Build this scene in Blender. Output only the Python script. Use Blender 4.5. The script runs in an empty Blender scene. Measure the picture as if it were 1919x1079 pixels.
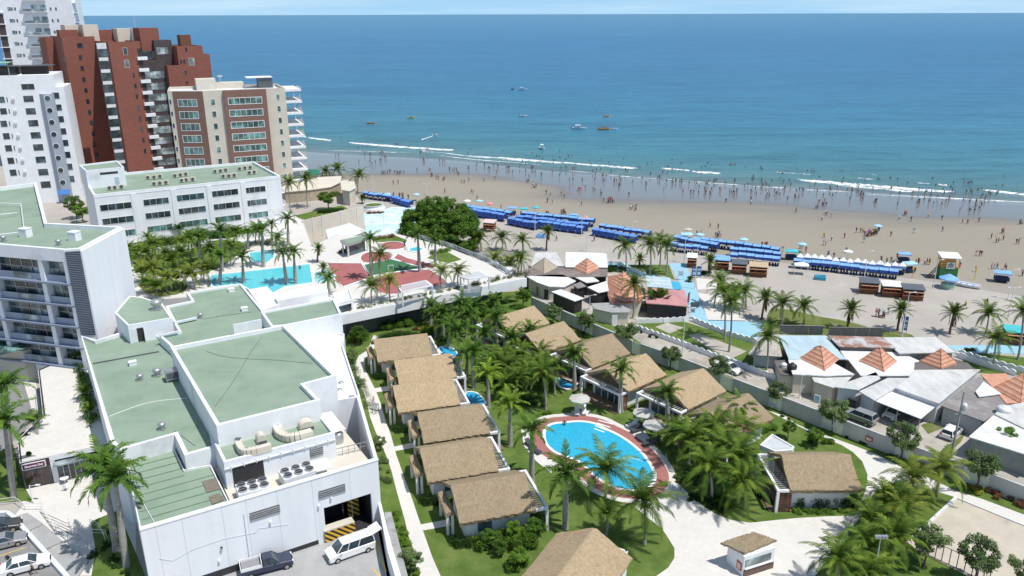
import bpy, math, random
import numpy as np
from mathutils import Vector, Matrix
R=math.radians
sc=bpy.context.scene
COL=sc.collection
# ---------------------------------------------------------------- camera
FPX=1488.; CAMH=54.; TH=math.atan(515/FPX); RO=R(0.18)
cam=bpy.data.cameras.new('camera'); co=bpy.data.objects.new('camera',cam); COL.objects.link(co)
sc.camera=co
cam.sensor_fit='HORIZONTAL'; cam.sensor_width=36; cam.lens=36*FPX/1919
cam.clip_start=1; cam.clip_end=60000
co.matrix_world=Matrix.Translation((0,0,CAMH))@Matrix.Rotation(math.pi/2-TH,4,'X')@Matrix.Rotation(-RO,4,'Z')
MC=co.matrix_world.copy(); MI=MC.inverted(); M3=MC.to_3x3()
ZM=dict(z1=(3,0,0),z2=(3,0,300),z3=(2.35,0,620),z4=(2.35,400,620),z5=(3.996,480,300),z6=(3.554,860,360),r1=(3.48,1380,380),r2=(3.554,660,540),r3=(3.554,1000,560),r4=(3.56,1380,580),r5=(3.554,740,780),r6=(2.826,1240,780),r7=(2.822,560,140),r8=(2.826,1240,180),f=(1,0,0),
 t1=(5.994,640,340),t2=(5.994,860,370),t3=(5.994,1160,400),t4=(5.994,1400,440),t5=(2.696,0,0),t6=(6.746,1640,440),h1=(3.085,0,330),h2=(2.46,0,640),h3=(4.15,380,620),h4=(3.838,220,520))
def ray(k,x,y):
    s,a,b=ZM[k]; x=x/s+a; y=y/s+b
    return M3@Vector(((x-959.5)/FPX,-(y-539.5)/FPX,-1))
def G(k,x,y,z=0):                      # point of the place seen at a pixel, at height z
    r=ray(k,x,y); t=(z-CAMH)/r.z; return (r.x*t,r.y*t)
def GS(k,z,*p): return [G(k,p[i],p[i+1],z) for i in range(0,len(p),2)]
def PD(k,x,y,d):
    r=ray(k,x,y); return (r.x*d,r.y*d,CAMH+r.z*d)
def HT(k,x,y0,y1,z0=0):
    g=G(k,x,y0,z0); r=ray(k,x,y1); return CAMH+r.z*g[1]/r.y
def proj(x,y,z):
    q=MI@Vector((x,y,z)); return (959.5-q.x/q.z*FPX,539.5+q.y/q.z*FPX)
def along(o,ang,px,z):                 # distance along a bearing until the pixel column px
    c,s=math.cos(R(ang)),math.sin(R(ang)); lo,hi=0.,80.
    f=lambda t:proj(o[0]+c*t,o[1]+s*t,z)[0]
    sg=1 if f(5)>f(0) else -1
    for _ in range(40):
        m=(lo+hi)/2
        if (f(m)-px)*sg<0: lo=m
        else: hi=m
    return lo
def go(o,ang,t): return (o[0]+math.cos(R(ang))*t,o[1]+math.sin(R(ang))*t)
# ---------------------------------------------------------------- objects
BASE={}
def tag(o,label=None,cat=None,group=None,kind=None):
    if label:o['label']=label
    if cat:o['category']=cat
    if group:o['group']=group
    if kind:o['kind']=kind
    return o
def thing(name,label,cat,loc=(0,0,0),rz=0,group=None):
    o=bpy.data.objects.new(name,None); COL.objects.link(o); o.empty_display_size=.2
    if len(loc)==2: loc=(loc[0],loc[1],0)
    o.location=loc; o.rotation_euler=(0,0,rz); BASE[o.name]=(loc,rz)
    return tag(o,label,cat,group)
class MB:
    def __init__(s,o=(0,0,0),ang=0):
        s.v=[];s.f=[];s.m=[];s.sm=[]; s.o=o if len(o)==3 else (o[0],o[1],0); s.c,s.s=math.cos(R(ang)),math.sin(R(ang))
    def T(s,p): return (s.o[0]+p[0]*s.c-p[1]*s.s, s.o[1]+p[0]*s.s+p[1]*s.c, s.o[2]+p[2])
    def add(s,V,Fs,m=0,sm=False):
        n=len(s.v); s.v+= [s.T(p) for p in V]
        for f in Fs: s.f.append([n+i for i in f]); s.m.append(m); s.sm.append(sm)
        return s
    def box(s,x0,y0,z0,x1,y1,z1,m=0):
        x0,x1=min(x0,x1),max(x0,x1);y0,y1=min(y0,y1),max(y0,y1);z0,z1=min(z0,z1),max(z0,z1)
        return s.add([(x0,y0,z0),(x1,y0,z0),(x1,y1,z0),(x0,y1,z0),(x0,y0,z1),(x1,y0,z1),(x1,y1,z1),(x0,y1,z1)],
          [(0,3,2,1),(4,5,6,7),(0,1,5,4),(1,2,6,5),(2,3,7,6),(3,0,4,7)],m)
    def prism(s,poly,z0,z1,m=0,mt=None,bottom=True):
        n=len(poly); a=sum(poly[i][0]*poly[(i+1)%n][1]-poly[(i+1)%n][0]*poly[i][1] for i in range(n))
        if a<0: poly=poly[::-1]
        s.add([(p[0],p[1],z0) for p in poly]+[(p[0],p[1],z1) for p in poly],[(i,(i+1)%n,n+(i+1)%n,n+i) for i in range(n)]+([tuple(range(n))[::-1]] if bottom else []),m)
        s.add([(p[0],p[1],z1) for p in poly],[tuple(range(n))],m if mt is None else mt)
        return s
    def sheet(s,poly,z,m=0):
        n=len(poly); a=sum(poly[i][0]*poly[(i+1)%n][1]-poly[(i+1)%n][0]*poly[i][1] for i in range(n))
        if a<0: poly=poly[::-1]
        return s.add([(p[0],p[1],z) for p in poly],[tuple(range(n))],m)
    def bar(s,p,q,w,h,m=0):            # box section bar between two points
        p=Vector(p);q=Vector(q);d=(q-p).normalized(); u=d.cross(Vector((0,0,1)))
        if u.length<1e-3:u=Vector((1,0,0))
        u=u.normalized()*w/2; v=u.cross(d).normalized()*h/2
        V=[tuple(p+a*u+b*v) for a,b in((-1,-1),(1,-1),(1,1),(-1,1))]+[tuple(q+a*u+b*v) for a,b in((-1,-1),(1,-1),(1,1),(-1,1))]
        return s.add(V,[(0,1,2,3),(7,6,5,4),(0,4,5,1),(1,5,6,2),(2,6,7,3),(3,7,4,0)],m)
    def cyl(s,p,q,r0,r1=None,n=8,m=0,sm=True):
        r1=r0 if r1 is None else r1
        p=Vector(p);q=Vector(q);d=(q-p).normalized(); u=d.cross(Vector((0,0,1)))
        if u.length<1e-3:u=Vector((1,0,0))
        u.normalize(); w=d.cross(u)
        V=[]
        for c,r in((p,r0),(q,r1)):
            for i in range(n):
                a=2*math.pi*i/n; V.append(tuple(c+u*math.cos(a)*r+w*math.sin(a)*r))
        s.add(V,[(i,n+i,n+(i+1)%n,(i+1)%n) for i in range(n)],m,sm)
        s.add(V[:n],[tuple(range(n))],m); s.add(V[n:],[tuple(range(n))[::-1]],m); return s
    def tube(s,pts,rs,n=8,m=0):
        for i in range(len(pts)-1): s.cyl(pts[i],pts[i+1],rs[i],rs[i+1],n,m)
        return s
    def lathe(s,prof,c=(0,0,0),n=12,m=0,sm=True):
        V=[];k=len(prof)
        for r,z in prof:
            for i in range(n):
                a=2*math.pi*i/n; V.append((c[0]+r*math.cos(a),c[1]+r*math.sin(a),c[2]+z))
        F=[(j*n+i,j*n+(i+1)%n,(j+1)*n+(i+1)%n,(j+1)*n+i) for j in range(k-1) for i in range(n)]
        s.add(V,F,m,sm); s.add(V[-n:],[tuple(range(n))],m); return s
    def parapet(s,poly,z0,z1,t,m=0):   # wall strip of thickness t just inside a polygon's edge
        inn=offset(poly,-t); n=len(poly)
        for i in range(n):
            j=(i+1)%n; s.prism([poly[i],poly[j],inn[j],inn[i]],z0,z1,m)
        return s
def ccw(poly):
    n=len(poly); a=sum(poly[i][0]*poly[(i+1)%n][1]-poly[(i+1)%n][0]*poly[i][1] for i in range(n))
    return poly if a>0 else poly[::-1]
def offset(poly,d):                    # positive d grows the outline
    a=sum(poly[i][0]*poly[(i+1)%len(poly)][1]-poly[(i+1)%len(poly)][0]*poly[i][1] for i in range(len(poly)))
    sg=1 if a>0 else -1
    n=len(poly); out=[]
    for i in range(n):
        p0,p1,p2=poly[i-1],poly[i],poly[(i+1)%n]
        def nr(a,b):
            dx,dy=b[0]-a[0],b[1]-a[1]; l=math.hypot(dx,dy) or 1; return (dy/l*sg,-dx/l*sg)
        n1,n2=nr(p0,p1),nr(p1,p2); k=1+n1[0]*n2[0]+n1[1]*n2[1]; k=max(k,.35)
        out.append((p1[0]+(n1[0]+n2[0])/k*d,p1[1]+(n1[1]+n2[1])/k*d))
    return out
def smooth_poly(P,it=2,closed=True):
    for _ in range(it):
        n=len(P);Q=[]
        for i in range(n if closed else n-1):
            a,b=P[i],P[(i+1)%n]
            Q+=[(a[0]*.75+b[0]*.25,a[1]*.75+b[1]*.25),(a[0]*.25+b[0]*.75,a[1]*.25+b[1]*.75)]
        if not closed:Q=[P[0]]+Q+[P[-1]]
        P=Q
    return P
def obj(name,mb,mats,parent=None,world=True,kind=None):
    if not isinstance(mats,(list,tuple)): mats=[mats]
    me=bpy.data.meshes.new(name); V=mb.v
    loc,rz=(0,0,0),0
    if parent is not None:
        loc,rz=BASE.get(parent.name,((0,0,0),0))
        if world and (loc!=(0,0,0) or rz):
            c,s=math.cos(-rz),math.sin(-rz)
            V=[((x-loc[0])*c-(y-loc[1])*s,(x-loc[0])*s+(y-loc[1])*c,z-loc[2]) for x,y,z in V]
    me.from_pydata(V,[],mb.f)
    for mt in mats: me.materials.append(mt)
    me.polygons.foreach_set('material_index',mb.m); me.polygons.foreach_set('use_smooth',mb.sm)
    me.update()
    o=bpy.data.objects.new(name,me); COL.objects.link(o)
    if parent is not None: o.parent=parent; BASE[o.name]=(loc,rz)
    if kind:o['kind']=kind
    return o
def struct(name,mb,mats): return obj(name,mb,mats,kind='structure')
KIDS={}
def kids(o): return [c for c in bpy.data.objects if c.parent==o]
def dup(root,loc,rz=0,label=None,group=None,s=1,swap=None,cache={}):
    if len(loc)==2: loc=(loc[0],loc[1],root.location.z)
    def cp(o,par):
        c=o.copy(); COL.objects.link(c)
        if par is not None: c.parent=par
        if o.name not in cache: cache[o.name]=kids(o)
        for ch in cache[o.name]: cp(ch,c)
        return c
    r=cp(root,None); r.location=loc; r.rotation_euler=(0,0,rz); r.scale=(s,s,s) if not isinstance(s,tuple) else s
    if label:r['label']=label
    if group:r['group']=group
    return r
def first_or_dup(st,root,loc,rz=0,label=None,group=None,s=1):
    if root.name not in st:
        st.add(root.name); 
        if len(loc)==2: loc=(loc[0],loc[1],root.location.z)
        root.location=loc; root.rotation_euler=(0,0,rz); root.scale=(s,s,s)
        if label:root['label']=label
        if group:root['group']=group
        return root
    return dup(root,loc,rz,label,group,s)
USED=set()
# ---------------------------------------------------------------- materials
def lin(r,g,b):
    f=lambda c:(c/255/12.92 if c/255<=.04045 else ((c/255+.055)/1.055)**2.4)
    return (f(r),f(g),f(b))
def newmat(name):
    m=bpy.data.materials.new(name); m.use_nodes=True; nt=m.node_tree; nt.nodes.clear()
    out=nt.nodes.new('ShaderNodeOutputMaterial'); b=nt.nodes.new('ShaderNodeBsdfPrincipled'); nt.links.new(b.outputs[0],out.inputs[0])
    return m,nt,b
def N(nt,t,**kw):
    n=nt.nodes.new(t)
    for k,v in kw.items():
        if k.startswith('i_'):
            key=k[2:]; key=int(key) if key.isdigit() else key.replace('_',' ')
            n.inputs[key].default_value=v
        else: setattr(n,k,v)
    return n
def ramp(nt,fac,stops,interp='LINEAR'):
    r=nt.nodes.new('ShaderNodeValToRGB'); r.color_ramp.interpolation=interp; e=r.color_ramp.elements
    while len(e)<len(stops): e.new(.5)
    for i,(p,c) in enumerate(stops):
        e[i].position=p; e[i].color=(*c,1) if len(c)==3 else c
    nt.links.new(fac,r.inputs[0]); return r.outputs[0]
def mix(nt,fac,a,b,mode='MIX'):
    m=N(nt,'ShaderNodeMix',data_type='RGBA',blend_type=mode)
    for s,v in((m.inputs[0],fac),(m.inputs[6],a),(m.inputs[7],b)):
        if isinstance(v,bpy.types.NodeSocket): nt.links.new(v,s)
        elif isinstance(v,(int,float)): s.default_value=v
        else: s.default_value=(*v,1) if len(v)==3 else v
    return m.outputs[2]
def noise(nt,scale,detail=3,coord='Object',sc3=None,rough=.55,dist=0):
    tc=N(nt,'ShaderNodeTexCoord'); src=tc.outputs[coord]
    if sc3:
        mp=N(nt,'ShaderNodeMapping'); mp.inputs['Scale'].default_value=sc3; nt.links.new(src,mp.inputs[0]); src=mp.outputs[0]
    n=N(nt,'ShaderNodeTexNoise'); n.inputs['Scale'].default_value=scale; n.inputs['Detail'].default_value=detail; n.inputs['Roughness'].default_value=rough; n.inputs['Distortion'].default_value=dist
    nt.links.new(src,n.inputs['Vector']); return n.outputs['Fac']
def mul(c,k): return tuple(min(1,x*k) for x in c)
def bump(nt,b,h,strength=.3,dist=.1):
    n=N(nt,'ShaderNodeBump'); n.inputs['Strength'].default_value=strength; n.inputs['Distance'].default_value=dist
    nt.links.new(h,n.inputs['Height']); nt.links.new(n.outputs[0],b.inputs['Normal'])
def rnd(nt,c,lo=.85,hi=1.15):
    oi=N(nt,'ShaderNodeObjectInfo'); return mix(nt,1.0,c,ramp(nt,oi.outputs['Random'],[(0,(lo,)*3),(1,(hi,hi*.98,hi*.94))]),'MULTIPLY')
def M(name,col,rough=.8,var=.12,scale=1.5,stain=None,stainamt=.0,bmp=0,metal=0,spec=.5,sc3=None,var2=0):
    m,nt,b=newmat(name)
    n=noise(nt,scale,4,sc3=sc3); c=ramp(nt,n,[(.3,mul(col,1-var)),(.7,mul(col,1+var))])
    if stain is not None:
        n2=noise(nt,scale*.22,6,rough=.7); f=ramp(nt,n2,[(.62-stainamt,(0,0,0)),(.72-stainamt,(1,1,1))]); 
        mm=N(nt,'ShaderNodeMath',operation='MULTIPLY'); nt.links.new(f,mm.inputs[0]); mm.inputs[1].default_value=.7
        c=mix(nt,mm.outputs[0],c,stain)
    nt.links.new(c,b.inputs['Base Color']); b.inputs['Roughness'].default_value=rough; b.inputs['Metallic'].default_value=metal
    b.inputs['Specular IOR Level'].default_value=spec
    if bmp: bump(nt,b,noise(nt,scale*6,3),bmp,.05)
    return m
W_=(.8,.81,.83)
m_white=M('white_paint',W_,.7,.05,.6,stain=(.55,.56,.56),stainamt=.0)
m_white2=M('white_render_worn',(.66,.68,.7),.8,.08,.8,stain=(.42,.43,.43),stainamt=.02)
m_wall=M('hotel_wall_paint',(.78,.795,.82),.7,.05,.5,stain=(.55,.56,.57),stainamt=.07,sc3=(1.6,1.6,.12))
m_cream=M('cream_render',(.62,.57,.48),.8,.06,.4)
m_grey=M('grey_concrete',(.34,.34,.33),.85,.15,.8,stain=(.2,.2,.19),stainamt=.06)
m_wallgrey=M('boundary_wall_render',(.5,.5,.49),.85,.08,.6,stain=(.36,.36,.35),stainamt=.05,sc3=(1,1,.4))
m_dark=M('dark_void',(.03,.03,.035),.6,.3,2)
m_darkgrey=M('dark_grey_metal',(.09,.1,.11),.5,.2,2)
m_steel=M('galvanised_steel',(.45,.46,.47),.45,.1,3,metal=.6)
m_alu=M('white_metal',(.72,.73,.74),.5,.05,2)
m_wood=M('dark_timber',(.16,.07,.04),.7,.3,3,sc3=(1,8,1))
m_deck=M('deck_boards',(.2,.13,.09),.7,.25,3,sc3=(1,9,1))
m_black=M('black_plastic',(.02,.02,.022),.5,.2,3)
m_rubber=M('tyre_rubber',(.02,.02,.02),.9,.2,3)
m_red=M('red_paint',(.5,.06,.04),.6,.1,2)
m_yellow=M('yellow_paint',(.75,.5,.05),.6,.1,2)
m_greenp=M('green_boards',(.04,.18,.05),.7,.15,1,sc3=(6,6,1))
m_orangep=M('orange_boards',(.55,.27,.06),.7,.15,1,sc3=(6,6,1))
def roofgreen():
    m,nt,b=newmat('green_roof_membrane'); n=noise(nt,.25,6,rough=.65)
    c=ramp(nt,n,[(.3,(.2,.275,.205)),(.5,(.24,.32,.24)),(.75,(.29,.365,.285))])
    n3=noise(nt,.6,2,sc3=(.05,1.2,1)); c=mix(nt,ramp(nt,n3,[(.55,(0,0,0)),(.75,(.25,.25,.25))]),c,(.3,.38,.3))
    n2=noise(nt,.11,3); f=ramp(nt,n2,[(.70,(0,0,0)),(.76,(.7,.7,.7))]); c=mix(nt,f,c,(.33,.34,.28))
    nt.links.new(c,b.inputs['Base Color']); b.inputs['Roughness'].default_value=.75; return m
m_roof=roofgreen()
def glassm(name,col=(.03,.05,.06),rough=.08,var=.7,scale=.35):
    m,nt,b=newmat(name); n=noise(nt,scale,2,coord='Object')
    c=ramp(nt,n,[(.35,mul(col,.5)),(.5,col),(.68,mul(col,3.0))]); nt.links.new(c,b.inputs['Base Color'])
    b.inputs['Roughness'].default_value=rough; b.inputs['Specular IOR Level'].default_value=.8
    return m
m_glass=glassm('window_glass'); m_glassg=glassm('green_window_glass',(.07,.14,.13),.1)
m_glassl=glassm('pale_curtained_glass',(.2,.24,.25),.15)
def brickm(name,c1,c2,mo,scale=1):
    m,nt,b=newmat(name); tc=N(nt,'ShaderNodeTexCoord'); mp=N(nt,'ShaderNodeMapping'); nt.links.new(tc.outputs['Object'],mp.inputs[0])
    sx=N(nt,'ShaderNodeSeparateXYZ'); nt.links.new(tc.outputs['Object'],sx.inputs[0])
    ad=N(nt,'ShaderNodeMath',operation='ADD'); nt.links.new(sx.outputs[0],ad.inputs[0]); nt.links.new(sx.outputs[1],ad.inputs[1])
    cb=N(nt,'ShaderNodeCombineXYZ'); nt.links.new(ad.outputs[0],cb.inputs[0]); nt.links.new(sx.outputs[2],cb.inputs[1])
    br=N(nt,'ShaderNodeTexBrick'); nt.links.new(cb.outputs[0],br.inputs[0]); br.inputs['Scale'].default_value=scale
    br.inputs['Color1'].default_value=(*c1,1); br.inputs['Color2'].default_value=(*c2,1); br.inputs['Mortar'].default_value=(*mo,1); br.inputs['Mortar Size'].default_value=.04
    br.inputs['Brick Width'].default_value=1.2; br.inputs['Row Height'].default_value=.5
    n=noise(nt,.12,5,rough=.6); c=mix(nt,ramp(nt,n,[(.35,(.0,.0,.0)),(.7,(.5,.5,.5))]),br.outputs[0],mul(c1,.72))
    nt.links.new(c,b.inputs['Base Color']); b.inputs['Roughness'].default_value=.9; return m
m_brick=brickm('red_brick',(.29,.105,.075),(.24,.083,.058),(.21,.09,.068),1)
m_brickb=brickm('brown_brick',(.25,.135,.1),(.2,.105,.08),(.28,.2,.17),1.5)
def thatchm():
    m,nt,b=newmat('palm_thatch'); n=noise(nt,5,5,sc3=(1,.5,.5),rough=.75); n1=noise(nt,30,3,sc3=(1.6,.5,.5),rough=.8)
    c=ramp(nt,n,[(.25,(.35,.265,.165)),(.5,(.57,.45,.3)),(.75,(.73,.6,.42))])
    c2=ramp(nt,n1,[(.35,(.45,.42,.38)),(.6,(1,1,1))]); c=mix(nt,.8,c,c2,'MULTIPLY')
    n3=noise(nt,.35,3); c=mix(nt,ramp(nt,n3,[(.4,(0,0,0)),(.7,(.35,.35,.35))]),c,(.36,.28,.18))
    c=rnd(nt,c,.8,1.1)
    nt.links.new(c,b.inputs['Base Color']); b.inputs['Roughness'].default_value=1; b.inputs['Specular IOR Level'].default_value=.1
    bump(nt,b,n1,.9,.12); return m
m_thatch=thatchm()
def grassm(name,c0,c1,c2,scale=.35):
    m,nt,b=newmat(name); n=noise(nt,scale,6,rough=.7); c=ramp(nt,n,[(.3,c0),(.5,c1),(.72,c2)])
    n2=noise(nt,9,3,rough=.8); c=mix(nt,.55,c,ramp(nt,n2,[(.3,(.55,.55,.5)),(.7,(1.0,1.0,1.0))]),'MULTIPLY')
    nt.links.new(c,b.inputs['Base Color']); b.inputs['Roughness'].default_value=1; b.inputs['Specular IOR Level'].default_value=.1
    bump(nt,b,n2,.8,.08); return m
m_lawn=grassm('lawn_grass',(.08,.14,.03),(.125,.195,.045),(.2,.25,.075))
m_lawndry=grassm('sparse_grass',(.1,.15,.03),(.16,.2,.06),(.27,.26,.14))
m_turf=M('green_rubber_surface',(.045,.15,.06),.9,.1,1)
m_redsurf=M('red_rubber_surface',(.36,.12,.115),.9,.1,.5,stain=(.42,.2,.18),stainamt=.04)
def pavem(name,col,size=.6,mort=.8,v=.06):
    m,nt,b=newmat(name); tc=N(nt,'ShaderNodeTexCoord'); br=N(nt,'ShaderNodeTexBrick'); nt.links.new(tc.outputs['Object'],br.inputs[0]); br.inputs['Scale'].default_value=1/size
    br.inputs['Brick Width'].default_value=1; br.inputs['Row Height'].default_value=1; br.offset=.5; br.inputs['Mortar Size'].default_value=.03
    br.inputs['Color1'].default_value=(*mul(col,1+v),1); br.inputs['Color2'].default_value=(*mul(col,1-v),1); br.inputs['Mortar'].default_value=(*mul(col,mort),1)
    n=noise(nt,.4,5,rough=.65); c=mix(nt,ramp(nt,n,[(.4,(0,0,0)),(.75,(.5,.5,.5))]),br.outputs[0],mul(col,.82)); nt.links.new(c,b.inputs['Base Color']); b.inputs['Roughness'].default_value=.85; return m
m_pave=pavem('pale_stone_paving',(.66,.635,.59),.45,.9,.04)
m_redpave=pavem('red_clay_paving',(.36,.15,.13),.4)
m_bluepave=M('pale_blue_painted_concrete',(.29,.52,.64),.85,.06,.5,stain=(.36,.5,.55),stainamt=.05)
m_asphalt=M('worn_asphalt',(.24,.24,.235),.9,.1,1.2,stain=(.33,.32,.3),stainamt=.06)
m_parking=M('parking_concrete',(.36,.36,.355),.9,.1,.6,stain=(.26,.26,.25),stainamt=.05)
m_alley=M('alley_concrete',(.42,.39,.34),.9,.14,.5,stain=(.27,.24,.2),stainamt=.07)
m_dust=M('grey_dusty_concrete',(.40,.37,.33),.95,.08,.15,stain=(.5,.46,.41),stainamt=.05)
m_court=M('court_sand',(.5,.45,.37),1,.08,.5,stain=(.34,.28,.21),stainamt=.03,bmp=.4)
def tilem():
    m,nt,b=newmat('terracotta_tiles'); n=noise(nt,1.2,5,rough=.7); c=ramp(nt,n,[(.3,(.46,.22,.14)),(.6,(.62,.33,.22)),(.8,(.68,.42,.31))])
    tc=N(nt,'ShaderNodeTexCoord'); sx=N(nt,'ShaderNodeSeparateXYZ'); nt.links.new(tc.outputs['Object'],sx.inputs[0])
    w=N(nt,'ShaderNodeMath',operation='MULTIPLY'); nt.links.new(sx.outputs[2],w.inputs[0]); w.inputs[1].default_value=14
    s=N(nt,'ShaderNodeMath',operation='SINE'); nt.links.new(w.outputs[0],s.inputs[0])
    c=mix(nt,ramp(nt,s.outputs[0],[(.72,(0,0,0)),(.95,(.75,.75,.75))]),c,(.22,.09,.06))
    n2=noise(nt,.5,6,rough=.75); c=mix(nt,ramp(nt,n2,[(.58,(0,0,0)),(.7,(.6,.6,.6))]),c,(.2,.14,.11))
    nt.links.new(c,b.inputs['Base Color']); b.inputs['Roughness'].default_value=.9; bump(nt,b,s.outputs[0],.5,.06); return m
m_tile=tilem()
def corrug(name,col,rust=0,rustc=(.28,.1,.04)):
    m,nt,b=newmat(name); n=noise(nt,.8,5,rough=.7,sc3=(1,.3,1)); c=ramp(nt,n,[(.3,mul(col,.8)),(.7,mul(col,1.15))])
    tc=N(nt,'ShaderNodeTexCoord'); w=N(nt,'ShaderNodeTexWave'); w.inputs['Scale'].default_value=1.0; w.inputs['Distortion'].default_value=.2; nt.links.new(tc.outputs['Object'],w.inputs[0])
    c=mix(nt,.35,c,ramp(nt,w.outputs['Fac'],[(.0,(.6,.6,.6)),(.25,(1,1,1))]),'MULTIPLY')
    if rust:
        n2=noise(nt,.3,6,rough=.75); c=mix(nt,ramp(nt,n2,[(.62-rust,(0,0,0)),(.72-rust,(.85,.85,.85))]),c,rustc)
    nt.links.new(c,b.inputs['Base Color']); b.inputs['Roughness'].default_value=.6; return m
m_sheet=corrug('pale_fibre_cement_roof',(.6,.6,.58),.06,(.4,.38,.34)); m_sheetw=corrug('white_sheet_roof',(.75,.76,.76),.03,(.5,.48,.45))
m_sheetg=corrug('grey_weathered_roof',(.26,.24,.23),.08,(.36,.33,.31)); m_rust=corrug('rusty_sheet_roof',(.5,.5,.5),.2)
m_sheetb=corrug('pale_blue_sheet_roof',(.45,.58,.64),.04,(.6,.6,.6)); m_sheetp=corrug('faded_pink_sheet_roof',(.55,.27,.27),.03,(.4,.2,.2)); m_sheetd=corrug('dark_grey_tile_roof',(.15,.13,.12),.05,(.22,.2,.19))
def waterm(name,col,scale=3):
    m,nt,b=newmat(name); n=noise(nt,scale,2,dist=1.2); 
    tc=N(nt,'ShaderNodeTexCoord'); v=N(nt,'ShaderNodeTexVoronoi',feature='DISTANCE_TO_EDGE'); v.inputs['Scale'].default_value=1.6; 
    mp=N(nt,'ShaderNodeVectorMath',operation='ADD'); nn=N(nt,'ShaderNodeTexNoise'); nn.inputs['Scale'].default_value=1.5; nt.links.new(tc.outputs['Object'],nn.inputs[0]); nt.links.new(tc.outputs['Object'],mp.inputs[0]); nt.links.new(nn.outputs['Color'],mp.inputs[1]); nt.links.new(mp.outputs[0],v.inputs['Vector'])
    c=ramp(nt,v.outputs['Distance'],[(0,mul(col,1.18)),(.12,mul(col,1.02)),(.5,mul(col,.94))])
    nt.links.new(c,b.inputs['Base Color']); b.inputs['Roughness'].default_value=.06; b.inputs['Specular IOR Level'].default_value=.35
    bump(nt,b,n,.25,.06); return m
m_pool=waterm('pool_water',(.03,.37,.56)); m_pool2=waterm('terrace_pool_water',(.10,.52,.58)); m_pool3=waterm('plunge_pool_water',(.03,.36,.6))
def leafm(name,c0,c1,c2,scale=.9,rough=.55):
    m,nt,b=newmat(name); n=noise(nt,scale,3,rough=.6); n2=noise(nt,14,1)
    c=ramp(nt,n,[(.3,c0),(.52,c1),(.75,c2)]); c=mix(nt,.6,c,ramp(nt,n2,[(.3,(.5,.55,.5)),(.7,(1,1,1))]),'MULTIPLY'); c=rnd(nt,c,.75,1.2)
    nt.links.new(c,b.inputs['Base Color']); b.inputs['Roughness'].default_value=.75; b.inputs['Specular IOR Level'].default_value=.15
    # thin leaves pass some light
    tr=N(nt,'ShaderNodeBsdfTranslucent'); nt.links.new(c,tr.inputs[0]); ms=N(nt,'ShaderNodeMixShader'); ms.inputs[0].default_value=.18
    out=[x for x in nt.nodes if x.type=='OUTPUT_MATERIAL'][0]; nt.links.new(b.outputs[0],ms.inputs[1]); nt.links.new(tr.outputs[0],ms.inputs[2]); nt.links.new(ms.outputs[0],out.inputs[0])
    return m
m_leaf=leafm('tree_leaves',(.045,.11,.016),(.1,.2,.03),(.2,.32,.055)); m_leafb=leafm('bright_leaves',(.07,.16,.018),(.13,.25,.03),(.2,.33,.05))
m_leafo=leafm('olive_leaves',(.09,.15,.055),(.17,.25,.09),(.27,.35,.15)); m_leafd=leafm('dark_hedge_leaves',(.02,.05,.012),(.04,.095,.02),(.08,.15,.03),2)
m_leafy=leafm('yellow_green_leaves',(.15,.2,.02),(.28,.32,.04),(.4,.42,.07)); m_leafr=leafm('reddish_leaves',(.14,.06,.035),(.22,.1,.06),(.28,.17,.1),1.5)
m_coco=leafm('coconut_fronds',(.035,.085,.013),(.115,.195,.026),(.28,.36,.05),.8); m_cocoy=leafm('yellowing_fronds',(.09,.15,.025),(.19,.25,.04),(.36,.38,.07),.9)
m_royal=leafm('royal_palm_fronds',(.035,.095,.014),(.095,.19,.026),(.22,.34,.05),.8); m_royalb=leafm('bright_palm_fronds',(.11,.2,.02),(.2,.32,.035),(.32,.42,.06),.6)
m_dead=leafm('dead_fronds',(.12,.08,.045),(.2,.14,.08),(.3,.22,.13),1)
m_trunk=M('palm_trunk_bark',(.33,.31,.28),.95,.25,2.5,sc3=(.3,.3,4)); m_trunkd=M('brown_bark',(.13,.1,.08),.95,.3,3,sc3=(1,1,4)); m_shaft=M('green_crownshaft',(.14,.25,.06),.6,.15,2)
# ================================================================ setting
def curve(pts):
    pts=sorted(pts)
    def f(x):
        if x<=pts[0][0]: a,b=pts[0],pts[1]
        elif x>=pts[-1][0]: a,b=pts[-2],pts[-1]
        else:
            for a,b in zip(pts,pts[1:]):
                if a[0]<=x<=b[0]: break
        return a[1]+(x-a[0])*(b[1]-a[1])/(b[0]-a[0])
    return f
SEA=-.7
def smc(P): return smooth_poly(P,2,False)
backc=curve(smc(GS('f',0,690,372,880,398,1110,436,1260,466,1500,497,1690,518,1919,556)))
wetc=curve(smc(GS('f',-.3,580,322,702,328,808,334,914,333,1010,348,1090,366,1240,372,1420,388,1600,400,1919,420)))
edgec=curve(smc(GS('f',SEA,560,283,620,288,700,292,860,300,1000,318,1200,335,1400,348,1600,358,1919,380)))
def gridmesh(name,rows,attr,mat,kind='structure'):
    V=[p for r in rows for p in r]; n=len(rows[0]); F=[(j*n+i,j*n+i+1,(j+1)*n+i+1,(j+1)*n+i) for j in range(len(rows)-1) for i in range(n-1)]
    me=bpy.data.meshes.new(name); me.from_pydata(V,[],F); a=me.attributes.new('shore','FLOAT','POINT'); a.data.foreach_set('value',[x for r in attr for x in r])
    me.materials.append(mat); me.polygons.foreach_set('use_smooth',[True]*len(F)); me.update(); o=bpy.data.objects.new(name,me); COL.objects.link(o); o['kind']=kind; return o
xs=[-4000,-1500,-700,-450,-300,-220]+[-180+5*i for i in range(92)]+[300,350,450,700,1500,4000]
m,nt,b=newmat('beach_sand'); at=N(nt,'ShaderNodeAttribute',attribute_name='shore')
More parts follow.
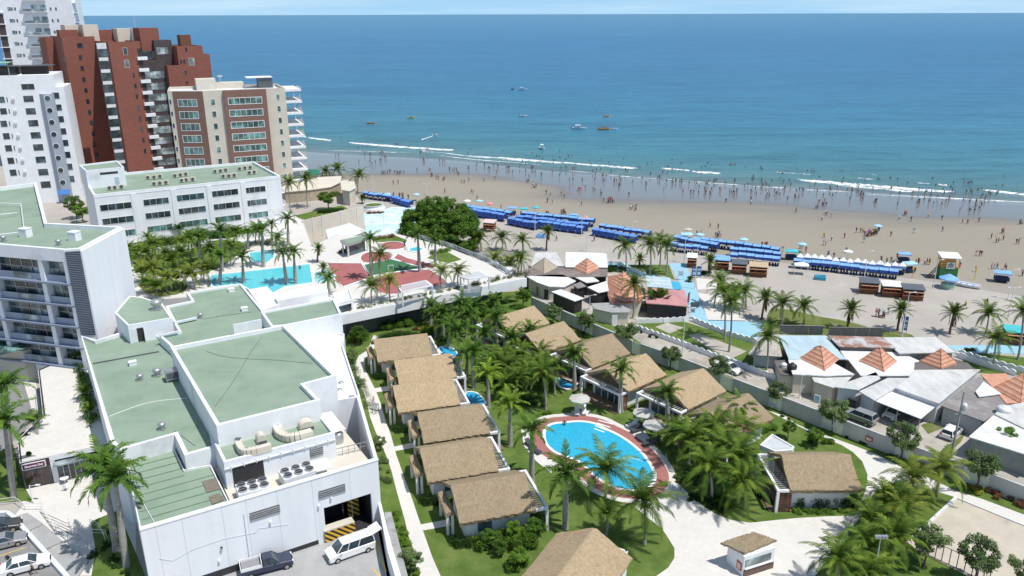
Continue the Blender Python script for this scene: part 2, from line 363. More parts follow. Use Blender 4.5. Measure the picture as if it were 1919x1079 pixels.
nz=noise(nt,.02,5,rough=.6,sc3=(.5,1.6,1)); ad=N(nt,'ShaderNodeMath',operation='MULTIPLY_ADD'); nt.links.new(nz,ad.inputs[0]); ad.inputs[1].default_value=1.5; ad.inputs[2].default_value=-.75
su=N(nt,'ShaderNodeMath',operation='ADD'); nt.links.new(ad.outputs[0],su.inputs[0]); nt.links.new(at.outputs['Fac'],su.inputs[1])
dv=N(nt,'ShaderNodeMath',operation='DIVIDE'); nt.links.new(su.outputs[0],dv.inputs[0]); dv.inputs[1].default_value=2.2
c=ramp(nt,dv.outputs[0],[(0,(.34,.315,.275)),(.06,(.335,.305,.25)),(.30,(.315,.285,.235)),(.42,(.252,.236,.207)),(.5,(.19,.185,.18)),(1,(.165,.172,.18))])
n1=noise(nt,1.2,5,rough=.75); c=mix(nt,.5,c,ramp(nt,n1,[(.3,(.78,.78,.78)),(.7,(1,1,1))]),'MULTIPLY')
n4=noise(nt,.35,5,rough=.7,sc3=(1,1.3,1)); c=mix(nt,ramp(nt,n4,[(.66,(0,0,0)),(.72,(.4,.4,.4))]),c,(.24,.2,.16))
nt.links.new(c,b.inputs['Base Color']); rr=ramp(nt,dv.outputs[0],[(.44,(.95,)*3),(.52,(.28,)*3),(.7,(.16,)*3)]); nt.links.new(rr,b.inputs['Roughness'])
sp=ramp(nt,dv.outputs[0],[(.4,(.1,)*3),(.55,(.6,)*3)]); nt.links.new(sp,b.inputs['Specular IOR Level'])
bump(nt,b,n1,.15,.04)
m_beach=m
rows=[];att=[]
for t in [0,.1,.25,.4,.55,.7,.85,.92,1,1.08,1.2,1.4,1.6,1.8,2,2.3]:
    r=[];a=[]
    for x in xs:
        B_,Wt,E_=backc(x),max(wetc(x),backc(x)+5),max(edgec(x),wetc(x)+10)
        y=B_+(Wt-B_)*t if t<=1 else Wt+(E_-Wt)*(t-1)
        r.append((x,y,-.7*t/2 if t<=2 else -.7-(t-2)*3)); a.append(t)
    rows.append(r);att.append(a)
gridmesh('beach_sand',rows,att,m_beach)
g=MB(); 
for i in range(len(xs)-1):
    x0,x1=xs[i],xs[i+1]; g.add([(x0,-400,-.0),(x1,-400,-.0),(x1,backc(x1),0),(x0,backc(x0),0)],[(0,1,2,3)])
struct('ground',g,m_dust)
# sea
m,nt,b=newmat('sea_water'); at=N(nt,'ShaderNodeAttribute',attribute_name='shore')
nz=noise(nt,.006,4,rough=.6,sc3=(.35,1,1)); ad=N(nt,'ShaderNodeMath',operation='MULTIPLY_ADD'); nt.links.new(nz,ad.inputs[0]); ad.inputs[1].default_value=.16; ad.inputs[2].default_value=-.08
su=N(nt,'ShaderNodeMath',operation='ADD'); nt.links.new(ad.outputs[0],su.inputs[0]); nt.links.new(at.outputs['Fac'],su.inputs[1])
c=ramp(nt,su.outputs[0],[(0,(.20,.23,.23)),(.1,(.14,.22,.23)),(.2,(.1,.22,.24)),(.33,(.058,.215,.275)),(.46,(.045,.205,.31)),(.6,(.034,.18,.325)),(.78,(.034,.178,.345)),(.95,(.055,.215,.38)),(1,(.07,.22,.36))])
w1=noise(nt,.16,4,sc3=(.35,1,1),rough=.75); c=mix(nt,1.0,c,ramp(nt,w1,[(.3,(.70,.76,.8)),(.55,(1,1,1)),(.8,(1,1,1))]),'MULTIPLY')
w2=noise(nt,.014,4,sc3=(.18,1,1),rough=.6); c=mix(nt,.6,c,ramp(nt,w2,[(.35,(.74,.8,.84)),(.65,(1,1,1))]),'MULTIPLY')
nt.links.new(c,b.inputs['Base Color']); b.inputs['Roughness'].default_value=.32; b.inputs['Specular IOR Level'].default_value=.22; b.inputs['IOR'].default_value=1.33
w0=noise(nt,.05,3,sc3=(.25,1.3,1),rough=.6); c9=mix(nt,.5,c,ramp(nt,w0,[(.35,(.55,.63,.68)),(.5,(1,1,1)),(.7,(1.0,1.0,1.0))]),'MULTIPLY'); nt.links.new(c9,b.inputs['Base Color'])
w5=noise(nt,.035,5,sc3=(.3,1.6,1),rough=.8); c9=mix(nt,.8,c9,ramp(nt,w5,[(.38,(.8,.85,.88)),(.52,(1,1,1)),(.66,(1,1,1)),(.72,(1,1,1))]),'MULTIPLY'); nt.links.new(c9,b.inputs['Base Color'])
w3=noise(nt,.5,4,sc3=(.5,1,1),rough=.7); mw=N(nt,'ShaderNodeMath',operation='ADD'); nt.links.new(w1,mw.inputs[0]); nt.links.new(w3,mw.inputs[1]); bump(nt,b,mw.outputs[0],.8,1.2)
m_sea=m
rows=[];att=[]
for off in [-1.5,0,4,8,14,20,28,38,50,65,85,110,150,200,270,370,500,700,1000,1500,2500,5000,12000,40000]:
    r=[];a=[]
    for x in xs:
        k=1+max(off,0)/260; r.append((x*k,edgec(x)*(1 if off<800 else max(0,1-off/9000))+off,SEA)); a.append(min(1,math.log(1+max(off,0)/6)/math.log(1+6000/6)))
    rows.append(r);att.append(a)
gridmesh('sea',rows,att,m_sea)
# foam
m,nt,b=newmat('sea_foam'); n=noise(nt,.9,5,rough=.8,sc3=(.45,1,1)); b.inputs['Base Color'].default_value=(.8,.84,.85,1); b.inputs['Roughness'].default_value=.9
al=ramp(nt,n,[(.42,(0,0,0)),(.56,(1,1,1))]); nt.links.new(al,b.inputs['Alpha']); m_foam=m
m,nt,b=newmat('solid_foam'); n=noise(nt,1.4,5,rough=.8,sc3=(.35,1,1)); b.inputs['Base Color'].default_value=(.83,.86,.87,1); b.inputs['Roughness'].default_value=.9
al=ramp(nt,n,[(.38,(0,0,0)),(.52,(1,1,1))]); nt.links.new(al,b.inputs['Alpha']); m_foam2=m
FO=[('r7',4,1,50,333,110,340,170,348),('r7',6,1,268,360,420,371,560,383,700,391,818,399),('r7',3,0,780,415,900,431,1012,441),('r7',5,1,1050,438,1200,449,1330,461,1460,470),('r7',4,1,1462,472,1600,481,1720,490,1790,496),
('r7',1.6,0,725,425,900,445,1100,462,1280,474),('r7',1.4,0,1420,506,1600,526,1760,541,1919,552),('r7',1.3,0,150,400,300,404,450,408,590,413),('r8',1.5,0,0,437,200,455,330,465,470,473),('r8',1.4,0,200,495,500,513,800,541,1100,557),
('r8',7,1,720,443,820,451,900,457,980,466,1060,470),('r8',5,1,1060,470,1160,478,1300,490,1420,499,1545,509),('r8',5,1,1700,498,1800,508,1919,521,2100,540),('r8',2.6,0,1090,521,1300,529,1500,540,1700,549,1919,562,2100,575),('r8',2.4,1,0,383,60,388,150,396),('r8',4.5,1,160,400,230,404,312,411),
('r8',2,0,480,478,560,482,660,486),('r8',1.6,0,740,494,860,500,1000,506),('r8',2,0,1040,434,1120,441),('r8',2,0,1110,415,1140,418),('r8',2,0,1350,459,1420,464),('r8',2.5,1,1460,468,1510,472),('r7',1.5,0,640,405,760,412,860,424),('r8',1.2,0,-100,470,100,480,300,500),('r7',5,0,900,428,1050,440,1200,455),('r8',10,0,900,462,1000,472,1200,489,1400,503),('r7',3,1,-60,318,40,330),('r8',1.5,0,600,402,720,410,800,415)]
rf=random.Random(4)
for e in FO:
    k,w,solid=e[:3]; P=smooth_poly([G(k,e[i],e[i+1],SEA) for i in range(3,len(e),2)],2,False)
    Q=[]
    for a,b_ in zip(P,P[1:]):
        l=math.dist(a,b_); nn=max(1,int(l/2.5))
        for i in range(nn): Q.append((a[0]+(b_[0]-a[0])*i/nn,a[1]+(b_[1]-a[1])*i/nn))
    Q.append(P[-1]); g=MB(); V=[];n=len(Q)
    for i,(x,y) in enumerate(Q):
        tt=i/(n-1); ww=w*.36*(min(1,4*tt,4*(1-tt))+.12)*rf.uniform(.65,1.25); y+=rf.uniform(-.3,.3)*w*.3
        hh=.35 if solid else .06
        V+=[(x,y-ww,SEA+.03),(x,y,SEA+hh),(x,y+ww*.8,SEA+.03)]
    g.add(V,[f for i in range(n-1) for f in((3*i,3*i+3,3*i+4,3*i+1),(3*i+1,3*i+4,3*i+5,3*i+2))],0,True)
    obj('wave_foam',g,m_foam2 if solid else m_foam,kind='stuff')
# ---------------------------------------------------------------- ground layers
def lay(name,k,z,mat,*p,sm=0,zz=0):
    P=[];i=0;p=list(p);kk=k
    while i<len(p):
        if isinstance(p[i],str): kk=p[i];i+=1;continue
        P.append(G(kk,p[i],p[i+1],zz)); i+=2
    if sm:P=smooth_poly(P,sm)
    g=MB(); g.sheet(P,zz+z); return struct(name,g,mat),P
lay('lawn','f',.02,m_lawn,640,620,700,560,985,545,1060,590,'r3',275,70,560,190,700,285,860,345,965,380,1280,505,1570,620,1660,650,'r4',580,680,730,740,1050,860,1180,910,1440,1010,'r6',1760,300,2000,400,2300,1200,'f',700,1250,725,1079,706,980)
lay('alley','z6',.012,m_alley,430,560,640,640,900,760,1190,860,'r3',700,190,1010,300,1340,425,1620,540,'r4',400,420,700,560,900,640,1600,700,1919,900,2200,1100,'r4',1440,1010,1180,910,730,740,'r3',1570,620,700,290,275,80)
lay('plaza','r5',.04,m_pave,1690,420,1830,520,'r6',20,190,60,320,120,390,200,462,280,515,370,552,470,565,600,551,720,540,870,531,1022,527,1034,500,1076,404,1085,372,1090,310,1062,240,1012,190,950,152,850,112,730,56,560,-30,'r3',1640,770,'r6',640,-10,720,45,810,82,920,120,1030,160,1130,200,1280,275,1420,330,1560,396,1700,440,1919,522,2300,670,2300,730,1919,578,1556,430,1400,382,1230,350,1130,400,1070,500,1010,600,960,680,850,790,780,900,700,1100,-400,1100,'r5',1640,1180,1745,1063,1820,1010,1862,945,1862,880,1800,780,1735,715,1640,640,1560,580,1600,520)
lay('walkway','f',.04,m_pave,700,628,'z4',680,85,640,110,622,150,632,200,650,245,672,300,690,380,712,440,740,500,765,560,785,620,800,680,822,760,842,830,858,900,880,960,900,1079,910,1200,1040,1200,1000,1079,965,1000,935,915,912,850,868,720,838,640,805,545,782,460,755,385,740,330,715,262,690,215,665,165,668,125,690,95,'f',720,633)
for q in [('z4',700,255,790,240,795,262,706,272),('z4',790,512,880,492,885,515,800,530),('z4',905,855,1040,830,1045,858,925,880)]: lay('walkway',q[0],.045,m_pave,*q[1:])
lay('court_sand','r6',.03,m_court,1562,436,1919,582,2300,740,2300,1100,1760,1000,1615,845,1345,702,1306,668)
g=MB(); P=GS('r6',0,1562,436,1919,582,2200,700)+[]; 
for a,b_ in zip(P,P[1:]): g.bar((*a,.08),(*b_,.08),.15,.16)
P=GS('r6',0,1560,432,1300,672)
g.bar((*P[0],.08),(*P[1],.08),.3,.2); struct('court_kerb',g,m_white2)
lay('parking_lot','z4',.02,m_parking,-60,1100,200,1000,470,905,738,838,770,960,830,1200,830,1500,-100,1500)
lay('parking_lot','z3',.02,m_asphalt,-200,800,40,812,120,900,220,1010,330,1120,330,1400,-200,1400)
lay('road','z3',.02,m_asphalt,-300,200,150,170,172,330,110,440,20,520,-300,620)
lay('road','z3',.03,m_pave,'z3',95,195,150,185,178,330,150,380)
lay('entrance_plaza','z3',.03,m_pave,90,700,225,660,450,610,600,800,600,1079,350,1079,230,960,60,820,100,770)
lay('lawn','z3',.035,m_lawn,400,840,520,790,640,1079,400,1100,420,960)
lay('lawn','z3',.036,m_lawn,-60,560,60,500,110,690,150,760,110,750,-60,760)
lay('promenade','t3',.02,m_bluepave,560,560,740,558,800,690,880,880,965,1100,'r3',1160,140,1400,145,1530,160,1510,240,1472,285,1380,250,1250,205,1130,150,1040,120,1025,0,'t3',720,850)
lay('promenade','t2',.02,m_bluepave,1660,720,1918,740,2200,830,2200,900,1980,880,1700,800)
lay('promenade','r4',.02,m_bluepave,1400,240,1650,236,2000,240,2100,300,1919,295,1480,285)
lay('lawn','t3',.03,m_lawn,60,570,130,575,560,575,625,745,500,700,300,680,100,610)
lay('lawn','r3',.03,m_lawn,690,165,1000,150,1280,240,1475,300,1430,360,1620,540,1340,445,1010,320,690,205)
lay('pavement','r3',.04,m_alley,810,187,890,160,1000,192,905,232)
lay('pavement','r3',.04,m_alley,1025,242,1100,230,1420,350,1310,402,1160,322)
lay('pavement','z6',.02,m_pave,1580,570,1700,585,1740,640,1590,650)
lay('pavement','z6',.02,m_pave,1590,670,1720,690,1919,850,1919,860,1660,855,1600,700)
lay('lawn','r1',.03,m_lawndry,200,690,330,690,520,740,720,770,930,830,1130,850,1180,890,200,880,sm=1)
lay('lawn','r4',.03,m_lawn,1490,300,1640,290,1919,320,2100,340,2100,460,1919,440,1560,420)
lay('lawn','r4',.03,m_lawndry,1230,770,1300,750,1380,790,1280,830)
lay('lawn','r4',.03,m_lawndry,1340,960,1530,820,1500,880,1400,980)
# wall-foot planting strips
lay('mosaic_plaza','z5',.03,M('painted_plaza_mosaic',(.6,.72,.74),.85,.25,.25,stain=(.3,.62,.72),stainamt=.14),800,400,930,380,1020,350,1200,350,1200,560,1030,560,1000,590,830,560)
lay('lawn','z5',.04,m_lawn,270,420,440,380,640,340,700,370,600,400,380,450)
# main pool -------------------------------------------------------------
PW=smooth_poly(GS('r5',0,1130,48,1230,38,1330,52,1400,92,1480,128,1560,180,1640,250,1690,320,1722,380,1718,432,1690,468,1640,488,1570,492,1480,478,1400,440,1330,390,1290,345,1240,300,1170,272,1100,252,1050,222,1010,175,1000,115,1020,72,1065,52),2)
PW=ccw(PW)
def ring(name,inner,outer,z,mat):
    g=MB(); n=len(inner); g.add([(*p,z) for p in inner]+[(*p,z) for p in outer],[(i,n+i,n+(i+1)%n,(i+1)%n) for i in range(n)]); return struct(name,g,mat)
O1=offset(PW,.42);O2=offset(PW,1.9);O3=offset(PW,2.75)
g=MB(); g.sheet(O3,.05); struct('pool_surround',g,m_pave)
g=MB(); g.sheet(O2,.062); struct('pool_deck',g,m_redpave)
lay('pool_surround','r3',.055,m_pave,600,860,700,830,800,960,850,1066,920,1170,860,1200,760,1010)
lay('pool_surround','r3',.056,m_pave,250,745,380,745,370,790,260,790)
lay('pool_surround','r5',.056,m_pave,840,90,900,90,1080,290,1040,380,940,300,860,200)
g=MB(); n=len(O1); g.add([(*p,.07) for p in PW]+[(*p,.11) for p in O1]+[(*p,.04) for p in O1]+[(*p,.11) for p in offset(PW,.03)],
 [(3*n+i,n+i,n+(i+1)%n,3*n+(i+1)%n) for i in range(n)]+[(n+i,2*n+i,2*n+(i+1)%n,n+(i+1)%n) for i in range(n)]+[(i,3*n+i,3*n+(i+1)%n,(i+1)%n) for i in range(n)])
struct('pool_coping',g,m_white)
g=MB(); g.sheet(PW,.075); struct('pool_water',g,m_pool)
P=smooth_poly(GS('r5',.1,1450,285,1520,276,1600,282,1650,300),2,False); g=MB()
for a,b_ in zip(P,P[1:]): g.bar((*a,.09),(*b_,.09),.3,.08)
struct('pool_divider',g,M('pale_blue_pool_tile',(.25,.62,.75),.4,.05,2))
# terrace with pool, above the garages --------------------------------------
DZ=5.
D=[]
for k,x,y in [('f',640,590),('f',986,521),('z5',1900,870),('z5',1740,770),('z5',1430,650),('z5',1210,590),('z5',1030,545),('z5',870,570),('z5',600,560),('z5',420,640),('z5',350,450),('z2',1560,260),('z2',760,440),('z2',700,560),('z2',745,760),('z2',830,790),('z2',1070,770),('z2',1360,690),('z2',1500,830),('z2',1750,830)]: D.append(G(k,x,y,DZ))
D=ccw(D)
g=MB(); g.prism(D,DZ-1.5,DZ); g.o=(0,0,0); struct('terrace',g,[m_wallgrey])
g=MB(); g.sheet(offset(D,-.3),DZ+.02); struct('terrace_paving',g,m_pave)
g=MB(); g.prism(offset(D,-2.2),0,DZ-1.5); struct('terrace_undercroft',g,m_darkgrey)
# white fascia of the terrace front
A,B_=G('f',636,591,DZ),G('f',986,521,DZ); g=MB()
dv=Vector((B_[0]-A[0],B_[1]-A[1])).normalized(); nv=Vector((dv.y,-dv.x))
g.prism([A,B_,(B_[0]+nv.x*.25,B_[1]+nv.y*.25),(A[0]+nv.x*.25,A[1]+nv.y*.25)],DZ-1.7,DZ+.1); struct('terrace_fascia',g,m_white)
lay('planting_bed','z2',.03,m_lawn,745,560,900,480,1340,440,1385,500,1190,640,1100,600,900,640,760,640,zz=DZ,sm=1); lay('planting_bed','z2',.03,m_lawndry,760,690,900,660,1060,690,1040,750,850,775,zz=DZ,sm=1)
def tl(name,mat,z,*p,sm=0): return lay(name,'z5',z,mat,*p,zz=DZ,sm=sm)
def outlined(P):                        # white edging kerbs round the coloured play surfaces
    g=MB(); n=len(P)
    for i in range(n): g.bar((*P[i],DZ+.06),(*P[(i+1)%n],DZ+.06),.28,.06)
    struct('play_area_edging',g,m_white)
for i,(mt,s_,p) in enumerate([(m_redsurf,0,(530,770,790,772,855,880,650,950,590,900)),(m_redsurf,1,(775,742,790,705,850,685,940,685,1020,705,1020,740,930,760,810,775)),(m_redsurf,2,(925,635,960,615,1030,608,1100,618,1140,645,1080,668,1000,674,940,665)),
 (m_redsurf,0,(1025,735,1060,700,1140,735,1240,760,1345,782,1335,812,1290,812,1180,790,1100,765)),(m_redsurf,1,(850,905,980,850,1120,830,1290,815,1350,850,1430,905,1420,935,1200,975,1000,1015,900,985)),(m_turf,0,(805,785,1010,742,1120,770,1275,810,1000,842,850,872)) ]):
    _,P=tl('play_surface',mt,.03+.004*i,*p,sm=s_); outlined(P)
tl('lawn',m_lawn,.05,1030,560,1130,600,1120,620,900,612,880,590); tl('lawn',m_lawn,.05,1280,735,1330,700,1400,670,1540,745,1440,772)
tl('lawn',m_lawn,.055,860,590,900,575,1020,565,1030,600,900,605)
def deckpool(name,k,p,mat,wall=.25):
    P=ccw(GS(k,DZ,*p)); g=MB(); n=len(P); O=offset(P,wall); g.add([(*q,DZ+.05) for q in P]+[(*q,DZ+.22) for q in P]+[(*q,DZ+.22) for q in O]+[(*q,DZ) for q in O],[f for i in range(n) for j in [(i+1)%n] for f in((i,n+i,n+j,j),(n+i,2*n+i,2*n+j,n+j),(2*n+i,3*n+i,3*n+j,2*n+j))])
    struct(name+'_coping',g,m_white); g=MB(); g.sheet(P,DZ+.12); struct(name+'_water',g,mat)
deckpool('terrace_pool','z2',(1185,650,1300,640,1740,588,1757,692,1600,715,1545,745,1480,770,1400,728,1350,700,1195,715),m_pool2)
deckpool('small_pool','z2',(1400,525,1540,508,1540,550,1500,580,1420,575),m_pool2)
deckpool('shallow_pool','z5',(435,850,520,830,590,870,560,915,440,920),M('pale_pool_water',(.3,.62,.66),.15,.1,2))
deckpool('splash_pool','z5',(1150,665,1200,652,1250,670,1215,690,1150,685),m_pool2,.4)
# world ----------------------------------------------------------------
SUNEL=64; SUNDIR=Vector((.885*math.cos(R(SUNEL)),-.465*math.cos(R(SUNEL)),math.sin(R(SUNEL))))
w=bpy.data.worlds.new("World"); sc.world=w; w.use_nodes=True; nt=w.node_tree; nt.nodes.clear()
sky=nt.nodes.new('ShaderNodeTexSky'); sky.sky_type='NISHITA'; sky.sun_disc=False; sky.sun_elevation=R(SUNEL); sky.sun_rotation=math.atan2(SUNDIR.x,SUNDIR.y)
sky.altitude=300; sky.air_density=1.0; sky.dust_density=.25; sky.ozone_density=3.0
# thin cloud veils
tc=N(nt,'ShaderNodeTexCoord'); mp=N(nt,'ShaderNodeMapping'); mp.inputs['Scale'].default_value=(1.2,1.2,22); nt.links.new(tc.outputs['Generated'],mp.inputs[0])
cn=N(nt,'ShaderNodeTexNoise'); cn.inputs['Scale'].default_value=2.2; cn.inputs['Detail'].default_value=6; cn.inputs['Roughness'].default_value=.6; nt.links.new(mp.outputs[0],cn.inputs['Vector'])
f=ramp(nt,cn.outputs['Fac'],[(.42,(0,0,0)),(.7,(.5,.5,.5))]); g_=N(nt,'ShaderNodeSeparateXYZ'); nt.links.new(tc.outputs['Generated'],g_.inputs[0]); hz_=ramp(nt,g_.outputs[2],[(0,(.42,.68,1.0)),(.12,(.6,.84,1.0)),(.5,(1,1,1))]); c=mix(nt,ramp(nt,g_.outputs[2],[(0,(1,1,1)),(.06,(.8,.8,.8)),(.3,(0,0,0))]),sky.outputs[0],(3.6,6.3,8.8)); c=mix(nt,f,c,(7.0,8.6,9.6))
bg=nt.nodes.new('ShaderNodeBackground'); bg.inputs[1].default_value=.102; nt.links.new(c,bg.inputs[0]); o=nt.nodes.new('ShaderNodeOutputWorld'); nt.links.new(bg.outputs[0],o.inputs[0])
sl=bpy.data.lights.new('sun','SUN'); sl.energy=4.2; sl.angle=R(.5); sl.color=(1,.96,.9); so=bpy.data.objects.new('sun',sl); COL.objects.link(so); so.rotation_euler=SUNDIR.to_track_quat('Z','Y').to_euler()
sc.view_settings.view_transform='Standard'; sc.view_settings.look='None'; sc.view_settings.exposure=.08; sc.view_settings.gamma=1
# ================================================================ building helpers
class Face:                              # a vertical wall from A (left) to B (right) seen from outside
    def __init__(s,A,B,parent=None):
        s.A=A[:2];s.B=B[:2];s.L=math.dist(s.A,s.B);s.ang=math.degrees(math.atan2(B[1]-A[1],B[0]-A[0]));s.p=parent
        s.c,s.s=math.cos(R(s.ang)),math.sin(R(s.ang))
    def at(s,k,x,y):
        r=ray(k,x,y); n=(-s.s,s.c); d=r.x*n[0]+r.y*n[1]; t=(s.A[0]*n[0]+s.A[1]*n[1])/d
        X,Y,Z=r.x*t,r.y*t,CAMH+r.z*t
        return ((X-s.A[0])*s.c+(Y-s.A[1])*s.s,Z)
    def mb(s): return MB(s.A,s.ang)
    def rect(s,k,x0,y0,x1,y1):           # top-left, bottom-right pixels -> t0,t1,z0,z1
        a=s.at(k,x0,y0);b=s.at(k,x1,y1); return a[0],b[0],min(a[1],b[1]),max(a[1],b[1])
def window(F,t0,t1,z0,z1,glass=None,frame=None,mull=1,rows=1,fw=.1,name='window',depth=.06):
    m=F.mb(); d=-depth
    m.box(t0,d*.4,z0,t1,.02,z1,0)
    for a,b_,c,e in((t0-fw,t1+fw,z1,z1+fw),(t0-fw,t1+fw,z0-fw,z0),(t0-fw,t0,z0,z1),(t1,t1+fw,z0,z1)): m.box(a,d,c,b_,.02,e,1)
    for i in range(1,mull): x=t0+(t1-t0)*i/mull; m.box(x-fw*.3,d*.8,z0,x+fw*.3,.0,z1,1)
    for i in range(1,rows): z=z0+(z1-z0)*i/rows; m.box(t0,d*.7,z-fw*.3,t1,.0,z+fw*.3,1)
    return obj(name,m,[glass or m_glass,frame or m_white],F.p)
def louvre(F,t0,t1,z0,z1,mat=None,back=None,step=.22,name='louvre'):
    m=F.mb(); m.box(t0,-.02,z0,t1,.01,z1,1); z=z0
    while z<z1-.05: m.box(t0,-.12,z,t1,-.03,z+step*.5,0); z+=step
    return obj(name,m,[mat or m_steel,back or m_darkgrey],F.p)
def block(parent,poly,z0,zt,ph=.5,t=.35,wall=None,roof=None,nm='wall'):
    poly=ccw(poly); m=MB(); zr=zt-ph; m.prism(poly,z0,zr); 
    if ph>0: m.parapet(poly,zr,zt,t)
    obj(nm,m,wall or m_wall,parent)
    g=MB(); g.sheet(offset(poly,-t) if ph>0 else poly,zr+.03); obj('roof',g,roof or m_roof,parent)
    return poly
def font_mesh(text,size,ext=.02):
    cu=bpy.data.curves.new('t','FONT'); cu.body=text; cu.size=size; cu.extrude=ext; cu.align_x='CENTER'; cu.align_y='CENTER'; cu.offset=size*.02
    o=bpy.data.objects.new('t',cu); COL.objects.link(o); dg=bpy.context.evaluated_depsgraph_get(); me=bpy.data.meshes.new_from_object(o.evaluated_get(dg)); bpy.data.objects.remove(o); me.materials.clear(); return me
def letters(parent,text,F,t,z,size,mat,out=.1,name='lettering'):
    me=font_mesh(text,size); me.materials.append(mat)
    # stand upright on the face
    M4=Matrix(((F.c,0,F.s,0),(F.s,0,-F.c,0),(0,1,0,0),(0,0,0,1)))
    px=F.A[0]+F.c*t+F.s*out; py=F.A[1]+F.s*t-F.c*out
    me.transform(Matrix.Translation((px,py,z))@M4)
    if parent is not None:
        loc,rz=BASE.get(parent.name,((0,0,0),0)); me.transform((Matrix.Translation(loc)@Matrix.Rotation(rz,4,'Z')).inverted())
    o=bpy.data.objects.new(name,me); COL.objects.link(o); o.parent=parent; return o
# ================================================================ low hotel wing with green roofs
Pz=lambda k,z,*p:GS(k,z,*p)
SWc=G('z3',617,880,8); SEc=G('z4',725,570,8)
hw=thing('hotel_wing','low white hotel wing with stepped green roofs and a dark loading bay','building',(*SEc,0))
F=Face(SWc,SEc,hw)
def fat(k,x,y): return F.at(k,x,y)
oa=F.rect('z4',486,782,696,800); ozt=F.at('z4',590,748)[1]; ot0=F.at('z4',492,850)[0]; ot1=F.at('z4',700,800)[0]
m=F.mb(); m.box(0,0,0,ot0,.3,8); m.box(ot0,0,ozt,ot1,.3,8); m.box(ot1,0,0,F.L,.3,8); m.box(-.02,-.06,8,F.L+.06,.5,8.12)
m.box(ot0,4,0,ot1,4.2,ozt,1); m.box(ot0-.2,.3,0,ot0,4,ozt+.2,1); m.box(ot1,.3,0,ot1+.2,4,ozt+.2,1); m.box(ot0,.3,ozt,ot1,4,ozt+.2,1); m.box(ot0,.0,.0,ot1,4,.05,1)
obj('front_wall',m,[m_wall,m_dark],hw)
for q in [('z4',463,722,580,690),('z4',160,822,292,778)]:
    t0,t1,_,_=F.rect(*q); zc=F.at('z4',(q[1]+q[3])/2,(q[2]+q[4])/2)[1]; louvre(F,t0,t1,zc-.45,zc+.45,m_steel)
m=F.mb()
for x in(145,250,): pass
for k,x,y in [('z4',250,840),('z4',35,955),('z4',25,1010),('z3',975,955),('z4',463,770),('z4',518,733)]:
    t,z=F.at(k,x,y); m=F.mb(); m.box(t-.1,-.25,z-.12,t+.1,0,z+.12); obj('wall_lamp',m,m_alu,hw)
m=F.mb(); 
for x,y in((0,1068),(145,1025)):pass
t0=F.at('z4',-60,1070)[0]; t1=F.at('z4',145,1020)[0]; m.box(t0,-.03,.1,t1,.0,.9); t2=F.at('z4',230,990)[0];t3=F.at('z4',462,918)[0]; m.box(t2,-.03,.05,t3,0,.55)
obj('base_dark_strip',m,m_dark,hw)  # flat dark strip along the foot of the front wall
t0,t1=F.at('z4',490,915)[0],F.at('z4',622,880)[0]
# hazard striped barrier
m,nt,b=newmat('hazard_stripes'); tc=N(nt,'ShaderNodeTexCoord'); sx=N(nt,'ShaderNodeSeparateXYZ'); nt.links.new(tc.outputs['Object'],sx.inputs[0]); a=N(nt,'ShaderNodeMath',operation='ADD'); nt.links.new(sx.outputs[0],a.inputs[0]); nt.links.new(sx.outputs[2],a.inputs[1]); q=N(nt,'ShaderNodeMath',operation='MULTIPLY'); nt.links.new(a.outputs[0],q.inputs[0]); q.inputs[1].default_value=1.6; fr=N(nt,'ShaderNodeMath',operation='FRACT'); nt.links.new(q.outputs[0],fr.inputs[0])
c=ramp(nt,fr.outputs[0],[(0,(.02,.02,.02)),(.5,(.75,.45,.04))],'CONSTANT'); nt.links.new(c,b.inputs['Base Color']); m_haz=m
m=F.mb(); m.box(t0,-.25,0,t1,0.05,1.35,0); m.box(t0,-.25,1.35,t1,.8,1.5,1); obj('barrier',m,[m_haz,m_cream],hw)
ta=F.at('z4',632,875)[0]; m=F.mb(); m.box(ta,2.6,.1,ta+1.3,2.8,2.6); obj('striped_panel',m,m_haz,hw)
# low ribbed roof at the south-west corner
A=ccw(Pz('z3',7.9,617,880,1010,748,928,583,812,604,766,510,548,560))
m=MB(); m.prism(offset(A,-.02),0,7.5); m.parapet(offset(A,-.02),7.5,7.75,.12); obj('wall',m,m_wall,hw)
g=MB(); g.sheet(offset(A,-.14),7.52)
for i in range(1,9):
    a=(A[0][0],A[0][1])
obj('roof',g,m_roof,hw)
# roof ribs parallel to the facade
FR_=Face(SWc,SEc); m=F.mb()
for i in range(9):
    y=.9+i*1.55
    x1=8.3 if y<8.1 else 5.6
    m.box(.4,y,7.53,x1-.2,y+.07,7.59)
obj('roof_rib',m,M('roof_rib_green',(.14,.23,.15),.8,.1,1),hw)
m=F.mb(); 
for q in ((885,665,960,645,985,700,905,722),(920,735,985,715,1008,745,935,770)):
    m2=MB(); 
P=Pz('z3',7.6,890,662,950,648,972,695,912,712); g=MB(); g.sheet(P,7.62); P=Pz('z3',7.6,920,728,965,716,990,742,935,765); g.sheet(P,7.62); obj('roof_patch',g,M('worn_roof_patch',(.2,.17,.13),.9,.2,2),hw)
# main middle roof
block(hw,Pz('z3',9.5,530,523,768,455,812,548,955,508)+Pz('h4',9.5,640,900,385,495)+Pz('z2',9.5,905,985,700,960,540,1010,455,985)+Pz('z3',9.5,488,492),0,9.5,.5,.45)
block(hw,Pz('h4',10.4,300,418,440,385,345,205,535,165,495,105,890,42,1050,235,1105,350,1220,380,700,600,392,500),0,10.4,.35,.35)
# upper hall
U=Pz('h4',12.6,712,1065,380,495,1200,338,1575,703,1345,765,1458,880); block(hw,U,7,12.6,.55,.4)
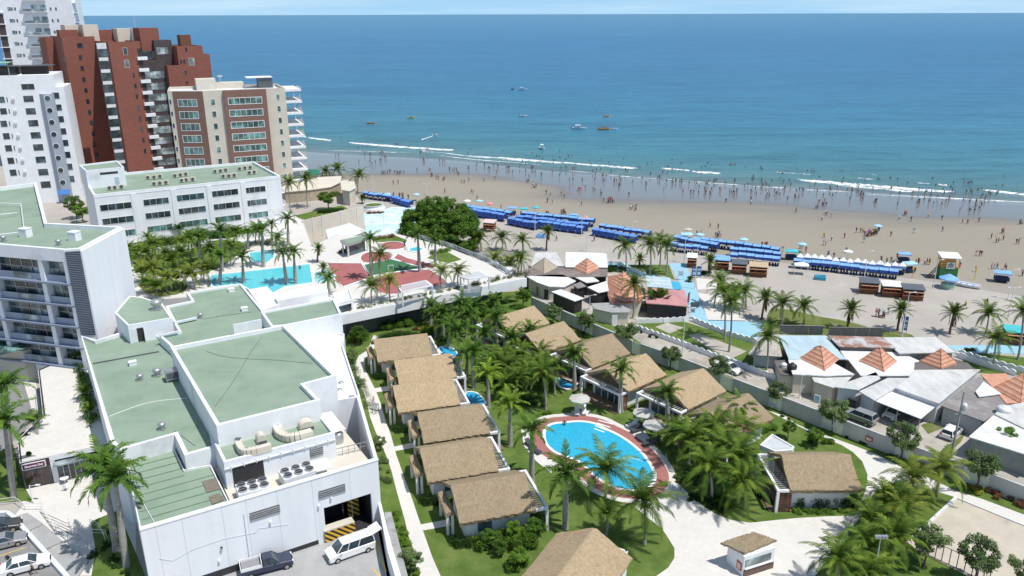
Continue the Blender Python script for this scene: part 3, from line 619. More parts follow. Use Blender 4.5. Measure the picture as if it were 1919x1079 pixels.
# room with stair door
S_=Pz('z2',11.9,718,928,645,858,727,762,800,770,912,805,968,886); block(hw,S_,8.5,11.9,.12,.25)
SF=Face(G('z2',718,928,11.9),G('z2',968,886,11.9),hw); t0,z1=SF.at('z2',768,955); m=SF.mb(); m.box(t0,-.03,9.1,t0+.9,0,11.2,0); m.box(t0+.9,-.5,9.1,t0+.95,0,11.2,1); m.box(t0-.75,-.05,9.1,t0-.05,0,11.2,1); obj('door',m,[m_dark,m_alu],hw)
# north-east raised roof and the white terrace beside the hall
R2=Pz('h4',12.2,1030,245,1395,178,1560,148,1614,262,1205,342,1105,352); block(hw,R2,4.9,12.2,.3,.35)
block(hw,Pz('h3',9.3,965,552,1225,510,1090,110,1102,20,640,-60,700,500),0,9.3,.35,.2,roof=m_white2)
for q in ((1075,403),(1062,458),(1158,513)): 
    p=G('h3',*q,9); m=MB(); m.lathe([(.35,0),(.35,.12),(0,.16)],(*p,8.97),10); obj('roof_hatch',m,m_steel,hw)
# service yard walls
YA=G('z4',725,570,8); YB=G('z4',643,292,9.3); m=MB(); e=Face(YA,YB); 
m=MB(YA,e.ang); m.box(0,0,0,e.L,.35,8); m.add([(0,0,8),(e.L,0,8),(e.L,.35,8),(0,.35,8),(0,0,8.1),(e.L,0,9.6),(e.L,.35,9.6),(0,.35,8.1)],[(4,5,6,7),(0,1,5,4),(2,3,7,6),(1,2,6,5),(3,0,4,7)])
obj('yard_wall',m,m_wall,hw)
m=F.mb(); m.box(8.6,.3,6.8,F.L-.3,10.5,7.0); obj('yard_floor',m,m_cream,hw)
D0,D1=G('z4',45,578,10.3),G('z4',535,447,10.3); DF=Face(D0,D1,hw); m=MB(D0,DF.ang)
Dp=[(0,0),(DF.L,0),(DF.L,4.6),(0,4.6)]; Dw=[ (D0[0]+x*DF.c-y*DF.s,D0[1]+x*DF.s+y*DF.c) for x,y in Dp]; block(hw,Dw,7.0,10.3,.35,.3)
t0,t1,_,_=DF.rect('z4',80,600,222,600); m=DF.mb(); m.box(t0,-.03,7,t1,0,9.3); obj('plant_opening',m,m_dark,hw)
t0,t1,_,_=DF.rect('z4',425,530,482,520); zc=DF.at('z4',453,530)[1]; louvre(DF,t0,t1,zc-.5,zc+.5)
m=DF.mb(); m.box(-.05,-.18,9.45,DF.L,-.05,9.55); 
for i in range(9): m.box(.6+i*1.3,-.2,9.3,.7+i*1.3,-.02,9.7)
obj('pipe_run',m,m_alu,hw)
# white lean-to roof and railings in the yard
P=Pz('h3',8.8,925,640,1000,625,1112,760,985,800); g=MB(); g.prism(P,8.72,8.8); obj('yard_awning',g,m_alu,hw)
P=Pz('z4',8.2,425,575,495,558,530,600,455,620); g=MB(); g.prism(P,8.12,8.2); obj('yard_awning',g,m_alu,hw)
a_,b_=G('z4',540,520,8),G('z4',672,488,8); m=MB(); m.bar((*a_,8),(*b_,8),.08,.08)
for i in range(6): q=i/5; x=a_[0]+(b_[0]-a_[0])*q;y=a_[1]+(b_[1]-a_[1])*q; m.bar((x,y,7),(x,y,8),.06,.06)
m.bar((*a_,7.5),(*b_,7.5),.05,.05); obj('yard_railing',m,m_steel,hw)
# screen wall on the back roof
a_,b_=G('h4',832,340,11.8),G('h4',1035,300,11.8); s_=Face(a_,b_); m=s_.mb(); m.box(0,0,10.05,s_.L,.2,11.8); obj('screen_wall',m,m_wall,hw)
# skirting pipes
m=MB(); P=[(*G('h4',410,325,10.5),10.5),(*G('h4',570,290,10.5),10.5)]; m.bar(P[0],P[1],.35,.3); obj('roof_duct',m,m_white2,hw); m=MB(); P=[(*G('h4',295,418,10.6),10.6),(*G('h4',440,388,10.6),10.6)]; m.bar(P[0],P[1],.25,.25); obj('roof_duct',m,m_white2,hw)
# pool side bar buildings
pb=thing('pool_building','white flat-roofed pool building between the green roofs and the terrace pool','building',(*G('z2',1600,780,7),5))
block(pb,Pz('z2',7.4,1395,727,1500,709,1590,800,1480,843),4.9,7.4,.1,.2,wall=m_white,roof=m_white)
block(pb,Pz('z2',8.0,1545,768,1570,745,1830,690,1845,738,1560,790),4.9,8.0,.1,.2,wall=m_white,roof=m_white2)
block(pb,Pz('z2',6.6,1590,802,1880,765,1900,850,1830,860,1740,800,1600,825),4.9,6.6,.15,.2,wall=m_white,roof=m_white2)
pg=thing('planter_building','small white terrace cabin with a planter on its roof beside the pool building','building',(*G('z5',640,1000,6.5),5))
block(pg,Pz('z5',7,572,1000,700,960,728,1040,600,1075),4.9,7,.3,.25,wall=m_white,roof=m_white2)
f=Face(G('z5',600,1075,7),G('z5',728,1040,7),pg); window(f,.4,f.L-.5,5.1,6.4,m_glass,m_white,1)
# ================================================================ hotel tower at left
TZ=22.3
T0=G('z2',358,503,TZ);T1=G('z2',450,497,TZ);T2=G('z2',684,374,TZ);TL=G('z2',0,473,TZ); ft=Face(TL,T0); TLL=(TL[0]-ft.c*40,TL[1]-ft.s*40)
ht=thing('hotel_tower','tall white hotel tower at the left edge with glazed balconies and blank side wall','building',(*T0,0))
P=[TLL,T0,T1,T2]+Pz('z2',TZ,545,366,265,352,205,125,0,150)+[(TLL[0]-10,TLL[1]+22)]
m=MB(); P=ccw(P); core=[TLL,(T0[0],T0[1])]
block(ht,P,16.0,TZ,.7,.5) if False else None
FT=Face(TLL,T0,ht); L=FT.L
# body set back behind the balconies
def inn(p,d): return (p[0]-FT.s*d,p[1]+FT.c*d)
body=[inn(TLL,1.3),inn(T0,1.3),(T0[0],T0[1]),T1,T2]+Pz('z2',TZ,545,366,265,352,205,125,0,150)+[(TLL[0]-10,TLL[1]+22)]
m=MB(); m.prism(ccw(body),0,20.4,0); obj('wall',m,m_wall,ht)
m=MB(); m.prism(P,20.4,21.6); m.parapet(P,21.6,TZ,.5); obj('top_band',m,m_wall,ht)
g=MB(); g.sheet(offset(P,-.5),21.63); obj('roof',g,m_roof,ht)
m=FT.mb(); m.box(L-.55,0,0,L,1.3,20.4); 
for k in range(5):
    for tt in (4.4,13.5,22.5,31): m.box(L-tt-.75,0.05,0,L-tt,1.3,20.4)
    break
obj('pillar',m,m_wall,ht)
for k in range(5):
    zf=20.4-3.35*(k+1)
    m=FT.mb(); m.box(0,-.35,zf-.12,L+.1,1.3,zf+.12); obj('balcony_slab',m,M('slab_blue_grey',(.2,.24,.32),.6,.1,1) if k==0 else bpy.data.materials['slab_blue_grey'],ht)
    m=FT.mb(); m.box(0,.35,zf+.12,L-.55,.45,zf+1.1); obj('balcony_parapet',m,M('parapet_grey_blue',(.3,.35,.43),.5,.1,.5) if k==0 else bpy.data.materials['parapet_grey_blue'],ht)
    for tt0,tt1 in((.65,4.3),(5.3,13.3),(14.4,22.3),(23.4,30.9)):
        window(FT,L-tt1,L-tt0,zf+.9,zf+2.95,m_glass,m_steel,2 if tt1<5 else 5,2,fw=.07,depth=-1.2) if False else None
        m=FT.mb(); m.box(L-tt1,1.22,zf+.12,L-tt0,1.32,zf+3.2,0); n=max(2,int((tt1-tt0)/1.7))
        for i in range(n+1): x=L-tt1+(tt1-tt0)*i/n; m.box(x-.05,1.12,zf+.12,x+.05,1.25,zf+3.1,1)
        m.box(L-tt1,1.12,zf+1.75,L-tt0,1.25,zf+1.83,1); m.box(L-tt1,1.12,zf+2.9,L-tt0,1.25,zf+3.2,1)
        rr_=random.Random(k*7+int(tt0*3))
        for i in range(n):
            if rr_.random()<.45: x=L-tt1+(tt1-tt0)*i/n; m.box(x+.1,1.15,zf+.3,x+(tt1-tt0)/n*.85,1.2,zf+rr_.choice([1.7,2.8]),2)
        obj('window',m,[m_glass,m_steel,m_glassl],ht)
        if tt1>5: m=FT.mb(); m.box(L-tt1+3,.3,zf+.2,L-tt1+6.2,.34,zf+1.05); obj('balcony_panel',m,m_glassl,ht)
LF=Face(T0,T1,ht); m=LF.mb(); z=9.2; m.box(.1,-.05,9,LF.L-.05,0,22.0,1)
while z<21.9: m.box(.1,-.2,z,LF.L-.05,-.04,z+.1); z+=.27
obj('louvre_panel',m,[M('blue_grey_slats',(.17,.2,.26),.5,.1,1),m_darkgrey],ht)
m=MB(); o2=Face(T1,T2); m=o2.mb(); m.box(-.1,-.3,0,o2.L+.3,0,TZ-.3); obj('side_wall',m,m_wall,ht)
m=MB()
P_=[(*G('h1',-20,225,22.4),22.4),(*G('h1',115,215,22.4),22.4)]
def pipe(*pts,r=.09,z=22.2,name='roof_pipe',par=ht):
    q=[(*G('h1',pts[i],pts[i+1],z),z) for i in range(0,len(pts),2)]; m=MB(); m.tube(q,[r]*len(q),6); obj(name,m,m_alu,par)
pipe(-20,155,120,160,140,320); pipe(-20,340,130,322); pipe(-40,225,100,212)
for x,y in((152,350),(435,370)):
    p=G('h1',x,y,21.6); m=MB((*p,21.6),FT.ang); m.box(-.7,-.6,0,.7,.6,1.3); m.box(-.75,-.65,1.3,.75,.65,1.4); obj('roof_box',m,m_white,ht)
# entrance canopy and shop terrace
ep=thing('entrance_pavilion','low cream entrance pavilion with a glass canopy in front of the hotel tower','building',(*G('z3',150,60,5),0))
block(ep,Pz('z3',5.2,-300,-30,0,-8,235,10,262,48,98,88,-300,60),0,5.2,.3,.3,wall=m_cream,roof=m_white2)
ef=Face(G('z3',98,88,5.2),G('z3',262,48,5.2),ep); window(ef,1.2,ef.L-.3,.4,3.9,m_glass,m_alu,4,4,fw=.08)
P=Pz('z3',5.9,-200,30,0,35,150,66,0,105,-200,105); g=MB(); g.prism(P,5.8,5.88); obj('glass_canopy',g,m_glassg,ep)
m=MB(); 
for i in range(7):
    a_=G('z3',-60+i*32,34+i*4,5.95);c_=G('z3',-90+i*32,110-i*5,5.95); m.bar((*a_,5.95),(*c_,5.95),.08,.08)
obj('canopy_rib',m,m_steel,ep)
dl=thing('delicatessen','dark glass shop front with a lettered sign under a white terrace','shop',(*G('z3',215,556,3.6),0))
DL=Pz('z3',3.6,88,582,215,556,455,505,500,490,352,40,268,60,262,132,168,172,192,370,78,478)
block(dl,DL,0,3.6,.12,.2,wall=m_dark,roof=m_pave)
f1=Face(G('z3',88,582,3.6),G('z3',215,556,3.6),dl); f2=Face(G('z3',215,556,3.6),G('z3',455,505,3.6),dl)
window(f1,.1,f1.L-.2,.1,2.5,glassm('maroon_shop_glass',(.035,.02,.02),.1,.5),m_darkgrey,3,1); m=f1.mb(); m.box(0,-.1,2.6,f1.L,0,3.5); obj('fascia',m,M('dark_maroon_panel',(.045,.02,.025),.5,.1,1),dl)
t0,z0=f1.at('z3',96,600);t1,z1=f1.at('z3',202,578); zc=3.02
m=f1.mb(); m.box(t0,-.2,zc-.42,t1,-.12,zc+.42,0); m.box(t0+.1,-.23,zc-.32,t1-.1,-.19,zc+.32,1); obj('sign_board',m,[m_white,M('sign_plum',(.12,.02,.06),.5,.05,1)],dl)
letters(dl,'Gourmet Deli',f1,(t0+t1)/2,zc,.62*(t1-t0)/4.6 if t1-t0<4.6 else .62,m_white,.25)
window(f2,.6,f2.L-1,.1,2.4,m_glass,m_alu,7,1); m=f2.mb(); m.box(.3,-1.2,2.75,f2.L,-.0,2.83); obj('glass_awning',m,m_glassl,dl)
m=f2.mb(); m.box(0,-.05,0,.5,.0,3.3); m.box(0,-.08,3.1,f2.L,0,3.6); obj('front_pillar',m,m_alu,dl)
m=MB(); E_=ccw(Pz('z3',3.6,90,580,78,478,192,372,170,175))
m=MB(); m.bar((*G('z3',88,582,4.5),4.5),(*G('z3',78,478,4.5),4.5),.06,.06); m.bar((*G('z3',78,478,4.5),4.5),(*G('z3',190,372,4.5),4.5),.06,.06); m.bar((*G('z3',190,372,4.5),4.5),(*G('z3',168,172,4.5),4.5),.06,.06); m.bar((*G('z3',88,582,4.5),4.5),(*G('z3',455,505,4.5),4.5),.06,.06); obj('handrail',m,m_alu,dl)
# ================================================================ white hotel block behind the pool terrace
KZ=17.0
K0,K1,K2=G('z2',525,195,KZ),G('z2',1575,87,KZ),G('z2',1425,6,KZ); K3=(K0[0]+(K2[0]-K1[0])*1.05,K0[1]+(K2[1]-K1[1])*1.05)
hb=thing('hotel_block','long white four-storey hotel block with ribbon windows and a green roof behind the pool terrace','building',(*K0,0))
block(hb,[K0,K1,K2,K3],0,KZ,.6,.45)
KF=Face(K0,K1,hb)
cols=[(560,736,250,238),(805,945,222,210),(979,1145,198,185),(1178,1336,175,162),(1368,1490,156,145)]
for (x0,x1,yl,yr) in cols:
    t0=KF.at('z2',x0,yl)[0]; t1=KF.at('z2',x1,yr)[0]; zt=KF.at('z2',(x0+x1)/2,(yl+yr)/2)[1]
    for r_ in range(4):
        sh=.25*r_*0
        window(KF,t0,t1,zt-1.35-3.1*r_,zt-3.1*r_,m_glass if r_<2 else m_glassg,m_alu,4,1,fw=.09)
m=KF.mb()
for tt in (KF.at('z2',735,200)[0],KF.at('z2',960,180)[0],KF.at('z2',1160,160)[0],KF.at('z2',1352,140)[0]): m.box(tt,-.12,4.9,tt+1.1,0,16.4)
m.box(-.05,-.06,16.35,KF.L+.05,0,16.5); obj('pilaster',m,m_wall,hb)
SB=Pz('z1',20.2,443,926,655,901,697,938,480,958)
zz=HT('z1',520,1060,955,KZ-.6)
SB=Pz('z1',zz,443,926,655,901,697,938,480,958); block(hb,SB,KZ-.6,zz,.35,.3)
f=Face(G('z1',480,958,zz),G('z1',697,938,zz),hb); t0,t1,_,_=f.rect('z1',562,975,662,965); m=f.mb(); m.box(t0,-.05,zz-1.3,t1,0,zz-.8); obj('vent_slot',m,m_dark,hb)
m=f.mb(); t=f.at('z1',645,1010)[0]; m.box(t,-.05,KZ-.55,t+.9,0,KZ+1.5); obj('door',m,M('pale_blue_door',(.4,.5,.6),.5,.05,1),hb)
m=MB((*K1,0),KF.ang); 
for r_ in range(4): m.box(.0,3,KZ-5-3.1*r_,1.5,7,KZ-4.8-3.1*r_); m.box(1.4,3,KZ-4.8-3.1*r_,1.5,7,KZ-3.9-3.1*r_)
obj('balcony',m,m_white,hb)
# rooftop air conditioners ------------------------------------------------
def aircon():
    t=thing('air_conditioner','x','air conditioner'); m=MB(); m.box(-.5,-.18,.12,.5,.2,.95); m.box(-.45,-.1,0,-.35,.1,.12); m.box(.35,-.1,0,.45,.1,.12); obj('casing',m,m_cream,t)
    m=MB(); m.cyl((-.1,-.19,.55),(-.1,-.24,.55),.33,.33,10); obj('fan_grille',m,m_darkgrey,t); return t
ac=aircon()
for i,(x,y) in enumerate([(835,1010),(870,1008),(903,1003),(870,1045),(903,1042),(937,1038),(987,1000),(1018,995),(1048,990),(1025,1027),(1050,1023),(1087,1020),(620,1070),(650,1067),(687,1063),(1212,975),(1243,972),(1272,967),(1258,1002),(1290,1000),(1320,997),(1350,960),(1380,955),(1410,952),(1405,982),(1432,979)]):
    first_or_dup(USED,ac,(*G('z1',x,y,KZ-.55),KZ-.55),R(30),'small cream air conditioning unit in the rows on the long green hotel roof','rooftop air conditioners of the hotel block',1.15)
def turbine(s,p,z,label):
    t=thing('roof_ventilator',label,'ventilator',(*p,z),0,'roof ventilators'); m=MB(); m.box(-.45*s,-.45*s,0,.45*s,.45*s,.2*s); m.lathe([(.3*s,.2*s),(.3*s,.45*s)],n=10); obj('base',m,m_steel,t,False)
    m=MB(); m.lathe([(.28*s,.45*s),(.5*s,.6*s),(.55*s,.8*s),(.5*s,1.0*s),(.3*s,1.12*s),(.05*s,1.16*s)],n=14); obj('turbine_head',m,m_steel,t,False); return t
turbine(1.5,G('h4',285,235,11.7),11.75,'largest silver roof ventilator on the stair room roof')
turbine(.75,G('h4',597,290,10.1),10.1,'small silver ventilator beside the white roof duct')
turbine(1.0,G('h4',290,710,9.0),9.05,'silver turbine ventilator nearest the tall green hall')
turbine(.8,G('h4',165,740,9.0),9.05,'silver turbine ventilator left of a bigger one on the middle roof')
turbine(.8,G('z3',715,435,9.0),9.05,'lone silver ventilator near the front of the middle roof')
turbine(.8,G('h1',340,400,21.6),21.65,'silver ventilator near the corner of the hotel tower roof')
turbine(.8,G('h1',22,378,21.6),21.65,'silver ventilator at the left on the hotel tower roof')
for i,(k,x,y,z,l) in enumerate([('h4',820,100,10.1,'low white vent box near the far edge of the back roof'),('h4',915,237,10.1,'low white vent box in the middle of the back roof'),('h4',112,628,9.05,'white cubic vent box on the middle roof beside two ventilators')]):
    p=G(k,x,y,z); m=MB((0,0,0),30); m.box(-.45,-.35,0,.45,.35,.5); m.box(-.5,-.4,.5,.5,.4,.56); t=obj('vent_box',m,m_white); t.location=(*p,z); tag(t,l,'vent box','white vent boxes')
p=G('h4',405,735,9.05); t=thing('air_handler','grey box-shaped air handler against the wall of the tall green hall','air handler',(*p,9.05),R(30)); m=MB(); m.box(-.9,-.7,.3,.9,.7,1.5); m.box(-.9,-.6,0,-.7,.6,.3); m.box(.7,-.6,0,.9,.6,.3); obj('casing',m,m_steel,t,False); m=MB(); m.box(-.8,-.75,.5,.8,-.7,1.3); obj('grille',m,m_darkgrey,t,False)
def chiller(k,a,b_,c_,lab):
    A=G(k,*a,8.3);B=G(k,*b_,8.3);C_=G(k,*c_,8.3); an=math.atan2(B[1]-A[1],B[0]-A[0]); L=math.dist(A,B); Wd=2.1
    t=thing('chiller',lab,'chiller',(*C_,7.0),an,'chillers behind the front parapet'); m=MB(); m.box(0,0,.25,L,Wd,1.3,0)
    for x in(.1,L-.2): 
        for y in(.1,Wd-.2): m.box(x,y,0,x+.1,y+.1,.25,0)
    obj('casing',m,m_alu,t,False)
    for i in range(3):
        for j in range(2):
            x=L*(i+.5)/3;y=Wd*(j+.5)/2; f=MB(); f.cyl((x,y,1.3),(x,y,1.52),.46,.46,14,0); 
            fo=obj('fan',f,m_steel,t,False); h=MB(); h.cyl((x,y,1.5),(x,y,1.53),.4,.4,14,0); h.box(x-.4,y-.03,1.54,x+.4,y+.03,1.56,1); hh=obj('fan_opening',h,[m_dark,m_steel],fo,False)
chiller('z4',(85,675),(225,640),(110,722),'row of six round fans on the chiller nearer the green ribbed roof'); chiller('z4',(280,620),(420,578),(312,657),'six-fan chiller beside the white yard awning')
def duct(pts,w,lab,z=9.98):
    q=[(*G('h3',pts[i],pts[i+1],z+.5),z+.5) for i in range(0,len(pts),2)]; t=thing('roof_duct',lab,'duct',(*q[0][:2],z),0,'cream ducts in front of the hall'); m=MB()
    q=smooth_poly([p[:2] for p in q],2,False)
    for a_,c_ in zip(q,q[1:]): m.bar((*a_,z+.5),(*c_,z+.5),w,.75)
    obj('duct_run',m,m_cream,t); m=MB(); a_=q[0]; m.box(a_[0]-.3,a_[1]-.3,z+.89,a_[0]+.3,a_[1]+.3,z+.92); obj('duct_mouth',m,m_darkgrey,t)
duct((275,865,295,925,345,950,530,900),.65,'curved cream duct at the left end of the narrow roof below the hall'); duct((575,745,600,810,690,835,850,790),.9,'large curved cream duct in the middle of the narrow roof below the hall')
for x,y,l in((455,840,'small curved cream hood against the hall wall left of the large duct'),(805,735,'larger curved cream hood against the hall wall at the right')):
    p=G('h3',x,y,10.4); t=thing('roof_hood',l,'hood',(*p,9.98),R(30),'cream hoods'); s=.5 if x<500 else .8; m=MB(); pr=[(-s,0),(s,0),(s,.5)]+[(s*math.cos(R(a)),.5+.6*math.sin(R(a))) for a in range(0,181,20)]; 
    n=len(pr); m.add([(x_,-.5,z_) for x_,z_ in pr]+[(x_,.6,z_) for x_,z_ in pr],[(i,(i+1)%n,n+(i+1)%n,n+i) for i in range(n)]+[tuple(range(n))[::-1],tuple(range(n,2*n))]); obj('hood',m,m_cream,t,False)
    m=MB(); m.box(-s*.9,-.55,0.05,s*.9,-.5,.4); obj('hood_grille',m,m_darkgrey,t,False)
p=G('z4',550,490,7); t=thing('yard_tank','round grey tank standing in the service yard','tank',(*p,7)); m=MB(); m.lathe([(.6,0),(.65,.2),(.65,1.1),(.45,1.35),(.0,1.45)]); obj('tank_body',m,m_steel,t,False)
# seams, cables and joints that break up the big surfaces
m=MB(); a,b_=G('z3',410,145,9.06),G('z3',700,92,9.06); m.bar((*a,9.1),(*b_,9.1),.18,.14); obj('roof_upstand',m,m_darkgrey,hw)
def cable(k,z,pts,r=.03,mat=None,name='roof_cable'):
    P=smooth_poly([G(k,pts[i],pts[i+1],z) for i in range(0,len(pts),2)],2,False); m=MB(); m.tube([(*p,z) for p in P],[r]*len(P),4); obj(name,m,mat or m_darkgrey,hw)
cable('z3',9.06,(482,376,560,345,640,318,730,303,828,296),.04,m_white); cable('z3',9.06,(770,440,800,462,850,500,860,505)); cable('h4',12.1,(640,530,740,565,900,585,1150,592,1330,612,1400,615)); cable('h4',12.1,(1040,420,930,580,840,740,700,930),.025)
cable('z3',7.6,(560,580,620,740,690,862),.04,m_white); cable('h4',10.12,(610,300,760,272,960,248),.03)
for x in (160,300,455,620):
    t=F.at('z4',x,900)[0]; m=F.mb(); m.box(t-.01,-.008,0,t+.01,.0,7.95); obj('wall_joint',m,m_grey,hw)
for x in (700,820,1000):
    t=F.at('z3',x,950)[0]; m=F.mb(); m.box(t-.01,-.008,0,t+.01,.0,7.95); obj('wall_joint',m,m_grey,hw)
q=[F.at(*p) for p in(('z3',700,1000),('z3',760,1010),('z3',850,960),('z3',980,915),('z3',1128,885))]; q+=[F.at('z4',200,868),F.at('z4',330,850)]
q.sort(); m=F.mb(); m.tube([(t,-.05,z) for t,z in q],[.016]*len(q),4); obj('wall_cable',m,m_white2,hw)
m=F.mb(); 
t=F.at('z4',145,900)[0]; m.cyl((t,-.08,.3),(t,-.08,6.5),.035,.035,6); obj('downpipe',m,m_white2,hw)
# ================================================================ apartment towers
def zAt(p,ypx):
    lo,hi=-5.,120.
    for _ in range(50):
        m=(lo+hi)/2
        if proj(p[0],p[1],m)[1]>ypx: lo=m
        else: hi=m
    return lo
def chain(o,z,segs):
    P=[o]
    for a,x in segs:
        t=along(P[-1],a,x/3,z) if x>=0 else -x-0.0
        P.append(go(P[-1],a,t))
    return P
def wins(F,px,rows,spc,glass,frame,mull=1,zrow=None,fw=.09,name='window',skip=(),h=None,depth=.06):
    x0,y0,x1,y1=px; t0,t1,z0,z1=F.rect('z1',x0,y0,x1,y1)
    if h: z0=z1-h
    for r in range(rows):
        if r in skip: continue
        window(F,t0,t1,z0-spc*r,z1-spc*r,glass,frame,mull,1,fw,name,depth)
# --- beige tower with brown brick bays
o3=PD('z1',940,511,232); z=o3[2]; o=o3[:2]
bt=thing('apartment_tower','cream and brown brick apartment tower with balconies over the beach','building',(*o,0))
P=chain(o,z,[(5,968),(0,1138),(24,1182),(24,1250),(24,1492),(24,1518),(24,1602)])
back=[go(P[-1],114,17),go(P[0],110,15)]
ft=P+back; m=MB(); m.prism(ccw(ft),0,z-.8); m.parapet(ccw(ft),z-.8,z,.35); obj('wall',m,m_cream,bt)
g=MB(); g.sheet(offset(ccw(ft),-.35),z-.77); obj('roof',g,m_white2,bt)
F0,F1,F2,F3,F4,F5=[Face(P[i],P[i+1],bt) for i in range(6)]
F6=Face(P[6],P[7],bt) if len(P)>7 else F5
m=F1.mb(); m.box(0,-.12,0,F1.L,0,z-.15,0); obj('brick_bay',m,m_brickb,bt); m=F4.mb(); m.box(0,-.9,0,F4.L,0,z-.1,0); obj('brick_bay',m,m_brickb,bt)
F1b=Face((P[1][0]+F1.s*.12,P[1][1]-F1.c*.12),(P[2][0]+F1.s*.12,P[2][1]-F1.c*.12),bt); F4b=Face((P[4][0]+F4.s*.9,P[4][1]-F4.c*.9),(P[5][0]+F4.s*.9,P[5][1]-F4.c*.9),bt)
Fr=Face(P[5],P[7],bt)
wins(F1b,(1000,560,1108,598),7,3.5,m_glassg,m_white,4,fw=.14); wins(F4b,(1283,553,1472,578),7,3.5,m_glassg,m_white,6,fw=.16)
wins(Face(P[3],P[4],bt),(1184,558,1210,590),7,3.5,m_glassg,m_white,1); wins(F0,(951,558,966,584),7,3.48,m_glass,m_white,1); wins(Fr,(1553,530,1573,560),8,3.48,m_glassg,m_white,1)
Fs=Face(P[-1],back[0],bt)
for r in range(9):
    zz=z-.9-3.5*r; m=MB(P[-1],24); m.box(-.3,1.5,zz-.4,5.0,14,zz+.3); m.box(4.9,1.6,zz+.3,4.95,14,zz+.8,1); obj('balcony',m,[m_white,m_glassl],bt)
m=MB(P[-1],24)
m.cyl((4.5,2,0),(4.5,2,z-1),.14,.14,6); m.cyl((4.5,13.4,0),(4.5,13.4,z-1),.14,.14,6); obj('balcony_column',m,m_cream,bt)
def topbox(par,k,x0,y0,x1,dep,ztop,zb,mat,ang,name='penthouse',d=None,o_=None):
    q=o_ if o_ else PD(k,x0,y0,d)[:2]; t=along(q,ang,x1/3,ztop); m=MB(q,ang); m.box(0,0,zb,t,dep,ztop); return obj(name,m,mat,par)
q=PD('z1',1100,447,241); topbox(bt,'z1',1100,447,1210,6,q[2],z-1,m_cream,24,d=241); q2=PD('z1',1212,452,246); topbox(bt,'z1',1212,452,1370,5,q2[2]-.8,z-1,m_cream,24,d=246)
q2=PD('z1',1385,435,246); topbox(bt,'z1',1385,435,1530,5,q2[2],q2[2]-.25,m_white,24,'roof_awning',246); topbox(bt,'z1',1450,450,1530,4,q2[2]-.3,z-1,m_darkgrey,24,'roof_room',248)
q=PD('z1',1235,428,248); m=MB(); m.lathe([(.1,0),(.1,1.4),(.8,1.8),(.9,2.0)],(q[0],q[1],z+1)); obj('roof_dish',m,m_alu,bt)
# --- red brick tower
o3=PD('z1',345,207,250); z=o3[2]; o=o3[:2]; PH=40
rt=thing('apartment_tower','tall red brick apartment tower with dark bays and small white balconies','building',(*o,0))
P=chain(o,z,[(PH,530),(PH-90,602),(PH,782)])
p3=P[3]; p4=go(p3,PH+90,3.2); t=along(p4,PH,902/3,z); p5=go(p4,PH,t); p6=go(p5,PH-90,2.6); p7=go(p6,PH,along(p6,PH,985/3,z)); p8=go(p7,PH,along(p7,PH,1130/3,z)); p9=go(p8,PH,along(p8,PH,1176/3,z-5))
pl=go(o,PH+90,along(o,PH+90,300/3,z)); pl2=go(pl,PH+180,2.5); pl3=go(pl2,PH+90,10)
def bb(poly,zt,mat=m_brick,nm='wall',zb=0):
    m=MB(); m.prism(ccw(poly),zb,zt-.6); m.parapet(ccw(poly),zt-.6,zt,.3); obj(nm,m,mat,rt)
zA=z; zB=zAt(P[2],235/3); zC=zAt(p7,259.3/3)
bb([o,P[1],go(P[1],PH+90,16),go(o,PH+90,16)],zA); bb([pl2,pl,go(pl,PH+90,9),pl3],zA-.4)
bb([P[2],p3,go(p3,PH+90,19),go(P[2],PH+90,19)],zB)
bb([p4,p5,go(p5,PH+90,12),go(p4,PH+90,12)],zB-6); bb([p6,p7,go(p7,PH+90,14),go(p6,PH+90,14)],zAt(p6,368/3)); bb([p7,p8,go(p8,PH+90,16),go(p7,PH+90,16)],zC); bb([p8,p9,go(p9,PH+90,13),go(p8,PH+90,13)],zAt(p8,305/3))
FA=Face(o,P[1],rt);FD=Face(P[1],P[2],rt);FB=Face(P[2],p3,rt);FR2=Face(p4,p5,rt);FG=Face(p7,p8,rt);FG2=Face(p6,p7,rt)
m_br_dark=M('dark_bay_frame',(.07,.055,.055),.7,.2,1)
for i,(x,y) in enumerate([(450,255),(452,322),(462,384),(472,447),(483,508),(494,570),(504,632),(514,690),(524,750),(534,812),(545,870)]):
    w_=17 if i==0 else 10; t0,t1,z0,z1=FA.rect('z1',x-w_,y-12,x+w_,y+12); window(FA,t0,t1,z0,z1,m_glass,m_br_dark,1,fw=.05)
# glazed bay column
t0,t1,z0,z1=FB.rect('z1',600,265,652,950)
m=FB.mb(); m.box(t0-.2,-.5,0,t1+.3,0,FB.at('z1',600,240)[1]); obj('bay',m,m_white2,rt)
Fb=Face((P[2][0]+FB.s*.5,P[2][1]-FB.c*.5),(p3[0]+FB.s*.5,p3[1]-FB.c*.5),rt)
zr=FB.at('z1',620,275)[1]
for r in range(12): window(Fb,t0,t1,zr-2.2-3.54*r,zr-3.54*r,m_glass,m_br_dark,2,2,fw=.12)
for i,(x,y,w_,h_) in enumerate([(704,288,14,19),(713,358,15,20),(752,420,7,12),(762,483,7,12),(770,542,7,12),(780,608,7,12),(788,668,7,12),(797,728,7,12),(806,788,7,12),(815,848,7,12)]):
    t0,t1,z0,z1=FB.rect('z1',x-w_,y-h_,x+w_,y+h_); window(FB,t0,t1,z0,z1,m_glassl if i==1 else m_glass,m_white if i<2 else m_br_dark,1,fw=.06)
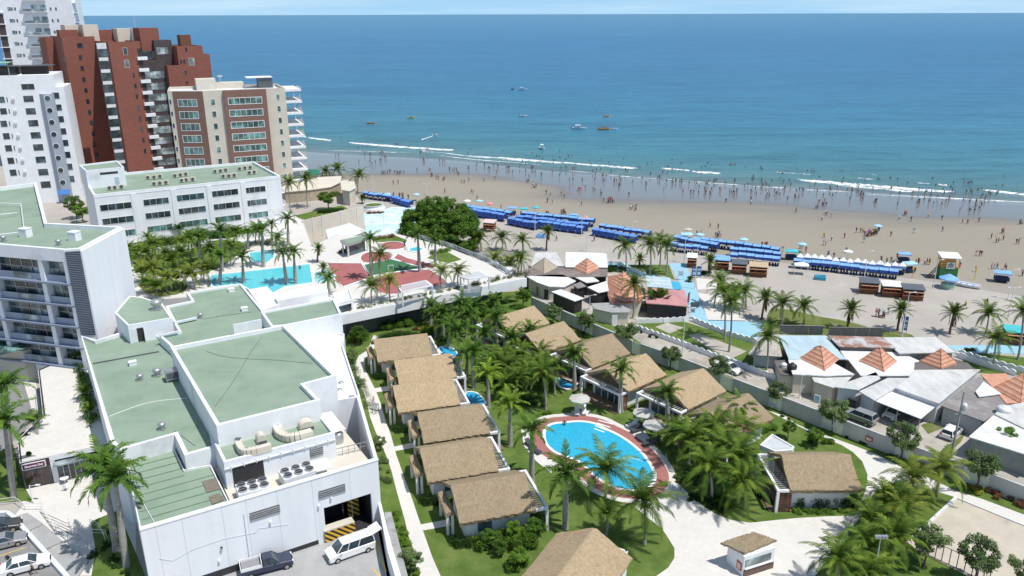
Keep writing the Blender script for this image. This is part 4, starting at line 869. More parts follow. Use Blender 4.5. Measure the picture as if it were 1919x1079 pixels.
# white balconies at the corner
q=go(p3,PH,0)
zr=zAt(p3,318/3)
for r in range(11):
    m=MB(p3,PH); m.box(-1.6,-.7,zr-3.54*r-1.0,1.4,.6,zr-3.54*r); obj('balcony',m,m_white,rt)
m=MB(p3,PH); m.box(-1.2,-.05,0,-.02,.1,zr+2.5); obj('balcony_recess',m,m_dark,rt)
m=FR2.mb(); zz=zAt(p4,340/3); m.box(.2,-.08,0,FR2.L,0,zz); obj('dark_bay',m,m_br_dark,rt)
zr=zAt(p4,403/3); Fq=Face((p4[0]+FR2.s*.08,p4[1]-FR2.c*.08),(p5[0]+FR2.s*.08,p5[1]-FR2.c*.08),rt)
for r in range(10): window(Fq,1.0,FR2.L-.3,zr-2.3-3.54*r,zr-3.54*r,m_glassl,m_br_dark,5,2,fw=.12)
m=MB(p4,PH); zt=zAt(p4,338/3); 
for r in range(1): m.box(1.5,2,zt,FR2.L,2.2,zt+2.6)
obj('terrace_glazing',m,m_glass,rt)
for (x,y,w_,h_,g_) in [(1047,277,6,9,m_glass),(1018,346,6,10,m_glass),(1036,346,6,10,m_glass),(1077,346,17,19,m_glassl),(1044,408,7,9,m_glass),(1050,464,5,7,m_glass)]:
    t0,t1,z0,z1=FG.rect('z1',x-w_,y-h_,x+w_,y+h_); window(FG,t0,t1,z0,z1,g_,m_white if w_>10 else m_br_dark,1,fw=.06)
# volumes on the roof
def vol(x0,y0,x1,d,dep,zb,mat,nm='penthouse'):
    q=PD('z1',x0,y0,d); t=along(q[:2],PH,x1/3,q[2]); m=MB(q[:2],PH); m.box(0,0,zb,t,dep,q[2]); return obj(nm,m,mat,rt),q,t
vol(362,140,462,257.0,6,zA-2,m_cream); vol(462,138,548,255.8,5,zA-2,m_cream); vol(330,168,436,254.0,4,zA-2,m_brick)
vol(553,168,640,260.5,5,zB-3,m_brick); vol(655,160,742,259.3,6,zB-3,m_cream); _,q,t=vol(742,158,795,260.5,6,zB-6,m_white2); _,q,t=vol(780,157,888,255.8,7,zB-8,m_brick)
_,q,t=vol(862,226,962,258.1,5,zB-12,m_br_dark,'dark_penthouse'); f=Face(q[:2],go(q[:2],PH,t),rt); a=f.rect('z1',878,265,948,303); window(f,*a,m_glassl,m_br_dark,4,1)
vol(1010,196,1070,266.3,3,zC-1,m_wood,'roof_pergola')
q=PD('z1',755,115,259.3); m=MB(); m.cyl((q[0],q[1],zB),(q[0],q[1],q[2]+2),.08,.04,5); obj('antenna',m,m_alu,rt)
for r in range(13):                                        # service windows on the shaded left face
    FL=Face(go(o,PH+90,6.5),o,rt) if r==0 else FL
    z0=zA-4-3.54*r; window(FL,4.3,5.2,z0,z0+1.1,m_glass,m_cream,1,fw=.08)
# --- near white tower
o3=PD('z1',-90,440,226); z=o3[2]+.0; o=o3[:2]; A=20
wt=thing('apartment_tower','white apartment tower with a grey stripe of round windows','building',(*o,0))
z=zAt(o,428/3); P=chain(o,z,[(A,200),(A,300),(A,344)])
poly=[o,P[2],go(P[2],A+90,16),go(o,A+90,16)]; m=MB(); m.prism(ccw(poly),0,z-.8); m.parapet(ccw(poly),z-.8,z,.3); obj('wall',m,m_white,wt)
poly=[P[2],P[3],go(P[3],A+90,14),go(P[2],A+90,14)]; zs=zAt(P[2],488/3); m=MB(); m.prism(ccw(poly),0,zs); obj('wall',m,m_white,wt)
FW=Face(o,P[3],wt)
tg0,tg1=FW.at('z1',222,540)[0],FW.at('z1',300,540)[0]; zg=FW.at('z1',205,528)[1]
m=FW.mb(); m.add([(tg0,0,0),(tg0+1.2,-1.6,0),(tg1+.3,-1.6,0),(tg1+.3,0,0),(tg0,0,zg),(tg0+1.2,-1.6,zg),(tg1+.3,-1.6,zg),(tg1+.3,0,zg)],[(0,1,5,4),(1,2,6,5),(2,3,7,6),(4,5,6,7)]); obj('grey_bay',m,M('pale_grey_paint',(.36,.4,.46),.7,.05,1),wt)
FGr=Face((o[0]+FW.s*1.6,o[1]-FW.c*1.6),(P[3][0]+FW.s*1.6,P[3][1]-FW.c*1.6),wt)
for (x,y) in [(268,552),(280,620),(291,687),(303,755),(316,820),(328,888),(341,957),(353,1025)]:
    t,zc=FGr.at('z1',x,y); m=FGr.mb(); m.cyl((t,-.1,zc),(t,.02,zc),.75,.75,14,0); m.cyl((t,-.05,zc),(t,.01,zc),.9,.9,14,1); obj('window',m,[m_glass,m_white],wt)
for (x,y) in [(162,555),(175,625),(189,692),(203,760),(217,828),(231,897),(245,967),(259,1037)]:
    t0,t1,z0,z1=FW.rect('z1',x-29,y-15,x+26,y+15); window(FW,t0-.15,t1+.15,z0-.1,z1+.1,m_glass,m_alu,1,fw=.05)
t0,t1,z0,z1=FW.rect('z1',118,472,196,502); window(FW,t0,t1,z0,z1,m_glass,m_alu,2,fw=.05)
for (x,y) in [(316,537),(330,604),(342,670),(355,738),(367,803),(379,870),(390,937),(401,1005)]:
    t0,t1,z0,z1=FW.rect('z1',x-22,y-15,x+17,y+15); window(FW,t0-.15,t1+.15,z0-.1,z1+.1,m_glass,m_alu,1,fw=.05)
for i,(x,y) in enumerate([(8,560),(20,625),(22,695),(37,765),(49,833),(62,903),(75,970)]):
    t0,t1,z0,z1=FW.rect('z1',x-19,y-15,x+18,y+15); window(FW,t0-.15,t1+.15,z0-.1,z1+.1,m_glass,m_alu,1,fw=.05)
    t0,t1,z0,z1=FW.rect('z1',x+27,y-14,x+38,y+13); window(FW,t0,t1,z0,z1,m_glass,m_alu,1,fw=.05)
    t,zc=FW.at('z1',x+66,y-5); m=FW.mb(); m.box(t-.4,-.45,zc-.3,t+.4,0,zc+.3); obj('wall_air_conditioner',m,m_white2,wt)
m=FW.mb(); zz=z; m.box(-3,1,zz,8,9,zz+2.2,1); m.box(-4,.3,zz+2.4,FW.L-2,6,zz+2.6,0); m.box(9,3,zz,FW.L-4,6,zz+2.2,1); obj('roof_terrace',m,[m_darkgrey,m_br_dark],wt)
m=FW.mb(); m.box(-2,-1.0,zz+3.5,7,5,zz+3.65); m.cyl((-1,0,zz),(-1,0,zz+3.5),.1,.1,6); m.cyl((6.5,0,zz),(6.5,0,zz+3.5),.1,.1,6); obj('green_awning',m,M('pale_green_sheet',(.3,.5,.36),.6,.1,1),wt)
m=FW.mb(); t,zc=FW.at('z1',365,1062); m.add([(t-1.6,-3.4,zc-1),(t+1.6,-3.4,zc-1),(t+1.6,-1.5,zc+.2),(t-1.6,-1.5,zc+.2),(t-1.6,-3.4,zc-1.1),(t+1.6,-3.4,zc-1.1),(t+1.6,-1.5,zc+.1),(t-1.6,-1.5,zc+.1)],[(0,1,2,3),(7,6,5,4),(0,4,5,1),(1,5,6,2),(3,2,6,7),(0,3,7,4)]); obj('blue_awning',m,M('blue_canvas_awning',(.05,.16,.42),.7,.1,2),wt)
# --- far white tower, cut off by the top of the picture
o3=PD('z1',-30,60,275); o=o3[:2]; zt=68; A=16
w2=thing('apartment_tower','tallest white apartment tower behind the others, rising out of the top of the picture','building',(*o,0))
q=go(o,A+90,0); P=chain(o,54,[(A,150),(A,285),(A,412)])
poly=[o,P[3],go(P[3],A+90,16),go(o,A+90,16)]; m=MB(); m.prism(ccw(poly),0,zt); obj('wall',m,m_white,w2)
FV=Face(o,P[3],w2); t0=FV.at('z1',2,200)[0]; t1=FV.at('z1',40,200)[0]
m=FV.mb(); m.box(t0,-.06,20,t1,0,FV.at('z1',20,78)[1]); obj('dark_glazing',m,m_br_dark,w2)
zq=FV.at('z1',20,135)[1]
for r in range(-1,6): m=FV.mb(); m.box(t0-.6,-.5,zq-3.87*r-.15,t1+.4,0,zq-3.87*r+.15); obj('slab_edge',m,m_white,w2)
zb=FV.at('z1',215,130)[1]; tb0=FV.at('z1',148,130)[0]; tb1=FV.at('z1',262,130)[0]
for r in range(-2,8):
    zz=zb-3.87*r; m=FV.mb(); m.box(tb0,-1.5,zz-.2,tb1+1,0,zz); m.box(tb0,-1.5,zz,tb1+1,-1.42,zz+.9,1); obj('balcony',m,[m_white,m_glassl],w2)
    window(FV,tb0+2.5,tb0+4.4,zz+.1,zz+2.2,m_glassl,m_alu,2,fw=.06); window(FV,tb0+5.2,tb0+7.2,zz+.1,zz+2.2,m_glassl,m_alu,2,fw=.06)
    for tt in (FV.at('z1',295,130)[0],FV.at('z1',325,130)[0],FV.at('z1',72,100)[0],FV.at('z1',90,100)[0]):
        window(FV,tt,tt+.5,zz+.4,zz+1.4,m_glass,m_white2,1,fw=.04)
    tt=FV.at('z1',36,100)[0]; window(FV,tt+.9,tt+2.0,zz+.3,zz+1.5,m_glassl,m_alu,1,fw=.05)
m=MB(P[3],A)
for zz in (54.5,57.8,51.3): m=MB(P[3],A); m.box(-.3,1,zz,2.2,6,zz+.25); obj('side_balcony',m,m_white,w2)
# ================================================================ thatched villas
rv=random.Random(11)
m_thatchd=M('dark_gable_thatch',(.16,.115,.07),1,.3,6,bmp=.5)
def thatch_roof(name,parent,L,hw_,z0,z1,x0=0,seed=0,th=.38,world=False,ends=True):
    rr=random.Random(seed); nx=26; prof=[(-1,0),(-.97,.05),(-.8,.2),(-.6,.41),(-.4,.61),(-.2,.81),(-.05,.97),(0,1),(.05,.97),(.2,.81),(.4,.61),(.6,.41),(.8,.2),(.97,.05),(1,0)]
    V=[];nt_=len(prof)
    for i in range(nx+1):
        x=x0+L*i/nx
        for j,(u,w_) in enumerate(prof):
            e=rr.uniform(-.09,.09) if j in(0,nt_-1) else rr.uniform(-.03,.03)
            xe=x+(rr.uniform(-.08,.08) if i in(0,nx) else 0)
            V.append((xe,u*hw_+(e if j in(0,nt_-1) else 0),z0+(z1-z0)*w_+e*.5))
    n1=len(V)
    for i in range(nx+1):
        x=x0+L*i/nx
        for j,(u,w_) in enumerate(prof):
            V.append((x,u*(hw_-.12),z0+(z1-z0)*w_-th-(rr.uniform(0,.12) if j in(0,nt_-1) else 0)))
    F=[]
    for i in range(nx):
        for j in range(nt_-1):
            a=i*nt_+j; F.append((a,a+nt_,a+nt_+1,a+1)); F.append((n1+a,n1+a+1,n1+a+nt_+1,n1+a+nt_))
        a=i*nt_; F.append((a,n1+a,n1+a+nt_,a+nt_)); a+=nt_-1; F.append((a,a+nt_,n1+a+nt_,n1+a))
    for j in range(nt_-1): F.append((j,j+1,n1+j+1,n1+j)); a=nx*nt_+j; F.append((a,n1+a,n1+a+1,a+1))
    m=MB(); m.add(V,F,0,False); o=obj(name,m,m_thatch,parent,world); return o
def villa(label,loc,ang,group=None,wing=True,canopy=True,L=8.6,seed=1,deckside=1):
    t=thing('thatched_villa',label,'villa',(*loc,0),R(ang),group)
    thatch_roof('roof',t,L,4.15,3.08,5.2,0,seed)
    m=MB(); W=3.1; a,b_=.9,L-.5
    m.add([(a,-W,0),(b_,-W,0),(b_,W,0),(a,W,0),(a,-W,2.8),(b_,-W,2.8),(b_,W,2.8),(a,W,2.8),(a,0,4.6),(b_,0,4.6)],[(0,1,5,4),(2,3,7,6),(3,0,4,8,7),(1,2,6,5),(4,5,9,8),(6,7,8,9)]); obj('wall',m,m_white,t,False)
    m=MB(); m.add([(b_-.01,-3.5,2.6),(b_-.01,3.5,2.6),(b_-.01,0,4.85),(b_+.1,-3.5,2.6),(b_+.1,3.5,2.6),(b_+.1,0,4.85)],[(3,4,5),(0,2,1)]); obj('gable',m,m_thatchd,t,False)
    m=MB(); m.box(b_-.02,-2.6,.05,b_+.05,2.6,2.35,0)
    for y in(-2.6,-1.3,0,1.3,2.55): m.box(b_-.02,y-.04,.05,b_+.1,y+.06,2.35,1)
    obj('glass_door',m,[m_glass,m_alu],t,False)
    m=MB(); m.box(2.2,-W-.03,.9,3.8,-W,2.1,0); m.box(2.1,-W-.05,.8,3.9,-W-.02,.88,1); obj('window',m,[m_glass,m_alu],t,False)
    if canopy:
        m=MB(); rr=random.Random(seed+5); V=[];
        for i in range(9):
            y=-1.7+4.2*i/8
            for x,z in((-1.05,2.55),(-.95,2.9),(-.5,3.05),(-.1,2.95),(.05,2.55)): V.append((x+rr.uniform(-.05,.05),y,z+rr.uniform(-.05,.05)))
        m.add(V,[(i*5+j,(i+1)*5+j,(i+1)*5+j+1,i*5+j+1) for i in range(8) for j in range(4)]+[(0,1,2,3,4),(44,43,42,41,40),]+[(i*5+4,(i+1)*5+4,(i+1)*5,i*5) for i in range(8)]); obj('porch_roof',m,m_thatch,t,False)
        for x,y in((-.75,-1.45),(-.2,-1.45),(-.75,2.2)): m=MB(); m.box(x-.13,y-.13,0,x+.13,y+.13,2.6); obj('porch_pillar',m,m_white,t,False)
        m=MB(); m.box(.86,-.6,.05,.9,.4,2.2); obj('door',m,m_wood,t,False)
    if wing:
        x0,x1,y0,y1,z=L-.35,L+1.4,-4.0,4.0,3.0
        m=MB(); m.box(x0,y0,z-.28,x1,y0+.3,z); m.box(x0,y1-.3,z-.28,x1,y1,z); m.box(x1-.3,y0+.3,z-.28,x1,y1-.3,z); obj('pergola_frame',m,m_white,t,False)
        for x,y in((x1-.3,y0),(x1-.3,y1-.3)): m=MB(); m.box(x,y,0,x+.3,y+.3,z-.28); obj('pillar',m,m_white,t,False)
        m=MB(); m.box(x0-.1,y1-.3,0,x1-.3,y1-.1,z-.28); 
        y=y0+.5
        m2=MB()
        while y<y1-.4: m2.box(x0,y,z-.16,x1-.3,y+.07,z-.06); y+=.42
        obj('pergola_slat',m2,M('pergola_white',(.45,.44,.42),.7,.1,2) if 'pergola_white' not in bpy.data.materials else bpy.data.materials['pergola_white'],t,False)
        m2=MB(); z_=.15
        while z_<2.6: m2.box(x0,y1-.25,z_,x1-.3,y1-.15,z_+.12); z_+=.24
        m2.box(x0,y1-.2,0,x0+.1,y1-.1,2.7)
        obj('timber_screen',m2,m_wood,t,False)
        m=MB(); m.box(L-.7,-3.8,.0,L+2.0,3.8,.16); obj('deck',m,m_deck,t,False)
    return t
LV=[((-22.0,116.3),'first thatched villa of the left row, nearest the terrace'),((-17.6,108.2),'second thatched villa from the terrace in the left row'),((-16.6,99.7),'third thatched villa from the terrace in the left row'),((-12.3,91.7),'thatched villa in the left row level with the top of the big pool'),((-11.0,82.8),'thatched villa of the left row just before the last one'),((-6.8,75.0),'nearest thatched villa of the left row, beside flowering shrubs')]
for i,(p,l) in enumerate(LV): villa(l,p,17,'thatched villas in the left row',seed=i+1)
RV=[((3.9,131.5),'farthest thatched villa of the right row by the boundary wall'),((8.7,124.0),'second farthest thatched villa of the right row'),((16.1,118.5),'third farthest thatched villa of the right row'),((20.3,110.5),'thatched villa with terrace facing the umbrella at the pool top'),((27.8,105.1),'thatched villa with slatted pergola facing the two pool umbrellas'),((32.1,97.1),'nearest thatched villa of the right row, behind coconut palms')]
for i,(p,l) in enumerate(RV): villa(l,p,220,'thatched villas in the right row',seed=i+11)
v=villa('thatched villa at the bottom edge with its ridge pointing at the pool',(8.2,67.4),240.6,wing=False,canopy=False,L=11,seed=31)
for y in(3.3,): m=MB(); m.box(-1.0,y-.3,0,1.1,y-.05,3.0); m.box(-1.0,y-3,2.7,-.8,y,3.0); obj('side_wall',m,m_white,v,False)
villa('thatched pool house with pergola, standing alone amid white paving',(39.4,81.2),180,canopy=False,L=8.1,seed=41)
P=Pz('r6',2.8,520,150,585,92,703,160,690,178,600,185); t=thing('service_cabin','small flat pale-roofed cabin behind the thatched pool house','cabin',(*P[0],0)); block(t,P,0,2.8,.15,.2,wall=m_white,roof=M('pale_flat_roof',(.5,.53,.55),.8,.1,1))
# thatched kiosk
A_,B__,C_=(22.2,68.7),G('r6',428,852,0),(26.75,67.8); t=thing('thatched_kiosk','small white kiosk with sloping thatched roof, alone on the white plaza','kiosk',(*B__,0))
D_=(A_[0]+C_[0]-B__[0],A_[1]+C_[1]-B__[1]); kp=ccw([A_,B__,C_,D_]); m=MB(); m.prism(kp,0,2.45); obj('wall',m,m_white,t)
kf=Face(B__,C_,t); m=kf.mb(); m.box(.15,-.06,1.15,kf.L-.45,0,2.0,0); m.box(.1,-.25,1.0,kf.L-.3,0,1.1,1); obj('serving_hatch',m,[m_glassl,m_white],t); m=kf.mb(); m.box(.05,-.12,.02,kf.L-.05,0,.8); obj('counter_front',m,M('brown_stone',(.14,.09,.075),.8,.2,2),t)
kl=Face(A_,B__,t); m=kl.mb(); m.box(kl.L*.62,-.08,.55,kl.L*.9,0,1.45,0); m.box(kl.L*.67,-.1,.68,kl.L*.85,-.07,1.32,1); obj('notice_board',m,[m_red,m_cream],t)
kr=offset(kp,.55); m=MB(); 
cx=sum(p[0] for p in kr)/4; cy=sum(p[1] for p in kr)/4
nn=14; V=[]
rr=random.Random(3)
Kc=[G('r6',313,668,2.75),G('r6',438,722,2.75),G('r6',610,655,2.75),G('r6',490,610,3.5)]
for i in range(nn+1):
    for j in range(nn+1):
        a,b_=i/nn,j/nn; p=[(Kc[0][q]*(1-a)+Kc[1][q]*a)*(1-b_)+(Kc[3][q]*(1-a)+Kc[2][q]*a)*b_ for q in(0,1)]; z=(2.75)*(1-b_)+(3.5*(1-a)+2.75*a)*b_
        e=.06 if 0<i<nn and 0<j<nn else .12; V.append((p[0]+rr.uniform(-e,e)*.5,p[1]+rr.uniform(-e,e)*.5,z+rr.uniform(-e,e)*.5))
n1=len(V); V+=[(x,y,z-.22) for x,y,z in V]
F=[f for i in range(nn) for j in range(nn) for a in [i*(nn+1)+j] for f in((a,a+nn+1,a+nn+2,a+1),(n1+a,n1+a+1,n1+a+nn+2,n1+a+nn+1))]
e=[i for i in range(nn+1)]; 
for i in range(nn):
    for a,b_ in((i,i+1),(nn*(nn+1)+i+1,nn*(nn+1)+i),((i+1)*(nn+1),i*(nn+1)),(i*(nn+1)+nn,(i+1)*(nn+1)+nn)): F.append((a,b_,n1+b_,n1+a))
m.add(V,F); obj('roof',m,m_thatch,t)
# plunge pools
def ppool(k,*p,lab=None):
    P=smooth_poly(GS(k,0,*p),1); P=ccw(P); g=MB(); n=len(P); O=offset(P,.25); g.add([(*q,.08) for q in P]+[(*q,.2) for q in P]+[(*q,.2) for q in O]+[(*q,.03) for q in O],[f for i in range(n) for j in [(i+1)%n] for f in((i,n+i,n+j,j),(n+i,2*n+i,2*n+j,n+j),(2*n+i,3*n+i,3*n+j,2*n+j))])
    struct('plunge_pool_coping',g,m_white); g=MB(); g.sheet(P,.12); struct('plunge_pool_water',g,m_pool3)
ppool('r2',572,398,655,392,690,430,735,500,690,450,600,442); ppool('r2',750,702,810,695,860,730,905,800,870,775,760,775); ppool('r3',140,560,160,528,285,560,275,600,200,605); ppool('r2',845,345,880,330,1000,400,960,415,880,395)
# umbrellas and loungers
def umbrella(label,p,r=1.55,h=2.5,mat=None,group=None,z=0):
    t=thing('parasol',label,'parasol',(*p,z),0,group); m=MB(); n=8; V=[(0,0,h+.28)]+[(r*math.cos(2*math.pi*i/n),r*math.sin(2*math.pi*i/n),h-.12) for i in range(n)]+[(r*math.cos(2*math.pi*i/n),r*math.sin(2*math.pi*i/n),h-.3) for i in range(n)]
    m.add(V,[(0,1+i,1+(i+1)%n) for i in range(n)]+[(1+i,1+n+i,1+n+(i+1)%n,1+(i+1)%n) for i in range(n)]); obj('canopy',m,mat or m_cream,t,False)
    m=MB(); m.cyl((0,0,0),(0,0,h+.35),.035,.035,6); m.cyl((0,0,0),(0,0,.08),.28,.28,10); obj('pole',m,m_alu,t,False); return t
m_canvas=M('pale_grey_canvas',(.5,.49,.45),.9,.06,2)
for (x,y),l in zip([(305,770),(728,868),(798,950)],['cream parasol at the top edge of the main pool','farther of two grey parasols right of the main pool','nearer of two grey parasols right of the main pool']):
    umbrella(l,G('r3',x,y-8),mat=m_canvas,group='parasols round the main pool')
def lounger(mat,fm):
    t=thing('sun_lounger','x','sun lounger'); m=MB(); m.box(-.33,-.95,.24,.33,.95,.3); 
    for x in(-.3,.24):
        for y in(-.85,.78): m.box(x,y,0,x+.06,y+.06,.24)
    obj('frame',m,fm,t,False); m=MB(); m.box(-.31,-.93,.3,.31,.35,.38); m.add([(-.31,.35,.3),(.31,.35,.3),(.31,.95,.72),(-.31,.95,.72),(-.31,.33,.38),(.31,.33,.38),(.31,.9,.8),(-.31,.9,.8)],[(3,2,1,0),(4,5,6,7),(0,1,5,4),(1,2,6,5),(2,3,7,6),(3,0,4,7)]); obj('cushion',m,mat,t,False); return t
lw=lounger(m_white,m_alu); ld=lounger(M('charcoal_fabric',(.05,.055,.065),.8,.2,3),m_darkgrey)
for k,x,y,a,l,q in [('r3',288,765,-5,'left white sun lounger below the top pool parasol',lw),('r3',335,760,-3,'right white sun lounger below the top pool parasol',lw),('r3',655,850,-55,'white sun lounger under the farther grey parasol',lw),('r3',688,885,-60,'dark sun lounger just below the farther grey parasol',ld),('r3',770,975,-70,'dark sun lounger under the nearer grey parasol',ld),('r3',800,955,-70,'dark sun lounger tucked behind another under the nearer parasol',ld),('r5',935,240,40,'dark sun lounger left of the main pool beside a palm trunk',ld),('r5',905,205,35,'dark sun lounger left of the pool, nearer the red deck',ld)]:
    first_or_dup(USED,q,(*G(k,x,y),.07),R(a),l,'sun loungers round the main pool',1.05)
# pool steps
m=MB(); a_=G('r3',440,810); t=thing('pool_steps','white curved entry steps at the top of the main pool','steps',(*a_,0)); 
for i,(p0,p1) in enumerate([((430,812),(525,838)),((420,830),(510,860)),((410,850),(490,880)),((402,868),(470,892))]):
    A1,B1=G('r3',*p0),G('r3',*p1); m=MB(); m.bar((*A1,.09+.0*i),(*B1,.09),.22,.06); obj('step',m,m_white,t)
# terrace fittings
def pergola(lab,k,pts,zt):
    P=Pz(k,zt,*pts); t=thing('pergola',lab,'pergola',(*P[0],DZ),0,'white slatted pergolas on the terrace')
    for p in P: m=MB((*p,0)); m.box(-.15,-.15,DZ,.15,.15,zt-.2); obj('post',m,m_white,t)
    m=MB(); 
    for i in range(4): m.bar((*P[i],zt-.1),(*P[(i+1)%4],zt-.1),.25,.22)
    obj('frame',m,m_white,t); m=MB()
    for i in range(1,18):
        a=i/18; p=(P[0][0]*(1-a)+P[1][0]*a,P[0][1]*(1-a)+P[1][1]*a,zt+.05);q=(P[3][0]*(1-a)+P[2][0]*a,P[3][1]*(1-a)+P[2][1]*a,zt+.05); m.bar(p,q,.13,.12)
    obj('slat',m,m_white,t)
pergola('left slatted white pergola on the front edge of the play terrace','z5',(1062,945,1270,900,1318,935,1095,985),DZ+2.7)
pergola('right slatted white pergola nearer the glass railing corner','z5',(1530,870,1670,830,1742,865,1590,890),DZ+2.7)
P=Pz('z5',DZ+3,628,598,805,560,845,580,680,632); t=thing('terrace_cabin','small cabin with a flat green roof on the play terrace','cabin',(*P[0],DZ)); m=MB(); m.prism(ccw(P),DZ+2.5,DZ+3,0); obj('roof_slab',m,m_steel,t); g=MB(); g.prism(offset(ccw(P),-.35),DZ+3,DZ+3.05); obj('roof',g,m_roof,t); m=MB(); m.prism(offset(ccw(P),-.8),DZ,DZ+2.5); obj('wall',m,m_glass,t)
for q in offset(ccw(P),-.4): m=MB((*q,0)); m.box(-.15,-.15,DZ,.15,.15,DZ+2.5); obj('post',m,m_alu,t)
# glass railing on the terrace edge
t=thing('glass_railing','long glass railing round the seaward edge of the terrace','railing',(*G('z5',1740,770,DZ),DZ)); RP=[G(*q,DZ) for q in [('z5',1900,865),('z5',1740,768),('z5',1430,648),('z5',1210,588)]]
for a,b_ in zip(RP,RP[1:]):
    L_=math.dist(a,b_); n=int(L_/1.8); m=MB(); m.bar((*a,DZ+1.05),(*b_,DZ+1.05),.06,.05); obj('handrail',m,m_alu,t); m=MB(); m.bar((*a,DZ+.55),(*b_,DZ+.55),.03,.9); obj('glass_pane',m,m_glassl,t)
    for i in range(n): q=i/n; x=a[0]+(b_[0]-a[0])*q;y=a[1]+(b_[1]-a[1])*q; m=MB(); m.box(x-.04,y-.04,DZ,x+.04,y+.04,DZ+1.05); obj('post',m,m_alu,t)
# football goal on the green play surface
a=G('z5',990,835,DZ);b_=G('z5',1028,830,DZ); t=thing('small_goal','small white goal on the green play surface','goal',(*a,DZ)); m=MB(); m.tube([(*a,DZ),(*a,DZ+1.3),(*b_,DZ+1.3),(*b_,DZ)],[.05]*4,5); obj('goal_frame',m,m_white,t)
# ================================================================ boundary wall and its slatted openings
bw=thing('boundary_wall','long pale grey boundary wall with slatted openings between garden and alley','wall',(20.5,121.6,0))
SG=[(3.7,143.9),(7.5,138.8),(9.0,136.8),(12.6,132.1),(14.2,129.9),(20.0,122.2),(21.2,120.9),(25.0,116.9),(26.5,115.4),(31.6,109.4),(33.0,107.7),(37.0,103.1),(38.4,101.5),(42.4,96.9),(44.4,94.6),(49.0,89.4),(50.5,87.8),(54.6,83.6),(56.6,81.5),(62.5,74.6),(64,73),(70,66)]
WH=2.3
for i in range(0,len(SG)-1):
    a,b_=SG[i],SG[i+1]; f=Face(a,b_,bw); m=f.mb()
    if i%2==0:
        m.box(0,0,0,f.L,.2,WH,0); m.box(-.03,-.04,WH,f.L+.03,.24,WH+.08,0); m.box(f.L/2-.02,-.02,0,f.L/2+.02,0,WH,1); obj('wall_panel',m,[m_wallgrey,m_grey],bw)
    else:
        z=.1
        while z<WH-.2: m.box(0,.05,z,f.L,.1,z+.17); z+=.24
        obj('slat_panel',m,m_alu,bw)
for (x,y) in ((888,862),(600,625)):
    f=Face(SG[14],SG[15],bw) if x>700 else Face(SG[12],SG[13],bw)
f=Face(SG[14],SG[15],bw); t0,t1,z0,z1=f.rect('r4',866,838,908,885); t=thing('notice_board','red-framed notice board hanging on the grey boundary wall','notice board',(*SG[14],0)); m=f.mb(); m.box(t0,-.14,z0,t1,-.06,z1,0); m.box(t0+.13,-.17,z0+.13,t1-.13,-.13,z1-.13,1); obj('board',m,[m_red,m_cream],t)
# garden side wall by the car park
P=GS('z4',2.2,735,745,765,800,812,1075,850,1065,782,797,760,745)
t=thing('garden_wall','thick grey concrete wall between the car park and the garden path','wall',(*P[0],0)); Q=GS('z4',2.2,752,800,783,796,900,1250,862,1260); m=MB(); m.prism(ccw(Q),0,2.2); obj('wall_body',m,m_grey,t)
Q=GS('z4',2.6,722,738,733,738,790,960,830,1090,860,1200,845,1200,800,1080,765,960); m=MB(); m.prism(ccw(Q),0,2.6); obj('inner_wall',m,m_wall,t)
# scalloped low white walls
def scallop(label,pts,h=.75,name='scalloped_wall'):
    P=[G(*q) for q in pts]; t=thing(name,label,'wall',(*P[0],0),0,'scalloped white garden walls')
    for a,b_ in zip(P,P[1:]):
        f=Face(a,b_,t); n=max(1,int(f.L/1.1)); w_=f.L/n; V=[];top=[]
        for i in range(n):
            for q in range(6): u=q/6; top.append((w_*(i+u),h+.28*abs(math.sin(math.pi*u))))
        top.append((f.L,h)); k=len(top); m=f.mb()
        V=[(x,0,0) for x,z in top]+[(x,0,z) for x,z in top]+[(x,.22,0) for x,z in top]+[(x,.22,z) for x,z in top]
        F=[f_ for i in range(k-1) for f_ in((i,i+1,k+i+1,k+i),(k+i,k+i+1,3*k+i+1,3*k+i),(3*k+i,3*k+i+1,2*k+i+1,2*k+i))]; m.add(V,F); m.box(-.12,-.08,0,.12,.3,h+.15); obj('wall_run',m,m_white,t)
scallop('scalloped white wall along the alley edge of the small park',[('r3',690,208),('r3',870,272),('r3',1010,322),('r3',1180,388),('r3',1340,442),('r3',1610,545)])
scallop('scalloped white wall on the seaward side of the small park',[('r3',690,165),('r3',870,160),('r3',1000,152),('r3',1040,145),('r3',1280,245),('r3',1480,300)])
scallop('scalloped white wall beside the blue promenade at far right, farther run',[('r4',1480,300),('r4',1620,345),('r4',1919,425)]); scallop('scalloped white wall beside the blue promenade at far right, nearer run',[('r4',1470,318),('r4',1600,365),('r4',1860,445)])
scallop('short scalloped white wall below the three beach palms',[('t3',-260,560),('t3',0,570),('t3',130,640),('t3',300,700)],.5)
